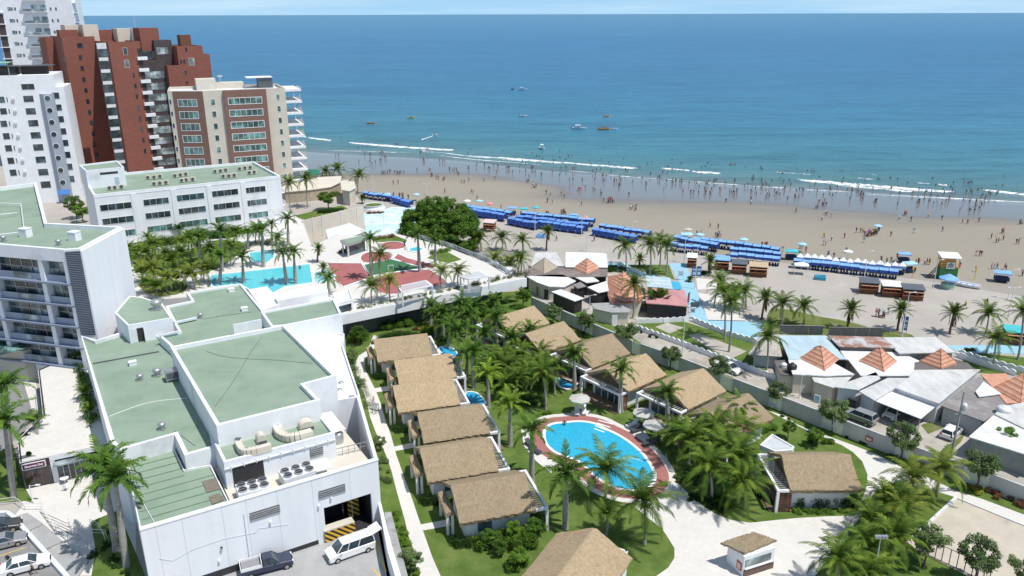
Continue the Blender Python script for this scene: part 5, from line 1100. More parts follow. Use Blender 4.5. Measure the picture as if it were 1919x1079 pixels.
# ================================================================ beach-side restaurants and houses
def house(label,k,z,p,roof,wall=None,name='low_building',cat='building',ov=.3,z0=0,th=.15,group=None):
    P=ccw(Pz(k,z,*p)); t=thing(name,label,cat,(*P[0],0),0,group); m=MB(); m.prism(offset(P,-ov),z0,z-th); obj('wall',m,wall or m_cream,t); m=MB(); m.prism(P,z-th,z); obj('roof',m,roof,t); return t
def pyramid(par,k,z,Fp,Lp,Rp,ya,mat=None,name='tiled_roof'):
    f,l,r=G(k,*Fp,z),G(k,*Lp,z),G(k,*Rp,z); b_=(l[0]+r[0]-f[0],l[1]+r[1]-f[1]); c=((l[0]+r[0])/2,(l[1]+r[1])/2); s,_,o=ZM[k]
    za=zAt(c,ya/s+o); za=min(max(za,z+.9),z+3.5); m=MB(); V=[(*f,z),(*r,z),(*b_,z),(*l,z),(*c,za)]
    if (r[0]-f[0])*(l[1]-f[1])-(r[1]-f[1])*(l[0]-f[0])<0: V=[V[0],V[3],V[2],V[1],V[4]]
    m.add(V,[(0,1,4),(1,2,4),(2,3,4),(3,0,4),(3,2,1,0)]); 
    for q in V[:4]: m.bar((q[0],q[1],q[2]+.03),(*c,za+.03),.12,.07)
    obj(name,m,mat or m_tile,par)
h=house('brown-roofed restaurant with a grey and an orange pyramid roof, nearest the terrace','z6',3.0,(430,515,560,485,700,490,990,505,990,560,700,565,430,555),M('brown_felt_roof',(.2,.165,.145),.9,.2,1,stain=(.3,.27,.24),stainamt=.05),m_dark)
pyramid(h,'z6',3.05,(567,543),(478,500),(660,500),437,M('grey_tan_tiles',(.37,.32,.25),.9,.2,2)); pyramid(h,'z6',3.05,(850,547),(758,505),(944,505),440)
house('pale flat-roofed building behind the grey pyramid roof','z6',3.3,(510,403,650,400,700,490,480,495),m_sheet); house('wide white-roofed building behind the orange pyramid roof','z6',3.4,(712,398,985,405,992,500,708,497),m_sheetw)
h=house('orange-tiled restaurant with two pyramid roofs beside the pink roof','z6',2.8,(992,560,1080,545,1180,590,1235,690,1200,735,1015,740,992,690),m_tile,m_cream)
pyramid(h,'z6',2.9,(1090,655),(994,600),(1190,598),528); pyramid(h,'z6',2.9,(1110,735),(1000,690),(1236,690),640)
h=house('white-roofed house with grey walls at the terrace corner','z6',3.0,(450,560,600,548,690,548,780,590,700,630,600,628,520,600),m_sheetw,m_cream)
f=Face(G('z6',455,565,3),G('z6',600,628,3),h); 
for a in(.45,.8): m=f.mb(); m.box(f.L*a,-.06,0,f.L*a+.9,.4,2.0); obj('door',m,m_dark,h)
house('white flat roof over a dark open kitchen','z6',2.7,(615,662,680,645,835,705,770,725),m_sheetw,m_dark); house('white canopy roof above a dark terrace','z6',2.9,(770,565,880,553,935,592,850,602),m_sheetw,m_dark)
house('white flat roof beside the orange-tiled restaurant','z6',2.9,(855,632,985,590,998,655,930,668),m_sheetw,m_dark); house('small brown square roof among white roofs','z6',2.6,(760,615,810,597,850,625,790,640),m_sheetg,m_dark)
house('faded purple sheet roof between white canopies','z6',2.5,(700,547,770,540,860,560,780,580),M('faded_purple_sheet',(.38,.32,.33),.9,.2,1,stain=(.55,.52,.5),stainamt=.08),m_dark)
h=house('cream annexe with a white door in front of the orange tiles','z6',2.5,(880,740,990,735,1150,760,1140,800,1010,800,900,775),m_grey,m_cream)
f=Face(G('z6',1010,800,2.5),G('z6',1140,800,2.5),h); m=f.mb(); m.box(.3,-.06,0,1.3,0,2.0); obj('door',m,m_white,h)
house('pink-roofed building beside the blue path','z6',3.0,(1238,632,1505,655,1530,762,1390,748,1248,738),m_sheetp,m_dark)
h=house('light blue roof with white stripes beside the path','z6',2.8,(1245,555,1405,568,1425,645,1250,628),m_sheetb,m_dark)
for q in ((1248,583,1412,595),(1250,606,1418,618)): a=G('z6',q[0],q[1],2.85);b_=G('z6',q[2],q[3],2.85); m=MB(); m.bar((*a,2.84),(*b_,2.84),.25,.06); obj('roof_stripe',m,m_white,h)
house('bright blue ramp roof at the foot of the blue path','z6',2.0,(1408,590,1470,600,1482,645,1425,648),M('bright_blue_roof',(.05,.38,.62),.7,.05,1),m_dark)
house('grey flat roof with white edge left of the beach palms','z6',3.0,(138,395,365,398,372,440,250,445,125,440),m_sheetg,m_white); house('low cream block beyond the terrace railing','z6',2.2,(150,445,365,445,372,500,300,540,160,500),m_white2,m_white)
# lower cluster
h=house('open hut with a grey thatched hip roof beside the park','r4',2.3,(80,300,150,235,290,240,305,312),m_grey,m_white2,ov=.6)
Pq=Pz('r4',2.35,72,300,130,215,300,215,308,315); c=[G('r4',160,205,3.9),G('r4',265,205,3.9)]; m=MB(); V=[(*q,2.35) for q in Pq]+[(*q,3.9) for q in c]; m.add(V,[(3,0,4,5),(0,1,4),(1,2,5,4),(2,3,5),(0,3,2,1)]); obj('hip_roof',m,M('grey_thatch',(.45,.42,.37),1,.2,3,bmp=.8),h)
hs=[('pale blue sheet-roofed hall left in the orange pyramid cluster',3.4,(285,172,600,172,728,330,350,330),m_sheetb,m_dark),
('hall with a rusty corrugated roof behind the middle pyramid',3.9,(612,172,972,182,1066,255,685,245),m_rust,m_darkgrey),
('hall with a pale fibre-cement roof behind the right pyramid',3.7,(972,185,1330,183,1462,285,1085,290),m_sheet,m_grey),
('white flat roof between the middle and right pyramids',3.1,(688,266,1090,282,1230,345,1110,360,730,332),m_sheetw,m_grey),
('grey tiled low roof under the right orange pyramid',3.05,(1160,355,1540,352,1590,398,1180,402),m_sheetd,m_grey),
('cream-white roof under the left orange pyramid',3.3,(345,328,600,328,790,432,600,440,375,430),m_sheetw,m_cream),
('patched white roof under the middle orange pyramid',3.2,(745,333,1190,338,1182,440,830,440),m_sheetw,m_grey),
('low ragged pale roof left of the gabled house',2.9,(500,445,780,437,720,500,648,522,520,480),m_sheet,m_cream),
('large beige sheet-roofed house behind the white carport',3.4,(1185,402,1630,398,1352,626,1060,522,1150,452),m_sheet,m_white2),
('beige roof sloping down beside the white carport',3.0,(820,545,1010,455,1150,455,1060,522,922,606),m_sheet,m_white2),
('small beige roof next to the gable with a dark vent',3.2,(650,515,930,416,962,458,812,535),m_sheet,m_white2),
('dark weathered flat roofs right of the beige house',2.8,(1365,640,1620,445,1700,500,1825,640,1650,745),m_sheetg,m_wallgrey),
('small white patch roof on the weathered block',3.1,(1595,545,1650,480,1770,560,1620,580),m_sheetw,m_wallgrey),
('white corrugated roof at the right edge near the alley bend',3.0,(1550,848,1720,700,1919,800,2100,900,2000,1000,1919,962),m_sheetw,m_grey),
('white roof at the far right edge above the corrugated one',3.2,(1722,695,1800,640,1919,618,2100,640,2100,800,1919,790),m_sheet,m_white2),
('low service block with a grey roof beside the water tank',2.6,(250,340,330,335,400,440,290,432),m_sheetd,m_cream)]
HB=[house(l,'r4',z,p,r_,w_) for l,z,p,r_,w_ in hs]
pyramid(HB[5],'r4',3.35,(590,408),(420,325),(686,332),240); pyramid(HB[6],'r4',3.3,(985,413),(820,340),(1070,345),252); pyramid(HB[4],'r4',3.1,(1370,398),(1220,345),(1480,358),262)
h=house('orange-tiled house at the right edge','r4',2.9,(1630,432,1800,425,1830,470,1919,470,2000,620,1800,625,1720,530),m_tile,m_grey); pyramid(h,'r4',3.0,(1900,625),(1712,522),(2090,522),422)
m=MB(); f=Face(G('r4',812,540,3.0),G('r4',922,606,3.0),HB[9]); t0,t1,z0,z1=Face(G('r4',650,520,3.2),G('r4',812,535,3.2)).rect('r4',750,565,800,640)
f=Face(G('r4',648,522,2.9),G('r4',922,606,2.9),HB[9]); t0,t1,_,_=f.rect('r4',750,570,800,640); m=f.mb(); m.box(t0,-.2,0,t1,.5,2.1); obj('door',m,m_dark,HB[9])
# carport
P=Pz('r4',2.7,930,610,1062,525,1355,625,1230,728); t=thing('carport','open white-roofed carport with two cars parked under it','carport',(*P[0],0)); m=MB(); m.prism(ccw(P),2.6,2.7); obj('roof',m,m_sheetw,t)
for p in offset(ccw(P),-.15)+[((P[0][0]+P[3][0])/2,(P[0][1]+P[3][1])/2)]: m=MB(); m.cyl((*p,0),(*p,2.6),.06,.06,6); obj('post',m,m_steel,t)
# wall and fence runs behind the cluster
for l,q in (('dark panelled fence behind the pale blue roof',(285,165,575,170)),('dark panelled fence behind the rusty roof',(610,178,975,183))):
    a,b_=G('r4',q[0],q[1]),G('r4',q[2],q[3]); f=Face(a,b_); t=thing('panel_fence',l,'fence',(*a,0),0,'dark panelled fences'); f.p=t; n=int(f.L/2)
    for i in range(n): m=f.mb(); m.box(f.L*i/n+.04,0,.1,f.L*(i+1)/n-.04,.06,1.7); obj('fence_panel',m,m_darkgrey,t)
    m=f.mb(); m.box(0,-.03,1.7,f.L,.09,1.78); obj('top_rail',m,m_steel,t)
# water tanks
def tank(l,p,z,r,h,mat): t=thing('water_tank',l,'water tank',(*p,z)); m=MB(); m.lathe([(r*.95,0),(r,.1),(r,h*.3),(r*.94,h*.33),(r,h*.36),(r,h*.8),(r*.5,h*.95),(r*.3,h)],n=14); obj('tank_body',m,mat,t,False); m=MB(); m.cyl((0,0,h),(0,0,h+.08),r*.32,r*.32,10); obj('lid',m,mat,t,False)
tank('black water tank on the low service block roof',G('r4',368,420,2.6),2.62,.7,1.5,m_black); tank('white water tank at the right on a weathered roof',G('r4',1780,690,2.85),2.85,.9,1.0,m_alu)
tank('small white water tank beside a black one',G('r4',315,385,2.6),2.62,.45,.7,m_white)
t=thing('lean_sign','white and blue board leaning in the alley','board',(*G('r4',535,612),0)); f=Face(G('r4',515,615),G('r4',555,628),t); m=f.mb(); m.box(0,0,.1,f.L,.1,1.2,0); m.box(.12,-.02,.2,f.L-.12,0,1.1,1); obj('board',m,[m_white,m_bluepave],t)
# old beach club building beside the towers
h=house('cream beach club building with terraces below the beige tower','z5',3.6,(170,200,400,150,470,125,640,118,632,165,560,200,400,222,210,238),m_cream,M('tan_render',(.42,.35,.26),.9,.15,1))
h2=house('curved cream wall building beside the palms above the beach','z5',4.5,(632,158,690,140,735,160,748,205,700,232,640,222),m_cream,m_cream)
h=house('dark green awning building behind the beach club','z5',4.5,(385,65,470,70,480,105,395,110),M('dark_green_awning',(.02,.16,.1),.8,.1,1),m_cream)
h=house('white flat-roofed house behind the curved screen wall','z5',3.6,(520,520,700,470,830,530,700,575,550,640),m_white2,m_white,ov=.1)
# tall pale screen wall
for l,z,pp in (('tall pale curving screen wall beside the painted plaza',5.5,[(345,455),(560,400),(700,365),(805,345)]),):
    P=[G('z5',x,y,z) for x,y in pp]; t=thing('screen_wall',l,'wall',(*P[0],0))
    for a,b_ in zip(P,P[1:]):
        f=Face(a,b_,t); m=f.mb(); m.box(0,0,0,f.L,.3,z); obj('wall_panel',m,m_cream,t)
        n=int(f.L/4)
        for i in range(1,n+1): m=f.mb(); m.box(f.L*i/(n+1)-.1,-.12,0,f.L*i/(n+1)+.1,0,z+.3); obj('wall_rib',m,m_white2,t)
f=Face(G('z5',805,345,5.5),G('z5',822,500,2.5)); 
p=G('z5',880,360); t=thing('round_planter','raised round concrete planter with a cycad on the plaza','planter',(*p,0)); m=MB(); m.lathe([(3.4,0),(3.4,.35),(2.9,.4),(2.6,.9),(2.9,1.15),(2.6,1.15),(2.5,.9)],n=28); obj('planter_body',m,m_white2,t,False); m=MB(); m.cyl((0,0,.85),(0,0,1.0),2.55,2.55,24); obj('planter_grass',m,m_lawn,t,False)
t=thing('white_screen','low white wall between the paths behind the small pool','wall',(*G('z2',1200,480,DZ),DZ)); 
for q in ((880,525,1200,480),(1340,450,1650,420)):
    a,b_=G('z2',q[0],q[1],DZ),G('z2',q[2],q[3],DZ); f=Face(a,b_,t); m=f.mb(); m.box(0,0,DZ,f.L,.2,DZ+1.3); obj('wall_panel',m,m_white,t)
# ================================================================ vegetation
def np_mesh(name,V,F,mats,mi=None):
    me=bpy.data.meshes.new(name); V=np.asarray(V,dtype=np.float32); F=np.asarray(F,dtype=np.int32); k=F.shape[1]
    me.vertices.add(len(V)); me.vertices.foreach_set('co',V.ravel()); me.loops.add(F.size); me.loops.foreach_set('vertex_index',F.ravel()); me.polygons.add(len(F))
    me.polygons.foreach_set('loop_start',np.arange(0,F.size,k,dtype=np.int32)); me.polygons.foreach_set('loop_total',np.full(len(F),k,dtype=np.int32))
    for m in mats: me.materials.append(m)
    if mi is not None: me.polygons.foreach_set('material_index',mi)
    me.update(calc_edges=True); me.validate(); return me
def crown_mesh(kind,seed):
    rg=np.random.default_rng(seed); V=[];MI=[]
    P=dict(coco=(22,3.4,(84,-28),88,26,.66,.1),royal=(17,2.95,(78,-14),85,28,.56,.125),young=(15,3.3,(85,15),75,24,.95,.11),date=(30,2.3,(88,-35),45,22,.5,.09),fan=(26,1.6,(85,-40),20,14,.6,.16))[kind]
    nf,L,(e0,e1),bend,nl,ll,lw=P
    for f in range(nf):
        u=(f+.5)/nf; az=f*2.39996+rg.uniform(-.25,.25); e=math.radians(e0+(e1-e0)*u**1.15+rg.uniform(-8,8)); Lf=L*rg.uniform(.86,1.1)*(.8 if u<.12 else 1); bd=math.radians(bend*rg.uniform(.8,1.2))
        h=np.array([math.cos(az),math.sin(az),0]);side=np.array([-h[1],h[0],0.]); p=np.array([0,0,0.])+h*.12; n=nl; pts=[p.copy()];dirs=[]
        for i in range(n):
            s=(i+.5)/n; el=e-bd*s**1.5; el=max(el,math.radians(-82)); d=h*math.cos(el)+np.array([0,0,math.sin(el)]); p=p+d*Lf/n; pts.append(p.copy());dirs.append(d)
        mt=0
        if kind in('coco','young') and u>.8: mt=1 if rg.random()<.3 else 0
        if kind=='date' and u>.9: mt=2
        for i in range(0,n,3):
            a=pts[i];b=pts[min(i+3,n)]; w=.045*(1-i/n)+.015; V+=[a-side*w,a+side*w,b+side*w*.8,b-side*w*.8]; MI.append(mt)
        for i in range(1,n):
            s=i/n; d=dirs[i]; up=np.cross(side,d)*-1
            if up[2]<0: up=-up
            le=ll*(math.sin(math.pi*min(1,.12+.88*s)**.8)*.75+.3)*(1 if s<.9 else .75)
            for sg in(-1,1):
                q=pts[i]; fw=.75+.6*s+rg.uniform(-.12,.12); dr=(.28+.35*rg.random())*(1.25 if kind=='coco' else 1)
                if kind=='royal': dr=rg.uniform(-.25,.75)
                t=side*sg*(1-.25*s)+d*fw-np.array([0,0,1.])*dr+up*.15; t=t/np.linalg.norm(t)*le*rg.uniform(.85,1.1); w=lw*.5
                m_=q+t*.5+np.array([0,0,.06*le])
                V+=[q-d*w*.7,q+d*w*.7,m_+d*w,m_-d*w]; MI.append(mt); V+=[m_-d*w,m_+d*w,q+t+d*w*.15,q+t-d*w*.15]; MI.append(mt)
    if kind in('coco','date'):
        for k in range(8 if kind=='coco' else 22):           # hanging dry sheaths / coconuts under the crown
            az=rg.uniform(0,6.28); r=rg.uniform(.12,.4 if kind=='coco' else .55); z=-rg.uniform(.1,.5) if kind=='coco' else -rg.uniform(.3,1.7); a=np.array([math.cos(az)*r,math.sin(az)*r,z]); w=np.array([-math.sin(az),math.cos(az),0])*.12
            V+=[a-w,a+w,a+w*.6-np.array([0,0,.35 if kind=='coco' else .9]),a-w*.6-np.array([0,0,.35 if kind=='coco' else .9])]; MI.append(2)
    V=np.array(V); F=np.arange(len(V)).reshape(-1,4); return V,F,MI
LM={'coco':[m_coco,m_cocoy,m_dead],'cocoy':[m_cocoy,m_coco,m_dead],'young':[m_coco,m_cocoy,m_dead],'royal':[m_royal,m_royal,m_dead],'royalb':[m_royalb,m_royalb,m_dead],'date':[m_coco,m_cocoy,m_dead],'fan':[m_coco,m_cocoy,m_dead]}
CR={}
for kind,n in (('coco',4),('cocoy',2),('young',2),('royal',4),('royalb',1),('date',2),('fan',1)):
    CR[kind]=[]
    for s in range(n):
        base={'cocoy':'coco','royalb':'royal'}.get(kind,kind); V,F,MIx=crown_mesh(base,s*7+hash(base)%97 if False else s*7+{'coco':1,'young':2,'royal':3,'date':4,'fan':5}[base]*31+(50 if kind!=base else 0)); CR[kind].append(np_mesh('palm_crown',V,F,LM[kind],MIx))
def trunk_mesh(curve_,r0,r1,bulge=0,seed=0,mat=None):
    rr=random.Random(seed); m=MB(); n=10;pts=[];rs=[]
    for i in range(n+1):
        s=i/n; pts.append((curve_*s*s,0,s)); r=r0+(r1-r0)*s+ (bulge*math.sin(math.pi*min(1,s*1.3)) if bulge else 0)
        if s<.06:r*=1.35
        rs.append(r)
    V=[];k=9
    for (x,y,z),r in zip(pts,rs):
        for j in range(k): a=2*math.pi*j/k; V.append((x+r*math.cos(a),r*math.sin(a),z))
    m.add(V,[(i*k+j,i*k+(j+1)%k,(i+1)*k+(j+1)%k,(i+1)*k+j) for i in range(n) for j in range(k)],0,True)
    me=bpy.data.meshes.new('palm_trunk'); me.from_pydata(m.v,[],m.f); me.materials.append(mat); me.polygons.foreach_set('use_smooth',m.sm); me.update(); return me
TR_r=trunk_mesh(0,.2,.13,.05,1,m_trunk); TR_c=trunk_mesh(.6,.15,.1,0,2,m_trunk); TR_d=trunk_mesh(.3,.2,.16,0,3,m_trunkd)
sm_=MB(); sm_.lathe([(.13,0),(.17,.2),(.14,.7),(.09,1.15)],n=9); SHm=bpy.data.meshes.new('crownshaft'); SHm.from_pydata(sm_.v,[],sm_.f); SHm.materials.append(m_shaft); SHm.update()
rp=random.Random(77)
NPALM=[0]
def palm(kind,k,bx,by,cx,cy,label,z0=0,s=1.0,group=None,hmin=.6):
    """base pixel, crown-heart pixel"""
    b_=G(k,bx,by,z0); h=HT(k,bx,by,cy,z0)-z0; h=max(h,hmin)
    c_=G(k,cx,cy,z0+h); dx,dy=c_[0]-b_[0],0
    name={'coco':'coconut_palm','cocoy':'coconut_palm','young':'coconut_palm','royal':'royal_palm','royalb':'royal_palm','date':'date_palm','fan':'fan_palm'}[kind]
    t=thing(name,label,'palm tree',(*b_,z0),0,group); NPALM[0]+=1; i=NPALM[0]
    roy=kind.startswith('royal'); me=TR_r if roy else (TR_d if kind in('date','fan') else TR_c)
    tr=bpy.data.objects.new('trunk',me); COL.objects.link(tr); tr.parent=t; thick=min(1.25,.75+h/14)*(1.25 if roy else 1.0)
    shaft=.95 if roy else 0; th=max(.3,h-shaft*.9)
    lean=dx/ (0.6 if me is TR_c else .3) if not roy else 0
    if me is TR_c: 
        a=rp.uniform(0,6.28); 
        mg=max(-1.6,min(1.6,dx)); tipx=.6*thick*(1 if mg>=0 else -1); 
        tilt=math.atan2(mg-tipx,th)
        Q=Matrix.Rotation(tilt,4,'Y')@(Matrix.Rotation(math.pi,4,'Z') if mg<0 else Matrix.Identity(4))@Matrix.Diagonal((thick,thick,th,1)); tr.matrix_local=Q; top=Q@Vector((.6,0,1))
    else:
        mg=max(-2.2,min(2.2,dx)); tilt=math.atan2(mg,th); Q=Matrix.Rotation(tilt,4,'Y')@Matrix.Diagonal((thick,thick,th,1)); tr.matrix_local=Q; top=Q@Vector((0 if roy else .3,0,1))
    if roy:
        sh=bpy.data.objects.new('crownshaft',SHm); COL.objects.link(sh); sh.parent=t; sh.matrix_local=Matrix.Translation(top-Vector((0,0,.03)))@Matrix.Rotation(tilt,4,'Y')@Matrix.Diagonal((thick,thick,1,1)); top=top+Vector((0,0,.95))
    cr=bpy.data.objects.new('crown',CR[kind][i%len(CR[kind])]); COL.objects.link(cr); cr.parent=t; q=s*rp.uniform(.93,1.07)
    cr.matrix_local=Matrix.Translation(top-Vector((0,0,.05)))@Matrix.Rotation(rp.uniform(0,6.28),4,'Z')@Matrix.Diagonal((q,q,q*rp.uniform(.92,1.05),1))
    return t
PALMS=[
('royal', 'z2', 1235, 700, 1240, 535, 'tall royal palm at the near left edge of the terrace pool', 5, 1.0, 'palms round the terrace pool'),
('royal', 'z2', 1370, 690, 1360, 545, 'royal palm beside the near side of the terrace pool, its crown over the water', 5, 1.0, 'palms round the terrace pool'),
('royal', 'z2', 1480, 600, 1470, 390, 'tallest royal palm beside the small blue pool', 5, 1.0, 'palms round the terrace pool'),
('royal', 'z2', 1612, 700, 1590, 520, 'left one of two pale trunks standing before the terrace pool end', 5, 1.0, 'palms round the terrace pool'),
('royal', 'z2', 1662, 695, 1650, 515, 'right one of two pale trunks standing before the terrace pool end', 5, 1.0, 'palms round the terrace pool'),
('royal', 'z2', 1250, 625, 1235, 395, 'tall royal palm between the long pool and hotel block, crown against windows', 5, 1.0, 'palms round the terrace pool'),
('royal', 'z2', 1395, 500, 1390, 400, 'slim royal palm behind the small blue pool', 5, 0.75, 'palms round the terrace pool'),
('royal', 'z2', 1135, 610, 1115, 430, 'royal palm left of the tall one before the hotel block windows', 5, 1.0, 'palms round the terrace pool'),
('royal', 'z2', 835, 545, 830, 430, 'slim royal palm before the left windows of the hotel block', 5, 0.8, 'palms round the terrace pool'),
('royal', 'z2', 1010, 440, 1005, 385, 'small royal palm under the third window column of the hotel block', 5, 0.8, 'palms round the terrace pool'),
('royal', 'z2', 1530, 480, 1525, 360, 'slim royal palm before the right corner of the hotel block', 5, 0.8, 'palms round the terrace pool'),
('coco', 'z2', 820, 620, 815, 520, 'coconut palm nearest the hotel tower side wall', 5, 1.0, 'palms round the terrace pool'),
('coco', 'z2', 1010, 600, 1015, 510, 'coconut palm in the middle of the terrace palm cluster', 5, 1.0, 'palms round the terrace pool'),
('coco', 'z2', 1130, 570, 1110, 480, 'coconut palm behind the left end of the long pool', 5, 1.0, 'palms round the terrace pool'),
('coco', 'z2', 960, 640, 960, 560, 'low coconut palm on the terrace left of the long pool', 5, 0.9, 'palms round the terrace pool'),
('coco', 'z2', 740, 540, 720, 490, 'low coconut palm in the corner by the hotel tower', 5, 0.8, 'palms round the terrace pool'),
('cocoy', 'z2', 880, 700, 860, 605, 'yellowing coconut palm left of the long terrace pool', 5, 1.0, 'palms round the terrace pool'),
('cocoy', 'z2', 1095, 725, 1070, 640, 'yellowish coconut palm leaning at the pool left end', 5, 1.0, 'palms round the terrace pool'),
('cocoy', 'z2', 1000, 520, 1015, 450, 'yellow-topped palm below the fourth windows of the hotel block', 5, 0.7, 'palms round the terrace pool'),
('young', 'z2', 890, 780, 880, 715, 'low spreading palm above the back green roof corner', 5, 0.85, 'palms round the terrace pool'),
('young', 'z2', 1040, 700, 1050, 640, 'bushy young palm beside the pool left end', 5, 0.85, 'palms round the terrace pool'),
('royal', 'z5', 867, 890, 850, 590, 'tall royal palm in front of the terrace cabin with green roof', 5, 1.0, 'palms on the play terrace'),
('royal', 'z5', 1225, 838, 1210, 560, 'thick pale royal palm right of the green play surface', 5, 1.0, 'palms on the play terrace'),
('royal', 'z5', 1342, 800, 1340, 600, 'royal palm behind the thick pale one near the railing', 5, 1.0, 'palms on the play terrace'),
('royal', 'z5', 240, 640, 235, 440, 'royal palm before the right end of the hotel block near the path', 5, 1.0, 'palms on the play terrace'),
('coco', 'z5', 935, 930, 930, 700, 'palm with a dry skirt just right of the cabin', 5, 0.9, 'palms on the play terrace'),
('coco', 'z5', 545, 1010, 540, 890, 'small green palm at the corner of the shallow pool', 5, 0.9, 'palms on the play terrace'),
('date', 'z5', 460, 765, 455, 660, 'short date palm in a dark pot at the pool corner', 5, 0.75, 'palms on the play terrace'),
('date', 'z5', 500, 860, 495, 800, 'small date palm over the shallow pool', 5, 0.75, 'palms on the play terrace'),
('cocoy', 'z5', 870, 1070, 865, 945, 'yellowing palm on the front terrace edge left of the slatted pergola', 5, 0.95, 'palms on the play terrace'),
('cocoy', 'z5', 1005, 1055, 1000, 905, 'low palm right beside the left slatted pergola', 5, 0.95, 'palms on the play terrace'),
('cocoy', 'z5', 1385, 965, 1388, 830, 'yellow-fronded palm between the two slatted pergolas, left of two', 5, 0.95, 'palms on the play terrace'),
('cocoy', 'z5', 1515, 945, 1515, 825, 'yellow-fronded palm touching the right slatted pergola', 5, 0.95, 'palms on the play terrace'),
('coco', 'z5', 262, 410, 245, 165, 'tall coconut palm right beside the hotel block end', 0, 1.3, 'palms near the beach club'),
('coco', 'z5', 388, 355, 375, 140, 'tall coconut palm beside the bright green tree', 0, 1.3, 'palms near the beach club'),
('coco', 'z5', 762, 250, 768, 110, 'lone coconut palm standing out against the sand near the beach club', 0, 1.3, 'palms near the beach club'),
('coco', 'z5', 615, 125, 610, 65, 'coconut palm behind the beach club roof, right of two', 0, 1.3, 'palms near the beach club'),
('coco', 'z5', 530, 118, 520, 85, 'coconut palm behind the beach club roof, left of two', 0, 1.3, 'palms near the beach club'),
('fan', 'z5', 795, 325, 790, 280, 'tiny palm beside the round planter', 0, 0.8, 'palms near the beach club'),
('coco', 't2', 222, 615, 220, 450, 'coconut palm under the right edge of the great round tree', 0, 1.05, 'palms behind the terrace railing'),
('coco', 't2', 485, 595, 480, 445, 'coconut palm beside a lamp post left of the grey flat roof', 0, 1.05, 'palms behind the terrace railing'),
('coco', 't2', 710, 622, 710, 475, 'lone coconut palm on the sand lot above the grey pyramid', 0, 1.05, 'palms behind the terrace railing'),
('coco', 't2', 695, 865, 690, 690, 'coconut palm touching the brown roofed restaurant', 0, 1.05, 'palms behind the terrace railing'),
('date', 't2', 982, 595, 985, 380, 'shaggy palm with dead fronds beside a blue tent pile', 0, 1.1, 'palms behind the terrace railing'),
('cocoy', 't2', 400, 905, 400, 680, 'yellow-green palm against the low cream block', 0, 1.0, 'palms behind the terrace railing'),
('cocoy', 't2', 570, 862, 570, 715, 'smaller yellow-green palm beside the low cream block', 0, 1.0, 'palms behind the terrace railing'),
('coco', 't3', 75, 622, 70, 360, 'coconut palm left of the triangular lawn by the promenade', 0, 1.15, 'coconut palms by the blue promenade'),
('coco', 't3', 345, 692, 352, 350, 'largest coconut palm in the triangular lawn group', 0, 1.15, 'coconut palms by the blue promenade'),
('coco', 't3', 455, 622, 462, 290, 'slim palm just behind the largest one on the triangular lawn', 0, 0.9, 'coconut palms by the blue promenade'),
('coco', 't3', 530, 692, 538, 350, 'rightmost palm on the triangular lawn, white painted trunk', 0, 1.15, 'coconut palms by the blue promenade'),
('date', 't3', 225, 605, 222, 500, 'short palm with grey crown on the triangular lawn', 0, 0.8, 'coconut palms by the blue promenade'),
('date', 't3', 1018, 690, 1012, 530, 'short date palm between beach kiosks and the promenade', 0, 1.0, 'coconut palms by the blue promenade'),
('fan', 't3', 430, 1090, 430, 985, 'fan palm in front of the pink roof', 0, 2.0, 'coconut palms by the blue promenade'),
('fan', 't3', 785, 765, 785, 735, 'little palm in the middle of the blue promenade', 0, 0.6, 'coconut palms by the blue promenade'),
('coco', 'z6', 1160, 835, 1165, 610, 'tall leaning coconut palm before the orange tiled roofs', 0, 1.1, 'coconut palms by the blue promenade'),
('coco', 'z6', 1768, 980, 1765, 665, 'slim tall palm with a white painted foot beside the promenade', 0, 1.1, 'coconut palms by the blue promenade'),
('coco', 'z6', 1797, 1065, 1815, 730, 'tall dark-trunked palm in the small park lawn', 0, 1.1, 'coconut palms by the blue promenade'),
('coco', 'z6', 1700, 760, 1740, 590, 'coconut palm beyond the white concrete pads', 0, 1.1, 'coconut palms by the blue promenade'),
('coco', 'r3', 1543, 500, 1560, 250, 'palm with a drooping dry skirt beside the grey thatched hut', 0, 1.05, 'coconut palms by the blue promenade'),
('date', 'r1', 165, 760, 180, 620, 'shaggy grey-green palm at the left of the beach lawn', 0, 1.1, 'palms along the back of the beach'),
('date', 'r1', 722, 830, 738, 690, 'palm with hanging dead fronds at the lawn edge before the panel fence', 0, 1.1, 'palms along the back of the beach'),
('date', 'r1', 1050, 832, 1065, 695, 'palm with dead fronds beside the tall lamp and blue banner', 0, 1.1, 'palms along the back of the beach'),
('date', 'r1', 1390, 856, 1410, 715, 'mostly dead brown palm alone on the sand', 0, 1.1, 'palms along the back of the beach'),
('coco', 'r1', 60, 690, 55, 570, 'palm behind the shaggy one at the left of the beach lawn', 0, 1.1, 'palms along the back of the beach'),
('coco', 'r1', 295, 792, 300, 655, 'dark palm between the shaggy palm and the lone lawn palm', 0, 1.1, 'palms along the back of the beach'),
('coco', 'r1', 432, 802, 440, 675, 'lone neat coconut palm on the beach lawn', 0, 1.1, 'palms along the back of the beach'),
('coco', 'r1', 1622, 856, 1645, 720, 'full green palm on the sand right of the dead one', 0, 1.1, 'palms along the back of the beach'),
('coco', 'r1', 1668, 1072, 1690, 880, 'large palm before the teal-roofed stall', 0, 1.1, 'palms along the back of the beach'),
('coco', 'r1', 1835, 1022, 1872, 700, 'palm cut by the right edge of the picture', 0, 1.1, 'palms along the back of the beach'),
('coco', 'r1', -20, 700, -10, 590, 'palm nearest the painted promenade above the park', 0, 1.1, 'palms along the back of the beach'),
('royal', 'r2', 610, 340, 600, 165, 'dark royal palm under the terrace edge, left of the group', 0, 1.05, 'royal palms of the villa garden'),
('royal', 'r2', 700, 300, 725, 100, 'dark royal palm against the terrace underside', 0, 1.05, 'royal palms of the villa garden'),
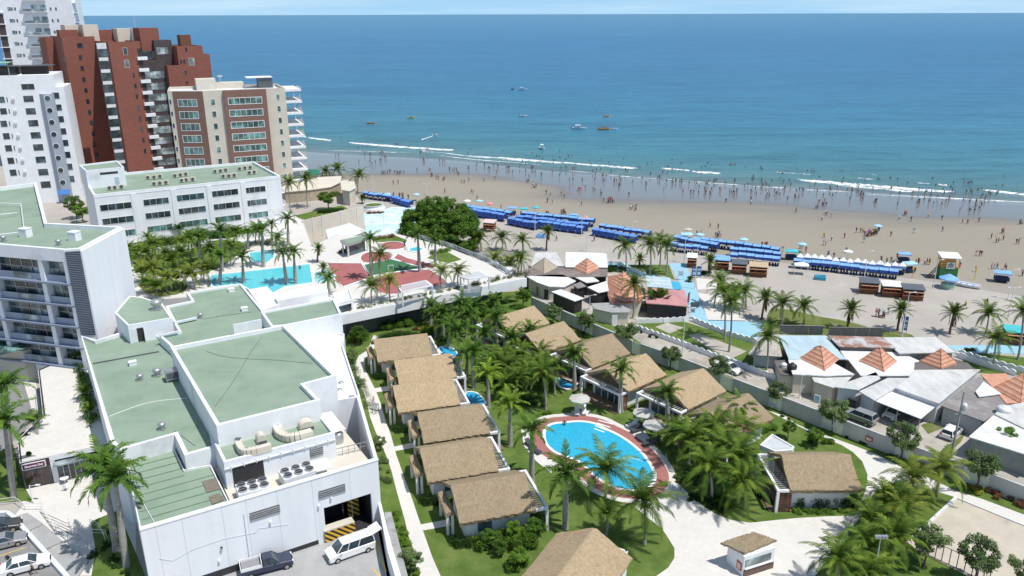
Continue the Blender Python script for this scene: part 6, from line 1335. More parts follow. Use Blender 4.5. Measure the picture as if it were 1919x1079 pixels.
('royal', 'r2', 800, 270, 805, 130, 'royal palm right of the dark pair below the terrace', 0, 1.05, 'royal palms of the villa garden'),
('royal', 'r2', 965, 405, 958, 190, 'royal palm with pale trunk before the farthest right villa deck', 0, 1.05, 'royal palms of the villa garden'),
('royal', 'r2', 722, 500, 700, 280, 'royal palm beside the pool of the first left villa', 0, 1.05, 'royal palms of the villa garden'),
('royal', 'r2', 810, 665, 800, 420, 'royal palm behind the second and third left villas', 0, 1.05, 'royal palms of the villa garden'),
('royal', 'r2', 1185, 420, 1190, 280, 'royal palm before the second farthest right villa', 0, 1.05, 'royal palms of the villa garden'),
('royal', 'r2', 1480, 675, 1480, 440, 'royal palm beside the small pool of the third right villa', 0, 1.05, 'royal palms of the villa garden'),
('royal', 'r2', 1790, 822, 1790, 545, 'royal palm with thick trunk before the villa facing the top umbrella', 0, 1.05, 'royal palms of the villa garden'),
('royal', 'r2', 930, 170, 950, 80, 'small royal palm near the flowering tree below the terrace', 0, 0.85, 'royal palms of the villa garden'),
('royal', 'r2', 860, 260, 870, 190, 'short royal palm in the shade below the terrace corner', 0, 0.9, 'royal palms of the villa garden'),
('royal', 'r2', 520, 260, 530, 120, 'leftmost dark royal palm under the terrace edge', 0, 0.9, 'royal palms of the villa garden'),
('royalb', 'r2', 908, 790, 900, 565, 'light green royal palm on the lawn beside the third left villa', 0, 1.0, 'royal palms of the villa garden'),
('royalb', 'r2', 1052, 1045, 1050, 765, 'bright yellow-green palm between villas and the big pool', 0, 1.0, 'royal palms of the villa garden'),
('royal', 'r3', 900, 872, 890, 620, 'royal palm before the villa facing the two pool umbrellas', 0, 1.0, 'royal palms of the villa garden'),
('royal', 'r3', 1372, 905, 1370, 740, 'royal palm before the nearest right villa', 0, 1.0, 'royal palms of the villa garden'),
('royal', 'r5', 912, 432, 910, 90, 'royal palm with a straight trunk at the left end of the big pool', 0, 1.1, 'royal palms of the villa garden'),
('royal', 'r5', 1135, 745, 1140, 370, 'thick-trunked royal palm beside the ridge of the bottom villa', 0, 1.25, 'royal palms of the villa garden'),
('coco', 'r2', 1290, 812, 1265, 560, 'coconut palm with curved trunk above the top umbrella', 0, 1.05, 'coconut palms of the villa garden'),
('coco', 'r2', 1005, 580, 1010, 460, 'coconut palm in the heart of the garden thicket', 0, 1.05, 'coconut palms of the villa garden'),
('coco', 'r2', 1120, 560, 1125, 450, 'coconut palm right of the thicket heart', 0, 1.05, 'coconut palms of the villa garden'),
('coco', 'r2', 1100, 720, 1105, 590, 'low coconut palm at the lower edge of the thicket', 0, 1.05, 'coconut palms of the villa garden'),
('coco', 'r2', 1250, 540, 1250, 430, 'coconut palm at the right side of the thicket', 0, 1.05, 'coconut palms of the villa garden'),
('coco', 'r2', 950, 540, 940, 450, 'coconut palm at the left side of the thicket', 0, 0.9, 'coconut palms of the villa garden'),
('coco', 'r2', 1190, 680, 1180, 560, 'coconut palm between thicket and the curved trunk', 0, 1.05, 'coconut palms of the villa garden'),
('coco', 'r2', 1350, 700, 1360, 520, 'coconut palm next to the small garden pool', 0, 0.95, 'coconut palms of the villa garden'),
('coco', 'r5', 1400, 545, 1400, 350, 'coconut palm at the lower edge of the big pool, left', 0, 1.35, 'coconut palms of the villa garden'),
('coco', 'r5', 1662, 850, 1655, 560, 'big coconut palm in front of the pool tip', 0, 1.35, 'coconut palms of the villa garden'),
('young', 'r5', 1405, 792, 1410, 650, 'small slender palm left of the big coconut palm', 0, 0.55, 'coconut palms of the villa garden'),
('coco', 'r6', 265, 440, 250, 255, 'coconut palm lowest in the dense clump by the pool house', 0, 1.27, 'coconut palms of the villa garden'),
('coco', 'r6', 140, 250, 150, 110, 'coconut palm at the left of the dense clump', 0, 1.27, 'coconut palms of the villa garden'),
('coco', 'r6', 330, 330, 330, 160, 'coconut palm in the middle of the dense clump', 0, 1.27, 'coconut palms of the villa garden'),
('coco', 'r6', 425, 400, 415, 215, 'coconut palm beside the pool house pergola', 0, 1.27, 'coconut palms of the villa garden'),
('coco', 'r6', 440, 490, 430, 340, 'yellow-tipped palm before the pool house steps', 0, 1.27, 'coconut palms of the villa garden'),
('coco', 'r6', 300, 200, 290, 60, 'coconut palm at the back of the dense clump', 0, 1.27, 'coconut palms of the villa garden'),
('coco', 'r6', 410, 180, 420, 80, 'rear coconut palm overlapping the nearest right villa roof', 0, 1.27, 'coconut palms of the villa garden'),
('coco', 'r6', 90, 170, 80, 80, 'small coconut palm at the far left of the clump', 0, 1.27, 'coconut palms of the villa garden'),
('cocoy', 'r6', 1320, 470, 1330, 320, 'palm at the top of the palm strip beside the sand court', 0, 1.15, 'coconut palms of the villa garden'),
('cocoy', 'r6', 1455, 432, 1490, 280, 'leaning palm at the corner of the sand court path', 0, 1.15, 'coconut palms of the villa garden'),
('cocoy', 'r6', 1250, 600, 1270, 490, 'yellow palm in the middle of the palm strip', 0, 1.15, 'coconut palms of the villa garden'),
('coco', 'r6', 1190, 540, 1190, 430, 'dark palm in the palm strip above the lamp post', 0, 1.2, 'coconut palms of the villa garden'),
('coco', 'r6', 1110, 640, 1110, 540, 'palm overhanging the white plaza in the palm strip', 0, 1.2, 'coconut palms of the villa garden'),
('coco', 'r6', 930, 910, 930, 745, 'palm at the bottom left of the palm strip', 0, 1.2, 'coconut palms of the villa garden'),
('coco', 'r6', 1090, 800, 1100, 690, 'palm left of the floodlight mast', 0, 1.2, 'coconut palms of the villa garden'),
('coco', 'r6', 1220, 780, 1230, 640, 'palm right of the floodlight mast', 0, 1.2, 'coconut palms of the villa garden'),
('coco', 'r6', 1060, 930, 1080, 820, 'palm at the very bottom of the strip', 0, 1.2, 'coconut palms of the villa garden'),
('royal', 'z3', 557, 1037, 505, 650, 'huge royal palm in front of the hotel wing, its trunk nearest', 0, 1.32, 'palms left of the hotel'),
('royal', 'z3', 512, 968, 455, 600, 'huge royal palm behind another before the hotel wing', 0, 1.32, 'palms left of the hotel'),
('royal', 'z3', 62, 737, 15, 400, 'leaning royal palm at the left edge, lower crown', 0, 1.3, 'palms left of the hotel'),
('royal', 'z3', 48, 612, 20, 230, 'leaning royal palm at the left edge, upper crown', 0, 1.3, 'palms left of the hotel'),
('young', 'z3', 150, 430, 150, 400, 'spreading palm on the shop terrace corner', 3.6, 0.75, 'palms left of the hotel'),
('young', 'z3', 345, 150, 345, 110, 'small palm in the terrace hedge, farthest', 3.6, 0.5, 'palms left of the hotel'),
('young', 'z3', 375, 300, 372, 270, 'small palm midway in the terrace hedge', 3.6, 0.5, 'palms left of the hotel'),
('young', 'z3', 400, 380, 400, 350, 'small palm at the near end of the terrace hedge', 3.6, 0.5, 'palms left of the hotel')]
for q in PALMS: palm(q[0],q[1],q[2],q[3],q[4],q[5],q[6],q[7],q[8],q[9])
for q in [
('royal', 'r2', 640, 400, 650, 240, 'royal palm just above the first plunge pool', 0, 1.05, 'royal palms of the villa garden'),
('royal', 'r2', 760, 330, 765, 180, 'royal palm in the middle of the dark row below the terrace', 0, 1.05, 'royal palms of the villa garden'),
('royal', 'r2', 560, 330, 560, 190, 'royal palm in the dark row above the first left villa', 0, 1.05, 'royal palms of the villa garden'),
('royal', 'r2', 1060, 470, 1060, 330, 'royal palm between the farthest right villa and the thicket', 0, 1.05, 'royal palms of the villa garden'),
('royal', 'r2', 880, 440, 880, 300, 'royal palm left of the thicket, above the lawn strip', 0, 1.05, 'royal palms of the villa garden'),
('royal', 'r2', 760, 600, 765, 440, 'royal palm behind the second left villa pergola', 0, 1.05, 'royal palms of the villa garden'),
('royal', 'r2', 1000, 300, 1010, 170, 'royal palm in front of the farthest thatched roof', 0, 0.85, 'royal palms of the villa garden'),
('coco', 'r2', 1050, 640, 1050, 520, 'low coconut palm filling the middle of the thicket', 0, 1.1, 'coconut palms of the villa garden'),
('coco', 'r2', 1220, 620, 1220, 500, 'coconut palm filling the right of the thicket', 0, 1.1, 'coconut palms of the villa garden'),
('coco', 'r2', 970, 620, 970, 520, 'coconut palm filling the left of the thicket', 0, 1.1, 'coconut palms of the villa garden'),
('coco', 'r2', 1010, 740, 1020, 640, 'low coconut palm at the lower left of the thicket', 0, 1.1, 'coconut palms of the villa garden'),
('coco', 'r2', 1280, 660, 1290, 540, 'coconut palm above the curved trunk palm', 0, 1.1, 'coconut palms of the villa garden'),
('coco', 'r2', 1100, 480, 1100, 380, 'coconut palm at the top of the thicket', 0, 1.1, 'coconut palms of the villa garden'),
('coco', 'r2', 1170, 450, 1170, 350, 'coconut palm before the second villa pergola', 0, 1.1, 'coconut palms of the villa garden'),
('coco', 'z2', 770, 580, 765, 520, 'coconut palm close to the hotel tower corner', 5, 1.0, 'palms round the terrace pool'),
('coco', 'z2', 860, 560, 860, 470, 'coconut palm below the second window column', 5, 1.0, 'palms round the terrace pool'),
('coco', 'z2', 920, 620, 930, 520, 'leafy coconut palm in the terrace cluster, left', 5, 1.0, 'palms round the terrace pool'),
('coco', 'z2', 1060, 540, 1065, 430, 'coconut palm below the third window column', 5, 1.0, 'palms round the terrace pool'),
('coco', 'z2', 1180, 600, 1180, 500, 'coconut palm left of the pool royal palms', 5, 1.0, 'palms round the terrace pool'),
('coco', 'z2', 1300, 600, 1300, 480, 'coconut palm over the terrace loungers', 5, 1.0, 'palms round the terrace pool'),
('coco', 'z2', 1320, 500, 1320, 400, 'coconut palm below the fourth window column', 5, 1.0, 'palms round the terrace pool'),
('coco', 'z2', 1440, 470, 1440, 390, 'coconut palm behind the small blue pool', 5, 1.0, 'palms round the terrace pool'),
('coco', 'z2', 1560, 520, 1560, 440, 'coconut palm at the right of the small blue pool', 5, 1.0, 'palms round the terrace pool'),
('cocoy', 'z2', 800, 690, 800, 610, 'yellowish palm between tower wall and pool', 5, 0.95, 'palms round the terrace pool'),
('cocoy', 'z2', 940, 740, 935, 660, 'yellowish palm above the back green roof', 5, 0.95, 'palms round the terrace pool'),
('cocoy', 'z2', 1150, 690, 1150, 600, 'yellow-fronded palm at the pool left corner', 5, 0.95, 'palms round the terrace pool'),
('young', 'z2', 830, 750, 830, 700, 'bushy palm by the back roof corner', 5, 0.9, 'palms round the terrace pool'),
('young', 'z2', 990, 720, 990, 670, 'bushy palm among the yellowish ones', 5, 0.9, 'palms round the terrace pool')]: palm(q[0],q[1],q[2],q[3],q[4],q[5],q[6],q[7],q[8],q[9])
def leafcloud(cl,n,size,seed,flat=.0):
    rg=np.random.default_rng(seed); cl=np.array(cl,dtype=float); idx=rg.integers(0,len(cl),n); 
    w=cl[:,3]**2; idx=rg.choice(len(cl),n,p=w/w.sum()); c=cl[idx]
    d=rg.normal(size=(n,3)); d/=np.linalg.norm(d,axis=1,keepdims=True); r=c[:,3]*(rg.random(n)**.28)*rg.uniform(.85,1.12,n)
    p=c[:,:3]+d*r[:,None]*np.array([1,1,.82]); nr=d+rg.normal(size=(n,3))*.55+np.array([0,0,.35]); nr/=np.linalg.norm(nr,axis=1,keepdims=True)
    t=np.cross(nr,rg.normal(size=(n,3))); t/=np.linalg.norm(t,axis=1,keepdims=True); b_=np.cross(nr,t); s=size*rg.uniform(.6,1.3,n)[:,None]
    V=np.stack([p-t*s*.5,p+b_*s*.32,p+t*s*.5,p-b_*s*.32],1).reshape(-1,3); return V,np.arange(4*n).reshape(-1,4)
def tree_parts(seed,R_,H,trunk_h,ncl,nl,size,clr=.35,branches=5,tr=.12,stem=True):
    rr=random.Random(seed); cl=[]
    for i in range(ncl):
        a=rr.uniform(0,6.28);u=rr.random(); rad=R_*math.sqrt(u)*.82; zc=trunk_h+(H-trunk_h)*(.5+.42*rr.uniform(-1,1)*math.sqrt(max(0,1-u*.8))); cl.append((rad*math.cos(a),rad*math.sin(a),zc,R_*clr*rr.uniform(.6,1.15)))
    V,F=leafcloud(cl,nl,size,seed); m=MB()
    top=(rr.uniform(-.15,.15),rr.uniform(-.15,.15),trunk_h+(H-trunk_h)*.3); m.tube([(0,0,0),(rr.uniform(-.1,.1),rr.uniform(-.1,.1),trunk_h*.5),top],[tr*1.2,tr,tr*.8],7)
    for i in range(branches):
        c=cl[i%len(cl)]; m.tube([top if i%2 else (0,0,trunk_h*.8),((top[0]+c[0])/2,(top[1]+c[1])/2,(top[2]+c[2])/2-.1),c[:3]],[tr*.6,tr*.4,tr*.15],5)
    return V,F,m
def make_tree(name,label,cat,p,mat,args,z0=0,bark=None):
    V,F,m=tree_parts(*args); t=thing(name,label,cat,(*p,z0)); me=np_mesh('crown',V,F,[mat]); o=bpy.data.objects.new('crown',me); COL.objects.link(o); o.parent=t; obj('trunk',m,bark or m_trunkd,t,False); return t
# the great round tree
rr=random.Random(9); cl=[]
Rb,Hb=10.2,12.0
bc=G('z5',1372,470,6.5); zt=zAt(bc,300+255/3.996)
for i in range(430):
    a=rr.uniform(0,6.28); ph=math.acos(rr.uniform(-.22,1)); q=rr.uniform(.8,.98); x=Rb*q*math.sin(ph)*math.cos(a)*1.0; y=Rb*q*math.sin(ph)*math.sin(a)*.85; zc=3.6+(zt-4.4)*q*math.cos(ph); cl.append((x,y,max(1.6,zc),rr.uniform(.5,1.0)))
for i in range(40): cl.append((rr.uniform(-6,6),rr.uniform(-5,5),rr.uniform(3,zt-4),rr.uniform(1.5,2.2)))
cl+=[(7.5,-3,2.4,1.4),(8.8,-1.5,2.8,1.3),(6.2,-5.5,2.6,1.3),(9.8,0,3.4,1.2),(-8.8,-2,2.8,1.3),(8.3,-4.5,2.2,1.2)]
V,F=leafcloud(cl,90000,.34,5); t=thing('broadleaf_tree','great dome-shaped dark green tree beside the play terrace','tree',(*bc,0)); me=np_mesh('crown',V,F,[m_leaf]); o=bpy.data.objects.new('crown',me); COL.objects.link(o); o.parent=t
m=MB(); m.tube([(0,0,0),(.2,.1,2),(0,0,4)],[.7,.55,.45],10)
for i in range(8): c=cl[i*9]; m.tube([(0,0,2.5),(c[0]*.5,c[1]*.5,4.5),c[:3]],[.3,.2,.08],6)
obj('trunk',m,m_trunkd,t,False)
# olive-green street trees along the boundary wall
OT=[tree_parts(100+i,1.45,3.9,1.3,34,5200,.15,.27,7,.07) for i in range(3)]; OM=[(np_mesh('crown',V,F,[m_leafo]),m) for V,F,m in OT]; OMt=[]
for me,m in OM:
    tm=bpy.data.meshes.new('trunk'); tm.from_pydata(m.v,[],m.f); tm.materials.append(m_trunkd); tm.update(); OMt.append(tm)
def small_tree(i,label,p,s=1,group=None,z0=0,mat=None,name='olive_green_tree',sz=1):
    t=thing(name,label,'tree',(*p,z0),rp.uniform(0,6),group); t.scale=(s,s,s*sz)
    me=OM[i%3][0]
    if mat: 
        key=(i%3,mat.name)
        if key not in TC: me2=me.copy(); me2.materials.clear(); me2.materials.append(mat); TC[key]=me2
        me=TC[key]
    for n,mm in(('crown',me),('trunk',OMt[i%3])): o=bpy.data.objects.new(n,mm); COL.objects.link(o); o.parent=t
    return t
TC={}
gT='round-crowned trees along the boundary wall'
for i,(k,x,y,s,l) in enumerate([('z6',628,880,.95,'tree by the wall in front of the white kitchen canopy'),('r3',345,245,1.05,'tree by the wall before the cream annexe door'),('r3',612,335,1.15,'tree by the wall at the start of the scalloped park wall'),('r3',905,465,.95,'tree by the wall before the lamp post in the park'),('r3',1225,560,1.0,'tree by the wall hiding a white car in the alley'),('r3',1612,725,.95,'tree by the wall below the water tanks'),('r4',640,815,1.15,'tree by the wall beside the silver off-road car'),('r4',1090,1000,1.15,'tree by the wall in front of the carport'),('r6',1665,382,1.2,'tree by the wall near the utility pole foot')]): small_tree(i,l,G(k,x,y),s*1.28,gT,sz=.9)
for i,(k,x,y,s,l) in enumerate([('r6',1385,800,1.15,'tree at the lower left corner of the sand court'),('r6',1650,880,1.15,'tree standing out against the pale sand court'),('r6',1900,930,1.0,'tree at the right edge of the sand court')]): small_tree(i,l,G(k,x,y),s*1.2,'trees beside the sand court')
small_tree(1,'sparse tree before the right-edge white corrugated roof',G('r4',1775,960),1.0,None,0,m_leafb)
small_tree(2,'young frangipani by the path behind the pool house',G('r3',1690,935),.75,'frangipani trees',0,m_leafb,'frangipani'); small_tree(0,'wide frangipani beside the path at the boundary wall',G('r4',515,915),.85,'frangipani trees',0,m_leafb,'frangipani',.8)
small_tree(1,'white-flowering frangipani at the terrace corner',G('z6',430,775),1.3,'frangipani trees',0,m_leafb,'frangipani',.85); small_tree(2,'small frangipani below the flowering one at the terrace corner',G('z6',390,815),.8,'frangipani trees',0,m_leafb,'frangipani',.8)
small_tree(0,'bright green broadleaf tree among the coconut palms by the beach club',G('z5',545,375),2.2,None,0,m_leafb,'broadleaf_tree',.72)
small_tree(1,'dark green tree between the towers and hotel block',G('z2',430,330),1.9,None,0,m_leaf,'broadleaf_tree',.9); small_tree(2,'bright yellow-green tree beside a darker one behind the hotel roofs',G('z2',470,350),1.7,None,0,m_leafb,'broadleaf_tree',.8)
for i,(k,x,y,s,l) in enumerate([('z4',612,150,.8,'grey-green shrubby tree at the bend of the villa path'),('z4',640,60,1.1,'dark tree where the villa path starts below the terrace'),('z4',735,525,.7,'pale grey-green bush beside the path opposite the fourth villa'),('z4',640,250,.6,'grey-green bush between the hotel wall and the path bend'),('r5',110,1050,.95,'pale wispy tree over the path at the bottom')]): small_tree(i,l,G(k,x,y),s,'wispy trees beside the villa path',0,m_leafo if i!=1 else m_leaf,'garden_tree',.8)
# hedges and shrubs ----------------------------------------------------------
def bush(label,p,sx,sy,h,mat,rz=0,seed=0,name='shrub',cat='shrub',group=None,box=False,n=1500,size=.16,z0=0):
    rr=random.Random(seed); cl=[]; k=max(6,int(sx*sy*(7 if box else 2.4)))
    for i in range(k):
        x=rr.uniform(-.5,.5)*sx;y=rr.uniform(-.5,.5)*sy; e=1 if box else math.sqrt(max(.05,1-(2*x/sx)**2*.8-(2*y/sy)**2*.5)); cl.append((x,y,h*(.5 if box else .42)*e*rr.uniform(.85,1.15),h*.52*(.75 if not box else .9)))
    if box: cl=[(x,y,z,min(r,.5)) for x,y,z,r in cl]+[(x,y,z*.6,min(r,.5)) for x,y,z,r in cl]+[(x,y,h-.35,.4) for x,y,z,r in cl]
    V,F=leafcloud(cl,n,size,seed); V[:,2]=np.clip(V[:,2],.02,h*(1.0 if box else 1.3)); me=np_mesh('leaves',V,F,[mat]); t=bpy.data.objects.new(name,me); COL.objects.link(t); t.location=(*p,z0); t.rotation_euler=(0,0,R(rz)); tag(t,label,cat,group); return t
b0=bush('x',(0,0),1.9,1.1,1.15,m_leafd,17,1,'box_hedge','hedge','clipped hedges beside the left villa doors',True,2200,.14)
for i,((p,_),w_) in enumerate(zip(LV,['first','second','third','fourth','fifth','sixth'])):
    c_,s_=math.cos(R(17)),math.sin(R(17)); x,y=.35,-3.75; q=(p[0]+x*c_-y*s_,p[1]+x*s_+y*c_); l='clipped green hedge at the corner of the %s left villa from the terrace'%w_
    if i==0: b0.location=(*q,0); b0['label']=l
    else: dup(b0,(*q,0),R(17),l,cache={b0.name:[]})
sh=[('r5',620,760,3.2,1.8,1.5,m_leaf,'leafy frangipani shrub against the nearest left villa wall',20),('r5',760,740,3.0,1.8,1.8,m_leafb,'bright frangipani shrub in the middle of the bed by the nearest villa',20),('r5',940,730,2.4,1.8,2.2,m_leafb,'taller frangipani shrub at the right end of the bed',20),('r5',640,860,3.4,1.8,1.3,m_leaf,'dark shrub in front of the yellow hedge',20),('r5',850,860,2.6,2.0,1.7,m_leafb,'bright shrub below the right yellow hedge',20),('r5',800,1010,2.2,1.6,1.3,m_leaf,'low shrub on the lawn left of the bottom villa',0),('r5',530,835,1.9,.5,.7,m_leafy,'short clipped yellow hedge, left of two',17),('r5',830,775,1.8,.5,.7,m_leafy,'short clipped yellow hedge, right of two',17),
('r6',865,470,7.4,1.6,1.5,m_leafd,'long dark hedge under the pool house eave',0),('r6',860,508,6.8,.6,.5,m_leafb,'low light hedge in front of the long dark one',0),('r6',545,440,.6,2.6,.6,m_leafd,'narrow hedge beside the pool house deck',25),
('r2',230,270,3,1.6,2.2,m_leaf,'dark shrub against the undercroft, left',10),('r2',350,250,3.4,1.8,2.4,m_leafb,'large-leaved shrub against the undercroft, right',10),('r2',530,270,4.5,1.6,.7,m_leafy,'pale green low hedge below the terrace palms',10),('r2',430,275,1.2,1,.8,m_leafr,'small orange-leaved shrub below the undercroft wall',0),('r2',50,340,3,2.6,2.4,m_leaf,'rounded dark shrub at the path start',0),('r2',620,350,2.5,1.5,1.2,m_leaf,'shrub beside the first plunge pool',0),('r2',490,110,3,2,2.2,m_leafd,'dark shrub under the terrace edge',0),
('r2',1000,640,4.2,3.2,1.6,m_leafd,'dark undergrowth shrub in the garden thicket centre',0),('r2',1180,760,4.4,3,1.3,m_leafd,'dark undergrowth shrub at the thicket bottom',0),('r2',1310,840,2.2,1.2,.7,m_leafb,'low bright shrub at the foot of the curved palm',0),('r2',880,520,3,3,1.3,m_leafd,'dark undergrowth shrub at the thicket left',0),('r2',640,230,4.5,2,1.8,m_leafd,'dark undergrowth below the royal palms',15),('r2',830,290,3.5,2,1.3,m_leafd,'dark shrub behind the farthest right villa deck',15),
('r3',1560,880,2.6,1.6,1.6,m_leafb,'bright shrub at the corner of the nearest right villa',0),('r6',250,450,4.5,3.5,.8,m_leafd,'dark ground shrub below the dense palm clump',-30),('r6',130,330,3,3,.8,m_leafd,'dark ground shrub at the left of the palm clump',-30),
('r4',570,890,3.2,1.6,1.1,m_leafb,'leafy bright shrub beside the wide frangipani',-25),('r4',1080,1010,3.5,1,.7,m_leafd,'shrub row at the foot of the boundary wall before the carport',-45),('r4',1250,1050,4.5,1.2,1.0,m_leafr,'reddish grass clump at the foot of the boundary wall',-45),('r6',1810,440,6.2,1.1,1.1,m_leafr,'long reddish grass bed by the boundary wall at right',-45),('r6',1640,400,2.2,1.2,.9,m_leafy,'yellow-green shrub near the utility pole',-45),('r4',820,880,5,.9,.6,m_leafd,'dark shrub row below the notice board',-45),
('r4',1420,745,2.2,1.2,.9,m_leafy,'yellow-green shrub beside the carport wall',-40),('r4',1550,790,2,1.6,1.3,m_leafb,'green shrub beside the parked white hatchback',-40),('z6',1030,520,5,3,1.4,m_leafd,'dark shrub beside the wide white roof',0),('t3',985,680,2,1.2,1.3,m_leafd,'dark shrub at the date palm foot by the kiosks',0),('z6',1400,820,6,1.6,1.3,m_leafd,'dark shrub row behind the park wall',-5),('z6',960,835,3.5,1,.7,m_leafd,'low shrub beside the cream annexe',-30),('r4',1570,285,1.6,1.4,1.2,m_leafd,'round shrub beside the far scalloped wall',0),('r4',1800,1040,3.4,1.4,1.0,m_leaf,'low shrub before the white corrugated roof',-40),
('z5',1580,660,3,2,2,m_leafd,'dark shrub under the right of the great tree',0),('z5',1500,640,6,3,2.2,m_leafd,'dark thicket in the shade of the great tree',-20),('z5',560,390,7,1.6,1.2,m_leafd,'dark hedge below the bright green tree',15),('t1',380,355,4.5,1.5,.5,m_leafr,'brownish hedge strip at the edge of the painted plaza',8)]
for i,(k,x,y,sx,sy,h,mt,l,rz) in enumerate(sh): bush(l,G(k,x,y),sx,sy,h,mt,rz,300+i,'hedge' if 'hedge' in l else 'shrub','hedge' if 'hedge' in l else 'shrub',None,'hedge' in l,int((500+420*sx*sy*max(.6,h*.7))*(2.4 if 'hedge' in l else 1.15)))
ds=[('z2',900,470,6,2,3.0,m_leaf,'tall shrub mass before the hotel block, left'),('z2',1110,430,6,2,3.2,m_leaf,'tall shrub mass before the hotel block, middle'),('z2',1290,420,4,2,3.4,m_leafd,'tall dark shrub before the hotel block, right'),('z2',1450,480,6,1.2,1.3,m_leafd,'long hedge behind the small blue pool'),('z2',730,520,2.5,3,2.6,m_leaf,'shrub beside the hotel tower side wall'),('z2',950,560,3,2,1.2,m_leafd,'round shrub among the terrace palms'),('z2',1110,600,3,2,1.0,m_leafb,'low bright shrub by the terrace pool left end'),
('z5',650,690,2.4,1.6,1.2,m_leafd,'shrub beside the terrace cabin door'),('z5',1380,690,5,1.4,.9,m_leafb,'bright hedge along the terrace railing'),('z5',950,590,5,.8,1.1,m_leafr,'reddish hedge behind the red ellipse')]
for i,(k,x,y,sx,sy,h,mt,l) in enumerate(ds): bush(l,G(k,x,y,DZ),sx,sy,h,mt,30,400+i,'hedge' if 'hedge' in l else 'shrub','hedge' if 'hedge' in l else 'shrub',None,'hedge' in l,int(400+300*sx*sy),z0=DZ)
# planted strips: ground cover nobody could count
def strip(name,P,w,h,mat,n,z0=0,seed=0,size=.15):
    rg=random.Random(seed); cl=[]
    for a,b_ in zip(P,P[1:]):
        L_=math.dist(a,b_); k=max(2,int(L_/ .5))
        for i in range(k): q=rg.random(); cl.append((a[0]+(b_[0]-a[0])*q+rg.uniform(-w,w)/2,a[1]+(b_[1]-a[1])*q+rg.uniform(-w,w)/2,z0+h*.35*rg.uniform(.5,1.3),h*.55*rg.uniform(.6,1.2)))
    V,F=leafcloud(cl,n,size,seed); V[:,2]=np.maximum(V[:,2],z0+.02); o=bpy.data.objects.new(name,np_mesh('ground_cover',V,F,[mat])); COL.objects.link(o); o['kind']='stuff'; return o
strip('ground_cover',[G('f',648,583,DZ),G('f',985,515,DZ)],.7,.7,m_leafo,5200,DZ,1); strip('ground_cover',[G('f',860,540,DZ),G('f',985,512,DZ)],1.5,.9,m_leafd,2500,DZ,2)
strip('ground_cover',GS('z4',0,800,810,830,900,850,980,885,1079),.8,.8,m_leafb,5000,0,3); strip('ground_cover',GS('z4',0,735,560,755,640,770,700),1.3,.7,m_leafo,2500,0,4); strip('ground_cover',GS('z4',0,600,60,620,170,655,260,690,370),1.2,.9,m_leafo,3500,0,5)
strip('ground_cover',GS('z3',3.6,345,110,350,180,370,250,390,330,410,420),1.3,1.3,m_leaf,5500,3.6,6,.2); strip('ground_cover',GS('z3',3.6,105,470,160,440),1.4,.7,m_leafd,900,3.6,7); strip('ground_cover',GS('z3',3.6,100,545,170,530),1.0,.6,m_leafd,700,3.6,8)
strip('ground_cover',GS('z3',0,420,1000,470,900,560,1079),1.6,.6,m_leafd,3000,0,9); strip('ground_cover',GS('r3',0,1610,770,1700,800),1.2,.5,m_leafd,600,0,10); strip('ground_cover',GS('r3',0,290,250,420,270),2.0,.9,m_leafd,1500,0,11)
# grass tufts give the lawns a rough nap
for i,(x,y,h,l) in enumerate([(720,560,2.8,'tall shrub at the hotel tower foot on the terrace'),(790,500,3.0,'first tall shrub from the left along the hotel block'),(860,490,2.6,'second tall shrub from the left along the hotel block'),(940,480,3.2,'third tall shrub from the left along the hotel block'),(1030,462,2.8,'fourth tall shrub from the left along the hotel block'),(1180,440,3.0,'fourth tall shrub from the right along the hotel block'),(1260,435,2.6,'third tall shrub from the right along the hotel block'),(1360,425,2.8,'second tall shrub from the right along the hotel block'),(1440,415,2.2,'last tall shrub at the right of the hotel block'),(820,620,1.8,'dense shrub under the terrace coconut palms'),(900,650,1.5,'dense shrub left of the yellowish palms'),(1020,640,1.6,'dense shrub in the terrace palm cluster centre'),(1130,640,1.4,'dense shrub beside the terrace pool corner')]):
    bush(l,G('z2',x,y,DZ),3.6,2.0,h*(.85 if 'hotel block' in l else .5),[m_leaf,m_leafb,m_leafd][i%3],25,500+i,'shrub','shrub','shrubs on the pool terrace',False,5200,z0=DZ,size=.2)
for i,(k,x,y,sx,sy,h,l) in enumerate([('r2',300,330,7,2.2,1.6,'long dark shrub bed against the terrace undercroft'),('r2',560,300,6,2.2,2.0,'dark shrub bed below the left terrace palms'),('r2',720,240,6,2.4,2.4,'dark shrub bed below the middle terrace palms'),('r2',900,150,6,2.4,2.0,'dark shrub bed below the right terrace palms'),('r2',1060,520,4,3,1.2,'undergrowth shrub at the top of the thicket'),('r2',1240,600,4,3,1.2,'undergrowth shrub at the right of the thicket'),('z4',620,330,1.6,3.4,.9,'grey-green shrub left of the upper villa path'),('z4',705,600,1.4,3.0,.8,'grey-green shrub left of the villa path, lower')]):
    bush(l,G(k,x,y),sx,sy,h,[m_leafd,m_leaf][i%2] if i<6 else m_leafo,14,540+i,'shrub','shrub',None,False,int(900+380*sx*sy))

for i,(k,x,y,s_,l) in enumerate([('r5',640,870,.75,'frangipani tree at the left of the bed by the nearest left villa'),('r5',790,830,.8,'frangipani tree in the centre of the bed by the nearest left villa'),('r5',930,810,.85,'frangipani tree at the right of the bed by the nearest left villa'),('r5',830,1010,.75,'frangipani tree on the lawn just left of the bottom villa'),('r5',700,930,.6,'lowest frangipani tree of the bed in front of the yellow hedge')]): small_tree(i,l,G(k,x,y),s_,'frangipani trees',0,m_leafb if i%2 else m_leaf,'frangipani',.78)
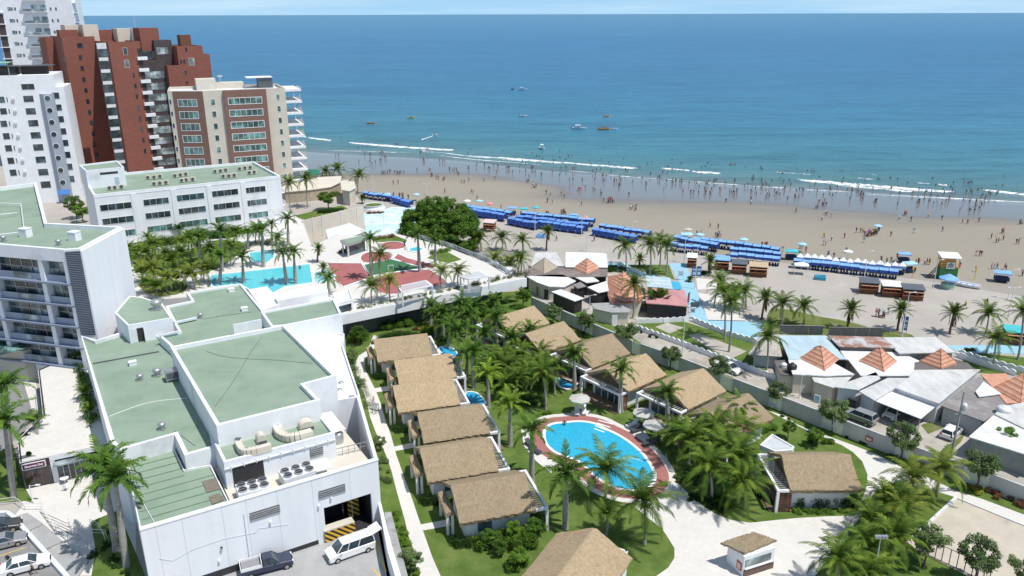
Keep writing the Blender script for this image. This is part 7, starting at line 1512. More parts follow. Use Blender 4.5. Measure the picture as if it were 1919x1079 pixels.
# ================================================================ people
SKIN=[M('skin_a',(.33,.19,.12),.6,.05,2),M('skin_b',(.22,.12,.075),.6,.05,2)]
HAIR=M('dark_hair',(.015,.012,.01),.7,.1,4)
CL={n:M('cloth_'+n,c,.9,.1,4) for n,c in dict(black=(.02,.02,.022),white=(.75,.75,.75),red=(.5,.05,.05),blue=(.05,.12,.4),teal=(.05,.35,.38),grey=(.25,.25,.26),pink=(.65,.22,.3),yellow=(.7,.55,.06),orange=(.65,.2,.05),navy=(.02,.035,.1),green=(.06,.25,.09)).items()}
def person_mesh(pose,sk,top,bot,seed=0):
    # joints: one vertex each, skin radius per joint
    J={};E=[]
    if pose=='sit': hip=.28; J['pel']=(0,0,hip);J['kl']=(-.13,.42,.42);J['kr']=(.13,.42,.42);J['fl']=(-.14,.72,.06);J['fr']=(.14,.72,.06);ty=-.1
    elif pose=='walk': hip=.9; J['pel']=(0,0,hip);J['kl']=(-.1,.18,.5);J['kr']=(.1,-.06,.49);J['fl']=(-.1,.26,.05);J['fr']=(.1,-.34,.1);ty=.03
    elif pose=='wade': hip=.62; J['pel']=(0,0,hip-.3);J['kl']=(-.1,.03,.1);J['kr']=(.1,.0,.1);J['fl']=(-.1,.0,-.2);J['fr']=(.1,.0,-.2);ty=.02
    else: hip=.92; J['pel']=(0,0,hip);J['kl']=(-.1,.02,.5);J['kr']=(.1,.03,.5);J['fl']=(-.12,0,.05);J['fr']=(.12,0.02,.05);ty=0
    pz=J['pel'][2]; J['ch']=(0,ty,pz+.36);J['nk']=(0,ty*1.2,pz+.56);J['hd']=(0,ty*1.3+.01,pz+.72);J['sl']=(-.19,ty,pz+.48);J['sr']=(.19,ty,pz+.48)
    if pose=='wave': J['el']=(-.4,0,pz+.62);J['hl']=(-.5,.05,pz+.86)
    elif pose=='walk': J['el']=(-.25,-.14,pz+.24);J['hl']=(-.25,.0,pz+.02)
    else: J['el']=(-.27,-.02,pz+.22);J['hl']=(-.26,.1,pz-.02)
    J['er']=(.26,.05 if pose!='walk' else .12,pz+.22);J['hr']=(.26,.18,pz+.0 if pose!='sit' else pz+.16); J['tl']=(J['fl'][0],J['fl'][1]+.16,J['fl'][2]-.02);J['tr']=(J['fr'][0],J['fr'][1]+.16,J['fr'][2]-.02)
    rad=dict(pel=.15,ch=.15,nk=.06,hd=.11,sl=.075,sr=.075,el=.045,er=.045,hl=.035,hr=.035,kl=.065,kr=.065,fl=.045,fr=.045,tl=.035,tr=.035)
    names=list(J); ed=[('pel','ch'),('ch','nk'),('nk','hd'),('ch','sl'),('ch','sr'),('sl','el'),('el','hl'),('sr','er'),('er','hr'),('pel','kl'),('kl','fl'),('pel','kr'),('kr','fr'),('fl','tl'),('fr','tr')]
    me=bpy.data.meshes.new('p'); me.from_pydata([J[n] for n in names],[(names.index(a),names.index(b_)) for a,b_ in ed],[]); o=bpy.data.objects.new('p',me); COL.objects.link(o)
    md=o.modifiers.new('s','SKIN'); 
    if not me.skin_vertices: pass
    sv=me.skin_vertices[0].data if me.skin_vertices else None
    if sv is None: return None
    for i,n in enumerate(names): sv[i].radius=(rad[n],rad[n]*(.75 if n in('pel','ch') else 1)); sv[i].use_root=(n=='pel')
    o.modifiers.new('u','SUBSURF').levels=1
    dg=bpy.context.evaluated_depsgraph_get(); out=bpy.data.meshes.new_from_object(o.evaluated_get(dg)); bpy.data.objects.remove(o)
    out.materials.clear(); 
    for m in(sk,top,bot,HAIR): out.materials.append(m)
    for p in out.polygons:
        z=p.center.z-pz; x=abs(p.center.x); p.use_smooth=True
        if z>.74 or (z>.62 and p.center.y<ty*1.3-.03): p.material_index=3
        elif z>.56: p.material_index=0
        elif z>.04 and x<.23: p.material_index=1
        elif z>-.32 and (x<.2) and not(pose=='sit' and p.center.y>.3): p.material_index=2
        else: p.material_index=0
    return out
_t=bpy.data.meshes.new('q'); _t.from_pydata([(0,0,0),(0,0,1)],[(0,1)],[]); 
OUTF=[('black','black'),('white','navy'),('red','black'),('skin','navy'),('blue','grey'),('skin','red'),('pink','white'),('black','teal'),('grey','black'),('skin','black'),('yellow','navy'),('orange','black'),('teal','white'),('skin','blue')]
PM={}
def pm(pose,oi):
    if (pose,oi) not in PM:
        a,b_=OUTF[oi]; sk=SKIN[oi%2]; PM[(pose,oi)]=person_mesh(pose,sk,sk if a=='skin' else CL[a],CL[b_])
    return PM[(pose,oi)]
PE=[('r7',-.7,'195,435,1 210,435,1 348,425,1 375,430,2 520,370,4 635,415,2 313,388,1 1345,455,2 1272,430,1 1235,415,1 1385,440,3 1340,430,1 1380,405,1 1420,425,2 1640,465,1 1870,463,1 895,415,1 710,365,1 1078,403,1 220,335,1'),
('r7',-.3,'318,465,1 385,470,2 405,468,1 435,455,2 460,440,2 665,450,4 745,460,1 760,460,1 770,460,1 625,510,1 440,527,4 463,525,3 485,520,2 515,525,3 535,525,2 550,525,2 690,510,2 700,540,3 735,550,3 765,560,3 805,505,2 820,510,2 835,510,2 848,530,2 895,500,2 870,575,2 900,565,1 525,580,1 500,583,1 985,480,2 980,565,1 1037,555,1 1010,500,1 1050,485,2 1030,485,1 1105,495,3 1238,490,3 1250,515,1 1280,535,2 1218,545,1 1215,570,2 1240,597,3 1255,597,1 920,630,2 943,660,1 545,650,2 580,660,1 502,650,1 772,630,1 1308,635,1 1330,640,1 1388,640,1 1318,680,2 1340,685,1 1403,655,1 1432,605,1 1432,560,1 1450,560,1 1485,610,4 1515,595,1 1495,695,1 1560,615,2 1600,640,2 1595,625,1 1650,675,12 1612,675,1 1745,645,1 1755,715,1 1775,710,2 1675,565,3 1690,590,3 1700,545,2 1835,580,1 1395,740,2 1410,740,2 1315,750,2 1450,500,2 1735,505,3'),
('r8',-.7,'55,335,1 30,375,2 5,415,1 30,415,1 210,378,1 232,375,1 360,362,3 385,365,2 445,375,1 525,388,3 632,410,2 665,398,2 740,415,1 795,415,1 806,400,1 835,430,1 627,435,1 950,398,2 1150,440,3 1210,435,3 1250,440,1 1545,460,1 1600,440,1 1620,460,3 1640,460,2 1805,475,1 1812,425,1'),
('r8',-.3,'25,455,1 60,450,3 75,450,2 105,447,1 145,465,1 250,450,1 270,452,2 290,452,2 385,455,1 532,470,1 550,465,1 683,472,1 730,500,1 745,500,1 823,505,1 813,470,1 923,505,1 955,460,1 1005,500,2 1035,505,2 1055,515,4 1075,525,2 1218,490,1 1260,520,1 1335,520,3 1403,505,1 1428,512,1 1640,510,2 1675,495,1 1740,525,1 158,517,2 170,515,1 232,520,1 255,520,2 265,500,1 313,505,1 360,510,1 378,515,3 390,510,2 340,565,1 472,555,1 472,575,1 480,510,2 565,525,2 552,543,1 610,525,2 625,525,1 705,537,2 855,585,3 870,583,1 825,600,2 832,560,1 855,535,1 905,530,1 1130,560,3 1140,562,1 1355,565,2 1360,560,2 1390,545,1 1440,570,1 1510,560,2 1520,555,1 1595,560,1 1612,540,1 1665,560,1 1710,550,1 1578,610,1 1655,615,1 1460,583,1 710,615,1'),
('r8',-.05,'848,655,1 897,640,1 875,627,2 1258,650,1 1320,660,1 1290,625,3 1411,638,1 1484,650,1 1592,670,1 1620,672,1 1680,662,1 1487,712,1 1805,720,3 1905,675,4 1890,780,1 1878,780,1 1335,722,1 1745,752,1 1770,772,1 1782,772,1 1808,760,1 1030,720,1 1052,720,1 1065,722,1 1085,735,8 1110,735,8 1135,730,8 1155,710,4 1070,775,1 858,750,1 898,765,1 855,790,1 868,790,1 967,750,1 1213,740,1 185,738,1 207,738,1 256,692,1 298,702,1 285,745,1 298,750,2 310,745,2 362,790,1 530,800,1 545,802,2 555,800,1 640,825,1 740,810,3 762,830,1 1665,845,1 1682,845,1 1692,845,1 1660,930,1 1745,915,1 1760,915,1 1775,915,1 1820,920,2 1165,875,2 1190,890,1 1213,880,1 1392,895,1 1410,890,3 1345,885,1 1365,890,2 1578,910,1 1910,950,2 975,830,1 885,855,3 910,860,1 1245,865,1'),
('r1',0,'905,740,2 925,745,2 955,750,5 988,730,1 790,600,1 1630,670,1'),('z6',0,'650,325,1 895,325,2 690,150,2 710,150,1 590,165,2 280,115,1 1145,110,1 1170,115,2'),('z5',0,'1080,280,3 1100,280,1 1030,275,1 1140,295,1')]
rq=random.Random(21); ALLP=[]
for k,z,s in PE:
    for it in s.split():
        x,y,n=map(int,it.split(','))
        for i in range(n):
            sp=0 if n==1 else (9 if n<6 else 15); xx=x+rq.uniform(-sp,sp);yy=y+rq.uniform(-sp,sp)*.45; p=G(k,xx,yy,z); ALLP.append((p[1],p,z,k,x,n))
ALLP.sort(key=lambda q:q[0]); NEAR=ALLP[:283]; FAR=ALLP[283:]
def zone(p):
    px=proj(p[0],p[1],0)[0]
    if p[1]<backc(p[0])+2: a='on the grey sand lot'
    elif p[1]<wetc(p[0])-2: a='on the dry sand'
    elif p[1]<edgec(p[0])-1: a='on the wet sand'
    else: a='in the surf'
    b_='near the left towers' if px<800 else 'beyond the great tree' if px<960 else 'beyond the long blue tents' if px<1200 else 'beyond the promenade palms' if px<1440 else 'beyond the white-peaked tents' if px<1700 else 'beyond the lifeguard tower'
    return a,b_
DESC={'black':'black','white':'white','red':'red','blue':'blue','pink':'pink','grey':'grey','yellow':'yellow','orange':'orange','teal':'teal','skin':'no'}
for i,(d,p,z,k,x,n) in enumerate(NEAR):
    a,b_=zone(p); pose=rq.choice(['stand','walk','stand','wave','walk']+(['sit'] if a!='in the surf' and n>2 else [])); 
    if a=='in the surf' and p[1]>edgec(p[0])+12: pose='wade'
    oi=rq.randrange(len(OUTF)); me=pm(pose,oi); o=bpy.data.objects.new('person',me); COL.objects.link(o); zz=z if a!='in the surf' else SEA
    t_=(p[1]-backc(p[0]))/max(1,edgec(p[0])-backc(p[0])); zz=-.7*max(0,min(1,t_)) 
    o.location=(*p,zz); o.rotation_euler=(0,0,rq.uniform(0,6.28)); q=rq.uniform(.92,1.06); o.scale=(q,q,q)
    tp,bt_=OUTF[oi]; v={'stand':'standing','walk':'walking','wave':'waving','sit':'sitting','wade':'wading'}[pose]
    lab='person in %s %s %s %s'%(('%s top'%tp if tp!='skin' else '%s shorts'%bt_),v,a,b_); tag(o,lab,'person',lab)
if FAR:
    for i in range(170):
        x=rq.choice([rq.gauss(1150,120),rq.gauss(1450,140),rq.uniform(1000,1919),rq.gauss(1750,90)]); 
        if x>1919: continue
        x0=x; e=edgec(G('f',x,330)[0]); gx=G('f',x,345)[0]*1.0; p=(gx,edgec(gx)+rq.choice([rq.uniform(-22,-4),rq.uniform(-8,10),rq.uniform(5,40)])); FAR.append((p[1],p,0,'f',x,1))
    V=[];F=[];MIx=[]
    for d,p,z,k,x,n in FAR:
        me=pm('stand' if rq.random()<.6 else 'walk',rq.randrange(len(OUTF))); c_=rq.uniform(0,6.28); n0=len(V); t_=(p[1]-backc(p[0]))/max(1,edgec(p[0])-backc(p[0])); zz=-.7*max(0,min(1,t_)); dz=-.8 if p[1]>edgec(p[0])+12 else 0
        for v in me.vertices: V.append((p[0]+v.co.x*math.cos(c_)-v.co.y*math.sin(c_),p[1]+v.co.x*math.sin(c_)+v.co.y*math.cos(c_),v.co.z+zz+dz))
        for q in me.polygons: F.append([n0+a for a in q.vertices]); MIx.append({0:0,1:1,2:2,3:2}[q.material_index])
    me=bpy.data.meshes.new('bathers'); me.from_pydata(V,[],F); [me.materials.append(m) for m in(SKIN[0],CL['grey'],CL['black'])]; me.polygons.foreach_set('material_index',MIx); o=bpy.data.objects.new('distant_bathers',me); COL.objects.link(o); o['kind']='stuff'
def person(label,k,x,y,pose,oi,z=0,rz=0,s=1):
    o=bpy.data.objects.new('person',pm(pose,oi)); COL.objects.link(o); o.location=(*G(k,x,y,z),z); o.rotation_euler=(0,0,R(rz)); o.scale=(s,)*3; return tag(o,label,'person')
person('lifeguard in yellow walking on the grey sand below the blue stall','r1',1490,690,'walk',10,0,60,1.1)
person('housekeeper in pink pushing a trolley on the villa path','r2',145,785,'walk',6,0.05,60)
person('person in pink shirt standing inside the loading bay','z4',572,812,'stand',6,0.1,-90)
person('swimmer at the upper left edge of the main pool','r3',205,848,'wade',3,-.1); person('swimmer near the far corner of the long terrace pool','z5',330,822,'wade',9,DZ-.1)
person('person in black standing between the parked cars at lower left','z3',45,1042,'stand',0,0,0); person('person leaning over the white car at lower left','z3',150,1075,'walk',8,0,120)
person('person in white sitting by the splash pool on the terrace','z5',1120,672,'sit',1,DZ); person('person in black standing by the splash pool on the terrace','z5',1112,655,'stand',0,DZ)
# housekeeping trolley
t=thing('trolley','white housekeeping trolley on the villa path','trolley',(*G('r2',155,812),.05),R(60)); m=MB(); m.box(-.25,-.5,.2,.25,.5,.95,0); m.box(-.27,-.52,.95,.27,.52,1.0,1); obj('trolley_body',m,[m_white,CL['grey']],t,False)
for x in(-.2,.2):
    for y in(-.4,.4): m=MB(); m.cyl((x-.03,y,.09),(x+.03,y,.09),.09,.09,8); obj('wheel',m,m_rubber,t,False)
# ================================================================ beach tents
B1=M('light_blue_canvas',(.2,.42,.78),.8,.12,.8); B2=M('royal_blue_canvas',(.035,.1,.4),.8,.15,1); B3=M('navy_canvas',(.012,.03,.16),.8,.2,1)
def awning(dark=False):
    t=thing('beach_tent','x','beach tent'); a=B2 if dark else B1; m=MB(); n=6; V=[]
    for i in range(n+1):
        x=-1.3+2.6*i/n; sg=.06*math.sin(math.pi*i/n)
        V+=[(x,-.1,1.95-sg),(x,1.1,2.2-sg*.5),(x,2.2,2.05-sg)]
    m.add(V,[(3*i,3*i+3,3*i+4,3*i+1) for i in range(n)]+[(3*i+1,3*i+4,3*i+5,3*i+2) for i in range(n)]); obj('canopy',m,B1 if not dark else M('mid_blue_canvas',(.12,.28,.68),.8,.15,1),t,False)
    m=MB(); m.box(-1.3,-.13,1.3 if not dark else .55,1.3,-.1,1.94,0); obj('front_cloth',m,B2,t,False); m=MB(); m.box(-1.3,2.2,1.55,1.3,2.23,2.04,0); obj('back_cloth',m,B1,t,False)
    for x in(-1.28,1.28): m=MB(); m.box(x-.01,-.1,.9,x+.01,2.2,1.95); obj('side_cloth',m,B3,t,False)
    for x in(-1.25,1.25):
        for y in(-.05,2.15): m=MB(); m.cyl((x,y,0),(x,y,2.0),.025,.025,5); obj('leg',m,m_alu,t,False)
    m=MB()
    for x in(-.8,0,.8): m.box(x-.28,.5,.1,x+.28,1.1,.42); m.box(x-.28,.4,.1,x+.28,.5,.85)
    obj('chair_row',m,B3 if dark else CL['navy'],t,False); return t
def peak():
    t=thing('beach_tent','x','beach tent'); m=MB(); r=1.0; V=[(-r,-r,2.1),(r,-r,2.1),(r,r,2.1),(-r,r,2.1),(0,0,2.9)]; m.add(V,[(0,1,4),(1,2,4),(2,3,4),(3,0,4)]); obj('canopy',m,m_white,t,False)
    m=MB(); 
    for a in range(4): 
        p,q=V[a],V[(a+1)%4]; m.add([(p[0],p[1],1.55),(q[0],q[1],1.55),(q[0],q[1],2.1),(p[0],p[1],2.1)],[(0,1,2,3)])
    obj('valance',m,B1,t,False)
    for x in(-.95,.95):
        for y in(-.95,.95): m=MB(); m.cyl((x,y,0),(x,y,2.1),.025,.025,5); obj('leg',m,m_alu,t,False)
    m=MB(); m.box(-.8,.1,.1,.8,.7,.42); m.box(-.8,0,.1,.8,.1,.85); obj('chair_row',m,CL['navy'],t,False); return t
AW=awning();AD=awning(True);PK=peak()
def row(proto,q0,q1,n,label,group,yoff=0,dy=0):
    a=G(*q0);b_=G(*q1); L_=math.dist(a,b_); an=math.atan2(b_[1]-a[1],b_[0]-a[0]); w0=2.6 if proto is not PK else 2.0
    for i in range(n):
        q=(i+.5)/n; x=a[0]+(b_[0]-a[0])*q-math.sin(an)*dy;y=a[1]+(b_[1]-a[1])*q+math.cos(an)*dy; s=L_/n/w0
        o=first_or_dup(USED,proto,(x,y,0),an,label,group,1); o.scale=(s*rq.uniform(.9,.985),rq.uniform(.72,.84) if proto is not PK else s,1+rq.uniform(-.09,.05)); o.location.y+=rq.uniform(-.12,.12)
G1='blue tents in rows along the back of the beach'
row(AW,('t1',245,195),('t1',560,235),6,'blue beach tent in the leftmost row behind the round planter','leftmost tents'); row(AD,('t1',560,245),('t1',760,300),4,'dark blue beach tent just left of the great tree','tents left of the tree')
row(AD,('t2',60,200),('t2',505,278),6,'dark blue tent in the front tier right of the great tree','front tier by the tree'); row(AW,('t2',40,160),('t2',580,248),7,'light blue tent in the back tier right of the great tree','back tier by the tree')
row(AD,('t2',540,310),('t2',870,372),4,'dark blue tent in the low front tier behind the beach palms','front tier left half'); row(AD,('t2',880,352),('t2',1395,418),6,'dark blue tent in the front tier next to the blue pile','front tier right half'); row(AD,('t2',640,285),('t2',1450,385),9,'blue tent in the middle tier of the second long block','middle tier of block two'); row(AW,('t2',700,245),('t2',1510,335),9,'light blue tent in the seaward tier of the second long block','seaward tier of block two')
row(AD,('t2',1490,432),('t3',190,345),6,'dark blue tent in the front tier of the third block','front tier of block three'); row(AW,('t2',1570,385),('t3',330,300),8,'light blue tent in the back tier of the third block','back tier of block three')
row(AW,('t3',560,425),('t3',990,480),5,'blue tent in the front tier beside the two tall white lamps','front tier of block four'); row(AW,('t3',600,345),('t3',1095,440),6,'blue tent in the second tier beside the two tall white lamps','second tier of block four')
row(AW,('t3',1240,545),('t3',1800,600),6,'blue tent in the front tier behind the tan kiosk','front tier of block five'); row(AW,('t3',1235,480),('t3',1810,545),6,'blue tent in the middle tier behind the tan kiosk','middle tier of block five'); row(AW,('t3',820,360),('t3',1790,485),10,'blue tent in the long seaward tier ending at the teal cart','seaward tier of block five')
row(PK,('t4',545,335),('t4',1770,455),15,'white-peaked blue tent in the long row left of the lifeguard tower','white-peaked tents'); row(AW,('t4',505,375),('t4',1690,510),11,'light blue awning tent in front of the white-peaked row','awnings before the white peaks')
# parasols, carts
def cart(label,p,mat,r=1.1):
    t=thing('beach_cart',label,'cart',(*p,0),rq.uniform(-.4,.4)); m=MB(); m.box(-.9*r,-.6*r,.35,.9*r,.6*r,1.1); obj('cart_body',m,CL['navy'],t,False); m=MB(); m.add([(-1.1*r,-.8*r,2.1),(1.1*r,-.8*r,2.1),(1.1*r,.8*r,2.2),(-1.1*r,.8*r,2.2),(0,-.1,2.45)],[(0,1,4),(1,2,4),(2,3,4),(3,0,4)]); m.box(-1.1*r,-.82*r,1.9,1.1*r,-.8*r,2.1); obj('canopy',m,mat,t,False)
    for x in(-.85*r,.85*r): m=MB(); m.cyl((x,-.55,.2),(x,-.55,2.15),.03,.03,5); obj('post',m,m_alu,t,False)
    for x in(-.6,.6): m=MB(); m.cyl((x,-.66*r,.3),(x,-.6*r,.3),.3,.3,10); obj('wheel',m,m_rubber,t,False)
teal=M('teal_canvas',(.06,.45,.5),.8,.1,1); pinkc=M('coral_canvas',(.75,.25,.25),.8,.1,1); ltb=M('pale_blue_canvas',(.35,.6,.8),.8,.1,1)
for k,x,y,mt,l in [('t2',95,110,m_white,'white parasol at the back edge of the tents right of the great tree'),('t2',345,140,pinkc,'coral parasol behind the first blue tent block'),('t2',232,110,ltb,'pale blue parasol left of the coral one'),('t2',865,185,teal,'teal parasol behind the second tent block'),('t2',1430,310,pinkc,'coral parasol at the end of the second tent block'),('t3',770,260,m_canvas,'cream parasol above a blue one beyond the lamp posts'),('t3',905,320,ltb,'pale parasol just right of the cream one'),('t3',1395,375,ltb,'pale blue parasol alone on the sand beyond block five'),('t4',610,190,ltb,'striped pale parasol behind the teal cart'),('t4',1125,275,m_white,'white parasol behind the white-peaked tents'),('r8',1140,725,ltb,'pale blue parasol amid a crowd on the sand'),('t1',845,215,ltb,'light blue parasol left above the great tree')]: umbrella(l,G(k,x,y),1.1,2.1,mt)
for k,x,y,mt,l,r in [('t2',600,195,B1,'blue-roofed cart behind the end of the first tent block',1.1),('t2',730,205,teal,'teal-roofed cart between first and second tent blocks',1.1),('t2',1290,275,B1,'blue cart behind the second tent block',1),('t3',755,320,ltb,'pale blue-roofed cart beside the lamp posts',1.3),('t4',490,275,teal,'teal-roofed cart at the left end of the white-peaked row',1.3),('t6',355,345,B1,'blue-roofed cart behind the right end of the white-peaked row',1.2),('t6',425,470,ltb,'pale blue domed cart at the right end of the white-peaked row',1.25),('t6',1590,590,B1,'blue-roofed cart on the open sand at right',1.5),('t1',520,215,ltb,'small cart among the leftmost tents',.8)]: cart(l,G(k,x,y),mt,r)
def kiosk(label,k,x,y,roof,w=3.4,d=2.4,group=None,rz=-24,wall=None):
    t=thing('beach_kiosk',label,'kiosk',(*G(k,x,y),0),R(rz),group); m=MB(); w2=w/2; wl=wall or M('kiosk_wood',(.2,.085,.04),.8,.3,2,sc3=(1,1,6)) if 'kiosk_wood' not in bpy.data.materials or wall else bpy.data.materials['kiosk_wood']
    m.box(-w2,0,0,w2,d,1.0,0); m.box(-w2,d-.1,1.0,w2,d,2.2,0); m.box(-w2,.1,1,-w2+.1,d-.1,2.2,0); m.box(w2-.1,.1,1,w2,d-.1,2.2,0); obj('wall',m,wl,t,False); m=MB(); m.box(-w2+.1,.6,1.0,w2-.1,.7,2.1); obj('dark_sheet',m,m_dark,t,False)  # upright near-black sheet fills the opening above the counter
    m=MB(); m.box(-w2-.15,-.35,1.0,w2+.15,.1,1.07); obj('counter',m,M('counter_wood',(.5,.26,.13),.7,.2,2) if 'counter_wood' not in bpy.data.materials else bpy.data.materials['counter_wood'],t,False)
    for xx in(-w2,w2-.12): m=MB(); m.box(xx,-.3,0,xx+.12,-.18,2.3); obj('post',m,wl,t,False)
    m=MB(); m.add([(-w2-.25,-.5,2.3),(w2+.25,-.5,2.3),(w2+.25,d+.3,2.6),(-w2-.25,d+.3,2.6),(-w2-.25,-.5,2.42),(w2+.25,-.5,2.42),(w2+.25,d+.3,2.72),(-w2-.25,d+.3,2.72)],[(3,2,1,0),(4,5,6,7),(0,1,5,4),(1,2,6,5),(2,3,7,6),(3,0,4,7)]); obj('roof',m,roof,t,False); t.scale=(.88,.9,1); m=MB(); m.box(-w2,-.95,1.85,w2,-.5,1.92); obj('awning',m,bpy.data.materials['counter_wood'],t,False)
    rr=random.Random(int(x)); m=MB()
    for i in range(7): a=rr.uniform(-w2+.2,w2-.2); m.box(a,.1,1.07,a+.18,.35,1.07+rr.uniform(.15,.5))
    obj('goods',m,m_red,t,False)
slate=M('grey_solar_sheet',(.1,.12,.14),.5,.1,1); tanr=M('tan_sheet',(.5,.38,.24),.8,.12,1)
for q in [('kiosk with a pinkish white roof beside the great tree','t2',335,380,M('pinkish_white_sheet',(.65,.52,.5),.7,.1,1),3.2),('kiosk with a white roof beside the blue promenade','t3',815,605,m_white,2.2),('kiosk with a bright blue roof beside the date palm','t3',1150,635,B1,3.4),('kiosk with a dark grey roof between blue and tan ones','t3',1345,680,slate,3.4),('kiosk with a tan roof at the end of the kiosk row','t3',1560,712,tanr,4.0),('dark grey-roofed wooden kiosk, left of the three near the beach','t4',1365,660,slate,3.8),('white-roofed wooden kiosk, middle of the three near the beach','t4',1615,698,m_white,3.8),('dark grey-roofed kiosk nearest the lifeguard tower','t6',470,828,slate,4.2),('kiosk with a teal roof at the right edge behind a palm','r1',1815,925,teal,3.6)]: kiosk(*q,group='wooden kiosks on the beach lot',rz=-14)
# gazebo, piles, stall, lifeguard tower, boat
t=thing('gazebo','small white gazebo tent in front of the white-peaked row','gazebo',(*G('t4',600,440),0),R(-14)); m=MB(); m.add([(-1.5,-1,2.2),(1.5,-1,2.2),(1.5,1,2.2),(-1.5,1,2.2),(0,0,2.8),(-1.5,-1,1.95),(1.5,-1,1.95),(1.5,1,1.95),(-1.5,1,1.95)],[(0,1,4),(1,2,4),(2,3,4),(3,0,4),(5,6,1,0),(6,7,2,1),(7,8,3,2),(8,5,0,3)]); obj('canopy',m,m_white,t,False)
for x in(-1.45,1.45):
    for y in(-.95,.95): m=MB(); m.cyl((x,y,0),(x,y,2.2),.04,.04,6); obj('leg',m,m_white,t,False)
for l,k,x,y,mt in (('stack of folded teal-blue deck chairs on the grey lot','t4',820,500,M('turquoise_plastic',(.05,.35,.5),.6,.1,2)),('heap of folded blue chairs beside the shaggy palm','t2',920,450,B1)):
    t=thing('chair_stack',l,'chair stack',(*G(k,x,y),0),R(-14))
    for i in range(4): m=MB((0,0,0),rq.uniform(-8,8)); m.box(-1.1,-.8+.42*i,.05,1.1,-.5+.42*i,.75+.1*(i%2)); obj('folded_chairs',m,mt,t,False)
t=thing('lifeguard_tower','green and orange lifeguard tower with a white roof','lifeguard tower',(*G('t6',890,545),0),R(-10)); m=MB(); m.box(-1.75,-1.3,0,1.75,1.3,2.7); obj('lower_wall',m,m_greenp,t,False); m=MB(); m.box(-1.5,-1.1,2.7,1.1,1.2,4.5); obj('cabin_wall',m,m_orangep,t,False)
m=MB(); m.box(-1.75,-1.3,2.7,1.75,1.3,2.78); obj('platform',m,m_orangep,t,False)
for a,b_ in (((-1.75,-1.28),(1.75,-1.28)),((1.73,-1.28),(1.73,1.28))): m=MB(); m.bar((*a,3.6),(*b_,3.6),.08,.08); m.bar((*a,3.2),(*b_,3.2),.06,.06); obj('railing',m,m_yellow,t,False)
for x,y in((-1.7,-1.25),(1.7,-1.25),(1.7,1.25),(-1.7,1.25)): m=MB(); m.box(x-.06,y-.06,2.78,x+.06,y+.06,5.0); obj('post',m,m_orangep,t,False)
m=MB(); m.add([(-2,-1.6,4.75),(2,-1.6,4.75),(2,1.5,5.2),(-2,1.5,5.2),(-2,-1.6,4.95),(2,-1.6,4.95),(2,1.5,5.4),(-2,1.5,5.4)],[(3,2,1,0),(4,5,6,7),(0,1,5,4),(1,2,6,5),(2,3,7,6),(3,0,4,7)]); obj('roof',m,m_white,t,False)
m=MB(); m.box(-.7,-1.38,2.5,.9,-1.31,3.9,0); m.box(-.5,-1.41,2.75,.7,-1.37,3.4,1); m.add([(-.5,-1.42,3.45),(.7,-1.42,3.45),(.1,-1.42,3.8)],[(0,1,2)],2); obj('sign',m,[m_white,CL['grey'],m_greenp],t,False)
m=MB(); m.cyl((1.9,1.2,4.5),(1.9,1.2,6.6),.04,.04,5); obj('flag_pole',m,m_alu,t,False); m=MB(); m.box(1.62,1.19,5.6,1.9,1.21,6.5); obj('flag',m,m_yellow,t,False)
m=MB(); 
for i in range(9): m.box(-3.6+i*.22,-.5,.3*i,-3.4+i*.22,.5,.3*i+.06)
m.bar((-3.6,-.5,0),(-1.75,-.5,2.7),.06,.15); m.bar((-3.6,.5,0),(-1.75,.5,2.7),.06,.15); obj('stairs',m,m_wood,t,False)
t=thing('beach_stall','round stall with a blue pyramid canopy in front of the lifeguard tower','stall',(*G('t6',910,670),0)); m=MB(); m.lathe([(1.9,2.0),(1.9,2.15),(.1,3.05)],n=8,sm=False); obj('canopy',m,B1,t,False); m=MB(); m.lathe([(1.2,0),(1.25,1.0),(1.3,1.05)],n=10); obj('counter',m,M('pale_green_board',(.35,.55,.42),.7,.1,2),t,False)
for i in range(6): a=i*1.047; m=MB(); m.cyl((1.5*math.cos(a),1.5*math.sin(a),0),(1.5*math.cos(a),1.5*math.sin(a),2.05),.04,.04,5); obj('post',m,m_alu,t,False)
def hull(t,L_,W_2,H_,mat,inner=None,nm='hull'):
    st=[(-.5,.75,.0),(-.3,.95,.0),(0,1,.0),(.25,.85,.03),(.42,.45,.12),(.5,.03,.25)]; m=MB(); V=[]
    for s,w,r in st: x=s*L_; V+=[(x,-w*W_2,H_*(1+r*1.5)),(x,-w*W_2*.55,H_*.12+r*H_),(x,w*W_2*.55,H_*.12+r*H_),(x,w*W_2,H_*(1+r*1.5)),(x,w*W_2*.82,H_*(.95+r*1.5)),(x,-w*W_2*.82,H_*(.95+r*1.5))]
    F=[]
    for i in range(5):
        for j in range(3): a=i*6+j; F.append((a,a+1,a+7,a+6))
        a=i*6; F.append((a+3,a+4,a+10,a+9)); F.append((a+5,a,a+6,a+11))
    F.append((0,3,2,1)); m.add(V,F,0); 
    F2=[(i*6+5,i*6+11,i*6+10,i*6+4) for i in range(5)]; m.add([(x,y,z-.25*H_) if k%6 in(4,5) else (x,y,z) for k,(x,y,z) in enumerate(V)],F2,1); obj(nm,m,[mat,inner or m_alu],t,False)
t=thing('rowing_boat','white open boat with blue seats lying on the sand','boat',(*G('t6',1150,655),0),R(145)); hull(t,5.2,.9,.75,m_white,m_alu)
for x in(-1.2,0,1.1): m=MB(); m.box(x-.2,-.75,.5,x+.2,.75,.56); obj('bench',m,B1,t,False)
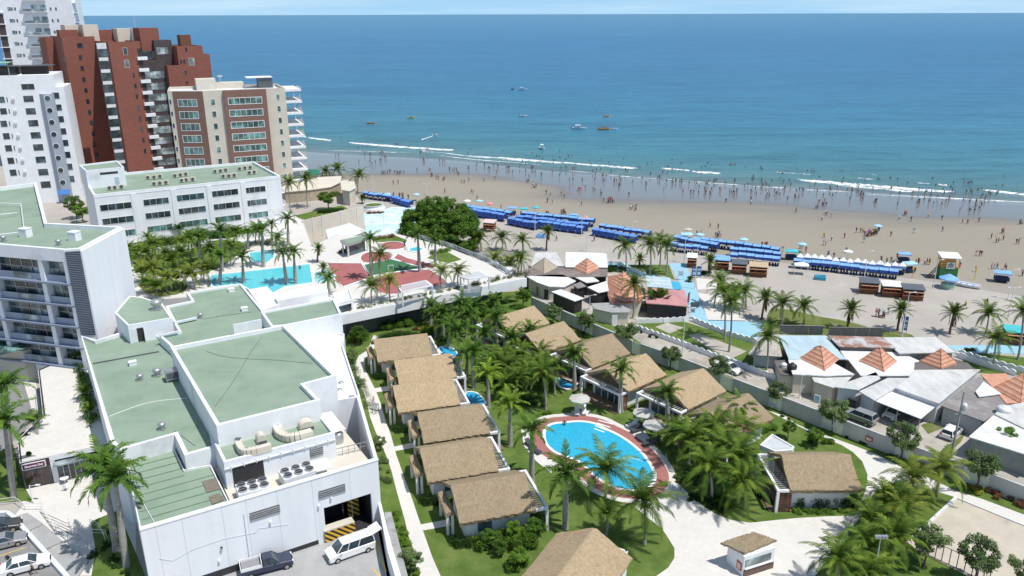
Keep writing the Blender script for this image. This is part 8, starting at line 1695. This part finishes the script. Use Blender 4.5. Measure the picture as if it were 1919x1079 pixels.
def boat(label,k,x,y,L_,mat,rz,kind='',name='motorboat'):
    t=thing(name,label,'boat',(*G(k,x,y,SEA),SEA-.1),R(rz)); hull(t,L_,L_*.16,.7,mat,m_alu)
    if 'cabin' in kind: m=MB(); m.add([(-.1*L_,-.1*L_,.7),(.25*L_,-.08*L_,.8),(.25*L_,.08*L_,.8),(-.1*L_,.1*L_,.7),(-.05*L_,-.08*L_,1.3),(.12*L_,-.07*L_,1.3),(.12*L_,.07*L_,1.3),(-.05*L_,.08*L_,1.3)],[(4,5,6,7),(0,1,5,4),(1,2,6,5),(2,3,7,6),(3,0,4,7)]); obj('windscreen',m,m_glassl,t,False)
    if 'top' in kind:
        m=MB(); m.box(-.28*L_,-.13*L_,1.95,.1*L_,.13*L_,2.05); obj('sun_canopy',m,m_white,t,False)
        for xx in(-.26*L_,.08*L_):
            for yy in(-.12*L_,.12*L_): m=MB(); m.cyl((xx,yy,.6),(xx,yy,1.95),.03,.03,5); obj('post',m,m_alu,t,False)
    if 'eng' in kind: m=MB(); m.box(-.56*L_,-.2,.2,-.5*L_,.2,1.1); obj('outboard_engine',m,m_black,t,False)
    if 'crew' in kind:
        for i in range(6): o=bpy.data.objects.new('person',pm('sit',rq.randrange(len(OUTF)))); COL.objects.link(o); g_=G(k,x,y,SEA); c_=math.cos(R(rz));s_=math.sin(R(rz)); xx=-.35*L_+i*.14*L_; o.location=(g_[0]+xx*c_,g_[1]+xx*s_,SEA+.45); tag(o,'passenger seated in the orange banana boat','person','passengers of the orange boat')
    return t
om=M('orange_inflatable',(.75,.28,.03),.5,.05,2); ym=M('yellow_inflatable',(.75,.5,.05),.5,.05,2)
boat('white motor cruiser farthest out to sea','r7',1182,80,7,m_white,8,'cabin top'); boat('small dark dinghy left of the farthest cruiser','r7',1130,78,2.2,m_black,0,'')
boat('orange inflatable boat nearest the towers','r7',382,258,4.6,om,10,'',name='inflatable_boat'); boat('yellow inflatable boat with a raised bow','r7',592,230,4.4,ym,20,'cabin',name='inflatable_boat'); boat('small white and red boat straight out from the great tree','r7',1186,220,4.2,m_white,5,'eng'); boat('small orange boat farther out on the right','r7',1626,221,3.8,om,25,'',name='inflatable_boat')
boat('white excursion boat with a sun canopy','r7',1482,286,7,m_white,-5,'cabin top eng'); boat('orange banana boat full of passengers','r7',1612,290,6.2,om,-3,'crew',name='inflatable_boat'); boat('tiny white and red boat right of the banana boat','r7',1671,289,2.8,m_white,0,''); boat('white boat with canopy heading in through the surf','r7',1287,393,5.5,m_white,-75,'cabin top')
boat('white water scooter trailing a wake','r7',718,320,2.8,m_white,20,'cabin',name='water_scooter'); boat('water scooter stranded at the foam line','r7',440,413,2.6,m_white,-20,'cabin',name='water_scooter')
boat('white boat landing passengers at the foam line','r7',676,404,5,m_white,12,'cabin')
g=MB(); P=smooth_poly(GS('r7',SEA,650,343,690,330,712,322),2,False); V=[]; n=len(P)
for i,(x,y) in enumerate(P): ww=1.6*(1-i/n)+.4; V+=[(x,y-ww,SEA+.03),(x,y,SEA+.15),(x,y+ww,SEA+.03)]
g.add(V,[f for i in range(n-1) for f in((3*i,3*i+3,3*i+4,3*i+1),(3*i+1,3*i+4,3*i+5,3*i+2))],0,True); obj('boat_wake',g,m_foam2,kind='stuff')
# lamp posts, masts, signs ---------------------------------------------------
def lamp(label,k,bx,by,tx,ty,arms=1,z0=0,mat=None,r=.07,rz=0,head='arm',name='street_lamp'):
    b_=G(k,bx,by,z0); h=HT(k,bx,by,ty,z0)-z0; t=thing(name,label,'lamp post' if name=='street_lamp' else 'pole',(*b_,z0),R(rz)); m=MB(); m.cyl((0,0,0),(0,0,h),r*1.3,r*.7,8); m.cyl((0,0,0),(0,0,.12),r*2.4,r*2.4,8); obj('pole',m,mat or m_alu,t,False)
    for i in range(arms):
        s=1 if i==0 else -1; m=MB(); m.cyl((0,0,h-.1),(s*.9,0,h+.05),.035,.03,5); m.box(s*.7,-.13,h,s*1.25,.13,h+.1); obj('lamp_head',m,m_alu,t,False)
    if head=='flood':
        m=MB(); m.box(-.5,-.04,h-.1,.5,.04,h); obj('crossbar',m,m_steel,t,False)
        for x in(-.45,-.15,.2,.45): m=MB(); m.box(x-.14,-.25,h-.05,x+.14,.05,h+.25); obj('floodlight',m,m_steel,t,False)
    return t
for q in [('lamp post standing among the white-peaked tents','r1',835,490,855,315,1),('lamp post left of the lifeguard tower','r1',1283,557,1310,372,1),('tall thin lamp post on the sand at the right','r1',1770,627,1803,435,1),('lamp post with a dark head nearest the right edge','r1',1773,735,1815,552,2),('tall grey lamp post carrying the blue banner','r1',1080,872,1125,585,1),('lamp post rising behind the wide white roof','z6',850,397,857,272,1),('left tall white lamp post at the head of the blue promenade','z6',1500,472,1510,290,1),('right tall white lamp post at the promenade','z6',1570,645,1590,352,0),('lamp post before the second tent block, right','z6',816,300,820,160,1),('lamp post before the second tent block, left','z6',506,258,513,150,1),('lamp post behind the round planter','z5',880,270,870,112,0),('lamp post standing on the painted plaza','z5',960,525,955,395,1),('double-armed lamp post behind the great tree','z5',1280,255,1275,178,2),('lamp post in the middle of the small park','r3',990,370,1010,142,1),('short lamp post beside the cream annexe','z6',870,785,872,685,1),('lamp post left of the silver car in the alley','r4',420,592,440,435,1),('lamp post between two palms beside the pink kiosk','z6',220,352,226,250,2),('tall lamp post at the terrace corner','z6',455,630,462,440,1),('lamp post by the third tent block','z6',1150,300,1152,195,1),('lamp post beside the steps at lower left','z3',145,750,125,680,1)]: lamp(*q)
lamp('floodlight mast in the palm strip beside the sand court','r6',1115,900,1160,640,0,r=.06,head='flood',name='floodlight_mast'); 
t=lamp('leaning utility pole beside the white hatchback','r4',1432,982,1522,548,0,r=.13,mat=m_grey,name='utility_pole')
h=HT('r4',1432,982,548); m=MB(); m.lathe([(.0,h*.72),(.3,h*.72),(.32,h*.72+.7),(.25,h*.72+.95),(.0,h*.72+1.0)],c=(.4,0,0),n=10); obj('transformer',m,m_alu,t,False); m=MB(); m.box(-.9,-.05,h*.9,.9,.05,h*.9+.1); m.box(-.6,-.05,h*.66,1.0,.05,h*.66+.08); obj('crossarm',m,m_steel,t,False)
def board(label,k,x,y,w,h,zb,mat,mat2=None,rz=0,name='sign_board'):
    t=thing(name,label,'sign',(*G(k,x,y),0),R(rz)); m=MB(); m.box(-w/2,-.04,zb,w/2,.04,zb+h,0); 
    if mat2: m.box(-w*.3,-.06,zb+h*.15,w*.3,-.04,zb+h*.45,1); m.box(-w*.38,-.06,zb+h*.6,w*.38,-.04,zb+h*.75,1)
    obj('panel',m,[mat,mat2 or mat],t,False)
    for s in(-1,1): m=MB(); m.cyl((s*w*.45,.06,0),(s*w*.45,.06,zb+h),.04,.04,6); obj('post',m,m_steel,t,False)
navyb=M('dark_blue_panel',(.04,.08,.22),.5,.1,1); blu=M('blue_panel',(.05,.13,.4),.5,.1,1)
board('left dark blue information panel beside the promenade','t3',838,722,1.0,2.2,.4,navyb,ltb); board('right dark blue information panel beside the promenade','t3',892,722,1.0,2.2,.4,navyb,ltb); board('pale square notice board on the blue promenade','t3',690,745,1.3,1.3,.9,m_white,m_bluepave); board('blue banner hanging below the tall grey lamp post','r1',1092,850,.8,2.6,.6,blu,m_white,-40); board('dark board at the corner of the pink roof','z6',1528,745,1.0,2.0,.4,m_darkgrey,m_red,60); board('black display board on the blue path below the pink roof','t3',850,1060,1.6,1.0,.2,m_darkgrey,None); board('blue and white board leaning by the scalloped wall','r3',1060,92,1.1,1.0,.1,m_white,m_darkgrey)
for i,(x,y,xt) in enumerate(((1145,490,1160),(1550,500,1560))):
    t=thing('yellow_pole','yellow leaning warning pole %s the lifeguard tower'%('left of' if i==0 else 'right of'),'pole',(*G('r1',x,y),0)); m=MB(); m.cyl((0,0,0),(.15,0,2.6),.08,.06,6); obj('pole_shaft',m,m_yellow,t,False); m=MB(); m.box(-.2,-.02,1.9,.15,.02,2.5); obj('pennant',m,m_yellow,t,False)
# ================================================================ vehicles
m_chrome=M('chrome',(.6,.6,.62),.2,.05,2,metal=1); m_lampw=M('headlight_glass',(.75,.78,.8),.1,.05,2); m_lampr=M('tail_light',(.45,.02,.02),.2,.05,2)
def paint(n,c): 
    m=M(n,c,.25,.03,1,spec=.6); m.node_tree.nodes['Principled BSDF'].inputs['Coat Weight'].default_value=.5; return m
PWH=paint('white_car_paint',(.8,.8,.8)); PNV=paint('navy_car_paint',(.015,.025,.06)); PSV=paint('silver_car_paint',(.27,.28,.29)); PDK=paint('dark_grey_car_paint',(.06,.062,.065))
CARS=dict( # body side profile (x forward, z), greenhouse base x range/top x range, heights
 van=(5.1,1.9,[(-2.5,.35),(-2.55,1.1),(1.55,1.12),(2.2,.98),(2.5,.75),(2.55,.35)],(-2.48,1.75),(-2.35,.95),1.1,1.92),
 sedan=(4.5,1.78,[(-2.2,.32),(-2.25,.85),(-1.5,.95),(1.05,.92),(2.1,.72),(2.25,.55),(2.22,.3)],(-1.75,1.15),(-1.05,.3),.92,1.43),
 hatch=(4.1,1.72,[(-2.0,.32),(-2.05,.9),(-1.9,.98),(1.0,.93),(1.95,.75),(2.05,.55),(2.02,.3)],(-1.98,1.1),(-1.7,.35),.94,1.5),
 suv=(4.8,1.9,[(-2.35,.45),(-2.4,1.1),(-2.3,1.15),(1.1,1.12),(2.25,1.02),(2.4,.8),(2.35,.42)],(-2.3,1.1),(-2.05,.45),1.12,1.8),
 pickup=(5.3,1.8,[(-2.6,.45),(-2.65,1.0),(-.55,1.02),(-.5,1.05),(1.2,1.05),(2.35,.98),(2.5,.75),(2.5,.4)],(-.5,1.15),(-.35,.5),1.05,1.72))
def car(kind,label,p,rz,mat,name=None,z=0,cat='car'):
    L_,W,prof,(g0,g1),(t0,t1),zb,zt=CARS[kind]; t=thing(name or kind,label,cat,(*p,z),R(rz)); w=W/2
    # body: rings across the width, rounded shoulders, arches left dark by the wheels
    m=MB(); ys=[(-w,.12),(-w+.06,.03),(-w*.5,0),(w*.5,0),(w-.06,.03),(w,.12)]; n=len(prof); V=[]
    cx=sum(q[0] for q in prof)/n; cz=.7
    for y,sh in ys:
        for x,zz in prof: V.append((x*(1-sh*.18),y,zz-(sh*.6 if zz>.6 else 0)))
    F=[(j*n+i,(j+1)*n+i,(j+1)*n+(i+1)%n,j*n+(i+1)%n) for j in range(5) for i in range(n)]; F+=[tuple(range(n)),tuple(range(5*n,6*n))[::-1]]; m.add(V,F,0,False); obj('body',m,mat,t,False)
    m=MB(); wi=w-.08; wt=w-.26; V=[(g0,-wi,zb-.06),(g1,-wi,zb-.06),(g1,wi,zb-.06),(g0,wi,zb-.06),(t0,-wt,zt-.05),(t1,-wt,zt-.05),(t1,wt,zt-.05),(t0,wt,zt-.05)]; m.add(V,[(0,1,5,4),(1,2,6,5),(2,3,7,6),(3,0,4,7),(4,5,6,7)]); obj('windows',m,m_glass,t,False)
    m=MB(); m.add([(t0-.04,-wt-.03,zt-.06),(t1+.04,-wt-.03,zt-.06),(t1+.04,wt+.03,zt-.06),(t0-.04,wt+.03,zt-.06),(t0+.1,-wt+.1,zt),(t1-.1,-wt+.1,zt),(t1-.1,wt-.1,zt),(t0+.1,wt-.1,zt)],[(0,1,5,4),(1,2,6,5),(2,3,7,6),(3,0,4,7),(4,5,6,7)]); 
    for s in(-1,1):
        for a,b_ in ((0,0),(1,1),(.45,.42)): xa=g0+(g1-g0)*a; xb=t0+(t1-t0)*b_; m.bar((xa,s*(wi+.005),zb-.04),(xb,s*(wt+.005),zt-.05),.09,.05)
        if kind=='van': xa=g0+(g1-g0)*.72; xb=t0+(t1-t0)*.78; m.bar((xa,s*(wi+.005),zb-.04),(xb,s*(wt+.005),zt-.05),.09,.05)
    obj('roof',m,mat,t,False)
    fx,rx=L_*.5-.85,-L_*.5+.9
    for x in(fx,rx):
        for s in(-1,1): 
            m=MB(); m.cyl((x,s*(w-.2),.33),(x,s*(w+.01),.33),.33,.33,14); wh=obj('wheel',m,m_rubber,t,False); m=MB(); m.cyl((x,s*(w+.0),.33),(x,s*(w+.03),.33),.2,.19,10); obj('rim',m,m_chrome,wh,False)
    hx=prof[-2][0]; hz=prof[-2][1]
    for s in(-1,1): m=MB(); m.box(hx-.25,s*(w-.42),hz-.1,hx+.02,s*(w-.1),hz+.1); obj('headlight',m,m_lampw,t,False); m=MB(); m.box(prof[0][0]-.07,s*(w-.3),.7,prof[0][0]+.05,s*(w-.08),.95); obj('tail_light',m,m_lampr,t,False); m=MB(); m.box(g1-.55,s*(w-.02),zb-.02,g1-.4,s*(w+.16),zb+.1); obj('wing_mirror',m,mat,t,False)
    m=MB(); m.box(hx-.1,-.5,.42,hx+.06,.5,.6); obj('grille',m,m_black,t,False)
    return t
v=car('van','white passenger van with its tailgate raised beside the loading bay',(-17.2,70.3),212,PWH,'van',cat='van')
m=MB(); m.add([(-2.35,-.75,1.88),(-2.35,.75,1.88),(-3.4,.75,2.2),(-3.4,-.75,2.2),(-2.35,-.75,1.94),(-2.35,.75,1.94),(-3.4,.75,2.26),(-3.4,-.75,2.26)],[(3,2,1,0),(4,5,6,7),(0,1,5,4),(1,2,6,5),(2,3,7,6),(3,0,4,7)]); obj('tailgate',m,PWH,v,False)
m=MB(); 
for y in(-.5,.5): m.bar((-2.0,y,1.98),(.6,y,1.98),.04,.04)
for i in range(7): m.bar((-1.9+i*.4,-.6,1.99),(-1.9+i*.4,.6,1.99),.05,.03)
obj('roof_rack',m,m_alu,v,False)
pk=G('z4',325,1050); c_,s_=math.cos(R(24)),math.sin(R(24)); pu=car('pickup','dark navy pickup truck with a white cargo bed at the bottom edge',(pk[0]-1.8*c_-.85*s_,pk[1]-1.8*s_+.85*c_),24,PNV,'pickup_truck',cat='pickup truck')
m=MB(); m.box(-2.62,-.86,1.0,-.6,-.8,1.35); m.box(-2.62,.8,1.0,-.6,.86,1.35); m.box(-2.66,-.86,1.0,-2.6,.86,1.35); m.box(-.62,-.86,1.0,-.56,.86,1.5); m.box(-2.5,-.75,1.02,-.7,.75,1.08,1); obj('cargo_bed',m,[PWH,CL['grey']],pu,False)
def wheelcar(k,x,y,rz,kind,label,mat,name,fwd=1.5,side=.85):
    p=G(k,x,y); c_,s_=math.cos(R(rz)),math.sin(R(rz)); return car(kind,label,(p[0]-fwd*c_-side*s_,p[1]-fwd*s_+side*c_),rz,mat,name)
wheelcar('z3',58,885,28,'sedan','dark sedan farthest from the camera in the lower left car park',PDK,'sedan_car',1.35); wheelcar('z3',80,950,28,'sedan','silver sedan in the middle of the lower left car park',PSV,'sedan_car',1.35); wheelcar('z3',182,1050,28,'sedan','white sedan nearest the bottom in the lower left car park',PWH,'sedan_car',1.35)
car('suv','silver off-road car with roof bars in the alley beside the gabled house',G('r4',815,740),130,PSV,'off_road_car'); car('hatch','white hatchback parked on the yard beside the utility pole',G('r4',1432,840),42,PWH,'hatchback_car'); car('hatch','white car half hidden under the white carport roof',G('r4',1050,712),-140,PWH,'hatchback_car'); car('sedan','white car in the alley behind a wall tree',G('r3',1300,478),-52,PWH,'sedan_car'); car('sedan','dark car deep in the shade of the carport',G('r4',1140,735),-140,PDK,'sedan_car')
def bike(label,k,x,y,rz):
    t=thing('motorcycle',label,'motorcycle',(*G(k,x,y),0),R(rz),'motorcycles in the alley')
    for xx in(-.6,.6): m=MB(); m.cyl((xx,-.05,.3),(xx,.05,.3),.3,.3,12); obj('wheel',m,m_rubber,t,False)
    m=MB(); m.tube([(-.55,0,.45),(-.1,0,.7),(.35,0,.75),(.6,0,.35)],[.06,.12,.13,.05],6); obj('frame',m,m_darkgrey,t,False); m=MB(); m.box(-.6,-.12,.72,.05,.12,.82); obj('seat',m,m_black,t,False); m=MB(); m.bar((.42,-.32,1.02),(.42,.32,1.02),.05,.05); m.cyl((.42,0,1.0),(.6,0,.4),.03,.03,5); obj('handlebar',m,m_steel,t,False)
bike('motorcycle parked in the alley under the scalloped wall, farther one','r3',702,222,-60); bike('motorcycle parked in the alley under the scalloped wall, nearer one','r3',795,262,-20)
# painted bay lines
g=MB()
for q in [('z4',715,930,760,1060),('z4',700,1050,745,1090)]: a,b_=G(q[0],q[1],q[2]),G(q[0],q[3],q[4]); g.bar((*a,.03),(*b_,.03),.12,.01)
for y0 in(905,985,1070): a,b_=G('z3',-40,y0+20),G('z3',110,y0-30); g.bar((*a,.03),(*b_,.03),.1,.01)
struct('parking_lines',g,m_yellow)
P=GS('z3',0,-100,812,35,812,60,830,290,1085,340,1160); g=MB()
for a,b_ in zip(P,P[1:]): g.bar((*a,.25),(*b_,.25),.45,.5)
struct('car_park_kerb',g,m_white2)
# entrance steps and ramps with railings
for i,(l,pp) in enumerate([('upper grey concrete ramp slab beside the lower left car park',(60,818,120,800,190,848,120,882)),('middle grey concrete ramp slab beside the lower left car park',(130,888,195,852,275,925,200,960)),('lowest grey concrete ramp slab beside the lower left car park',(210,968,280,930,390,1010,330,1100,310,1090))]):
    g=MB(); g.prism(ccw(GS('z3',.25,*pp)),0,.25); t=obj('ramp_slab',g,m_parking); tag(t,l,'ramp','entrance ramps')
st=thing('entrance_steps','flight of pale steps with steel railings leading down from the white plaza','steps',(*G('z3',250,850),0))
for i in range(5):
    g=MB(); a,b_=G('z3',190+i*12,800+i*18),G('z3',300+i*12,850+i*18); g.bar((*a,.1),(*b_,.1),.4,.2-.0*i); obj('step',g,m_pave,st)
def rail(label,pts,k='z3'):
    P=[G(k,pts[i],pts[i+1]) for i in range(0,len(pts),2)]; t=thing('railing',label,'railing',(*P[0],0),0,'steel railings at the entrance steps'); m=MB()
    for a,b_ in zip(P,P[1:]): m.bar((*a,.95),(*b_,.95),.05,.05); m.bar((*a,.55),(*b_,.55),.03,.03); 
    obj('handrail',m,m_alu,t); 
    for a,b_ in zip(P,P[1:]):
        n=max(1,int(math.dist(a,b_)/1.3))
        for i in range(n+1): q=i/n; x=a[0]+(b_[0]-a[0])*q;y=a[1]+(b_[1]-a[1])*q; m=MB(); m.cyl((x,y,0),(x,y,.95),.025,.025,5); obj('post',m,m_alu,t)
rail('steel railing along the top left of the entrance steps',(185,800,250,890,262,872)); rail('steel railing in the middle of the entrance steps',(305,855,350,900,470,910)); rail('steel railing on the lower side of the entrance steps',(278,905,350,980,385,955,310,870)); rail('curved steel railing beside the upper ramp',(0,772,70,762,110,790,190,790)); rail('steel railing near the foot of the huge royal palms',(400,860,440,880,465,930))
# table set outside the shop
p=G('z3',288,672); t=thing('cafe_table','small white round table outside the shop','table',(*p,.03)); m=MB(); m.cyl((0,0,0),(0,0,.72),.05,.05,6); m.cyl((0,0,.72),(0,0,.76),.5,.5,14); m.cyl((0,0,0),(0,0,.03),.3,.3,10); obj('table_body',m,m_white,t,False)
for l,x,y,rz in (('white plastic chair behind the cafe table','288','655',180),('white plastic chair in front of the cafe table','292','702',0)):
    t=thing('plastic_chair',l,'chair',(*G('z3',int(x),int(y)),.03),R(rz)); m=MB(); m.box(-.25,-.25,.42,.25,.25,.46); obj('seat',m,m_white,t,False); m=MB(); m.box(-.25,-.27,.46,.25,-.23,.9); obj('backrest',m,m_white,t,False)
    for a in(-.22,.2):
        for b_ in(-.22,.2): m=MB(); m.box(a,b_,0,a+.03,b_+.03,.42); obj('leg',m,m_white,t,False)
# court fence at the bottom right
P=[G('r6',1345,705),G('r6',1480,770),G('r6',1640,845),G('r6',1760,905)]; t=thing('court_fence','dark post-and-net fence along the lower edge of the sand court','fence',(*P[0],0))
for a,b_ in zip(P,P[1:]):
    m=MB(); m.bar((*a,1.9),(*b_,1.9),.05,.05); m.bar((*a,.1),(*b_,.1),.05,.05); obj('rail',m,m_darkgrey,t)
    for z in [.4,.7,1.0,1.3,1.6]: pass
    for i in range(4): q=i/4; x=a[0]+(b_[0]-a[0])*q;y=a[1]+(b_[1]-a[1])*q; m=MB(); m.cyl((x,y,0),(x,y,1.95),.05,.05,5); obj('post',m,m_darkgrey,t)
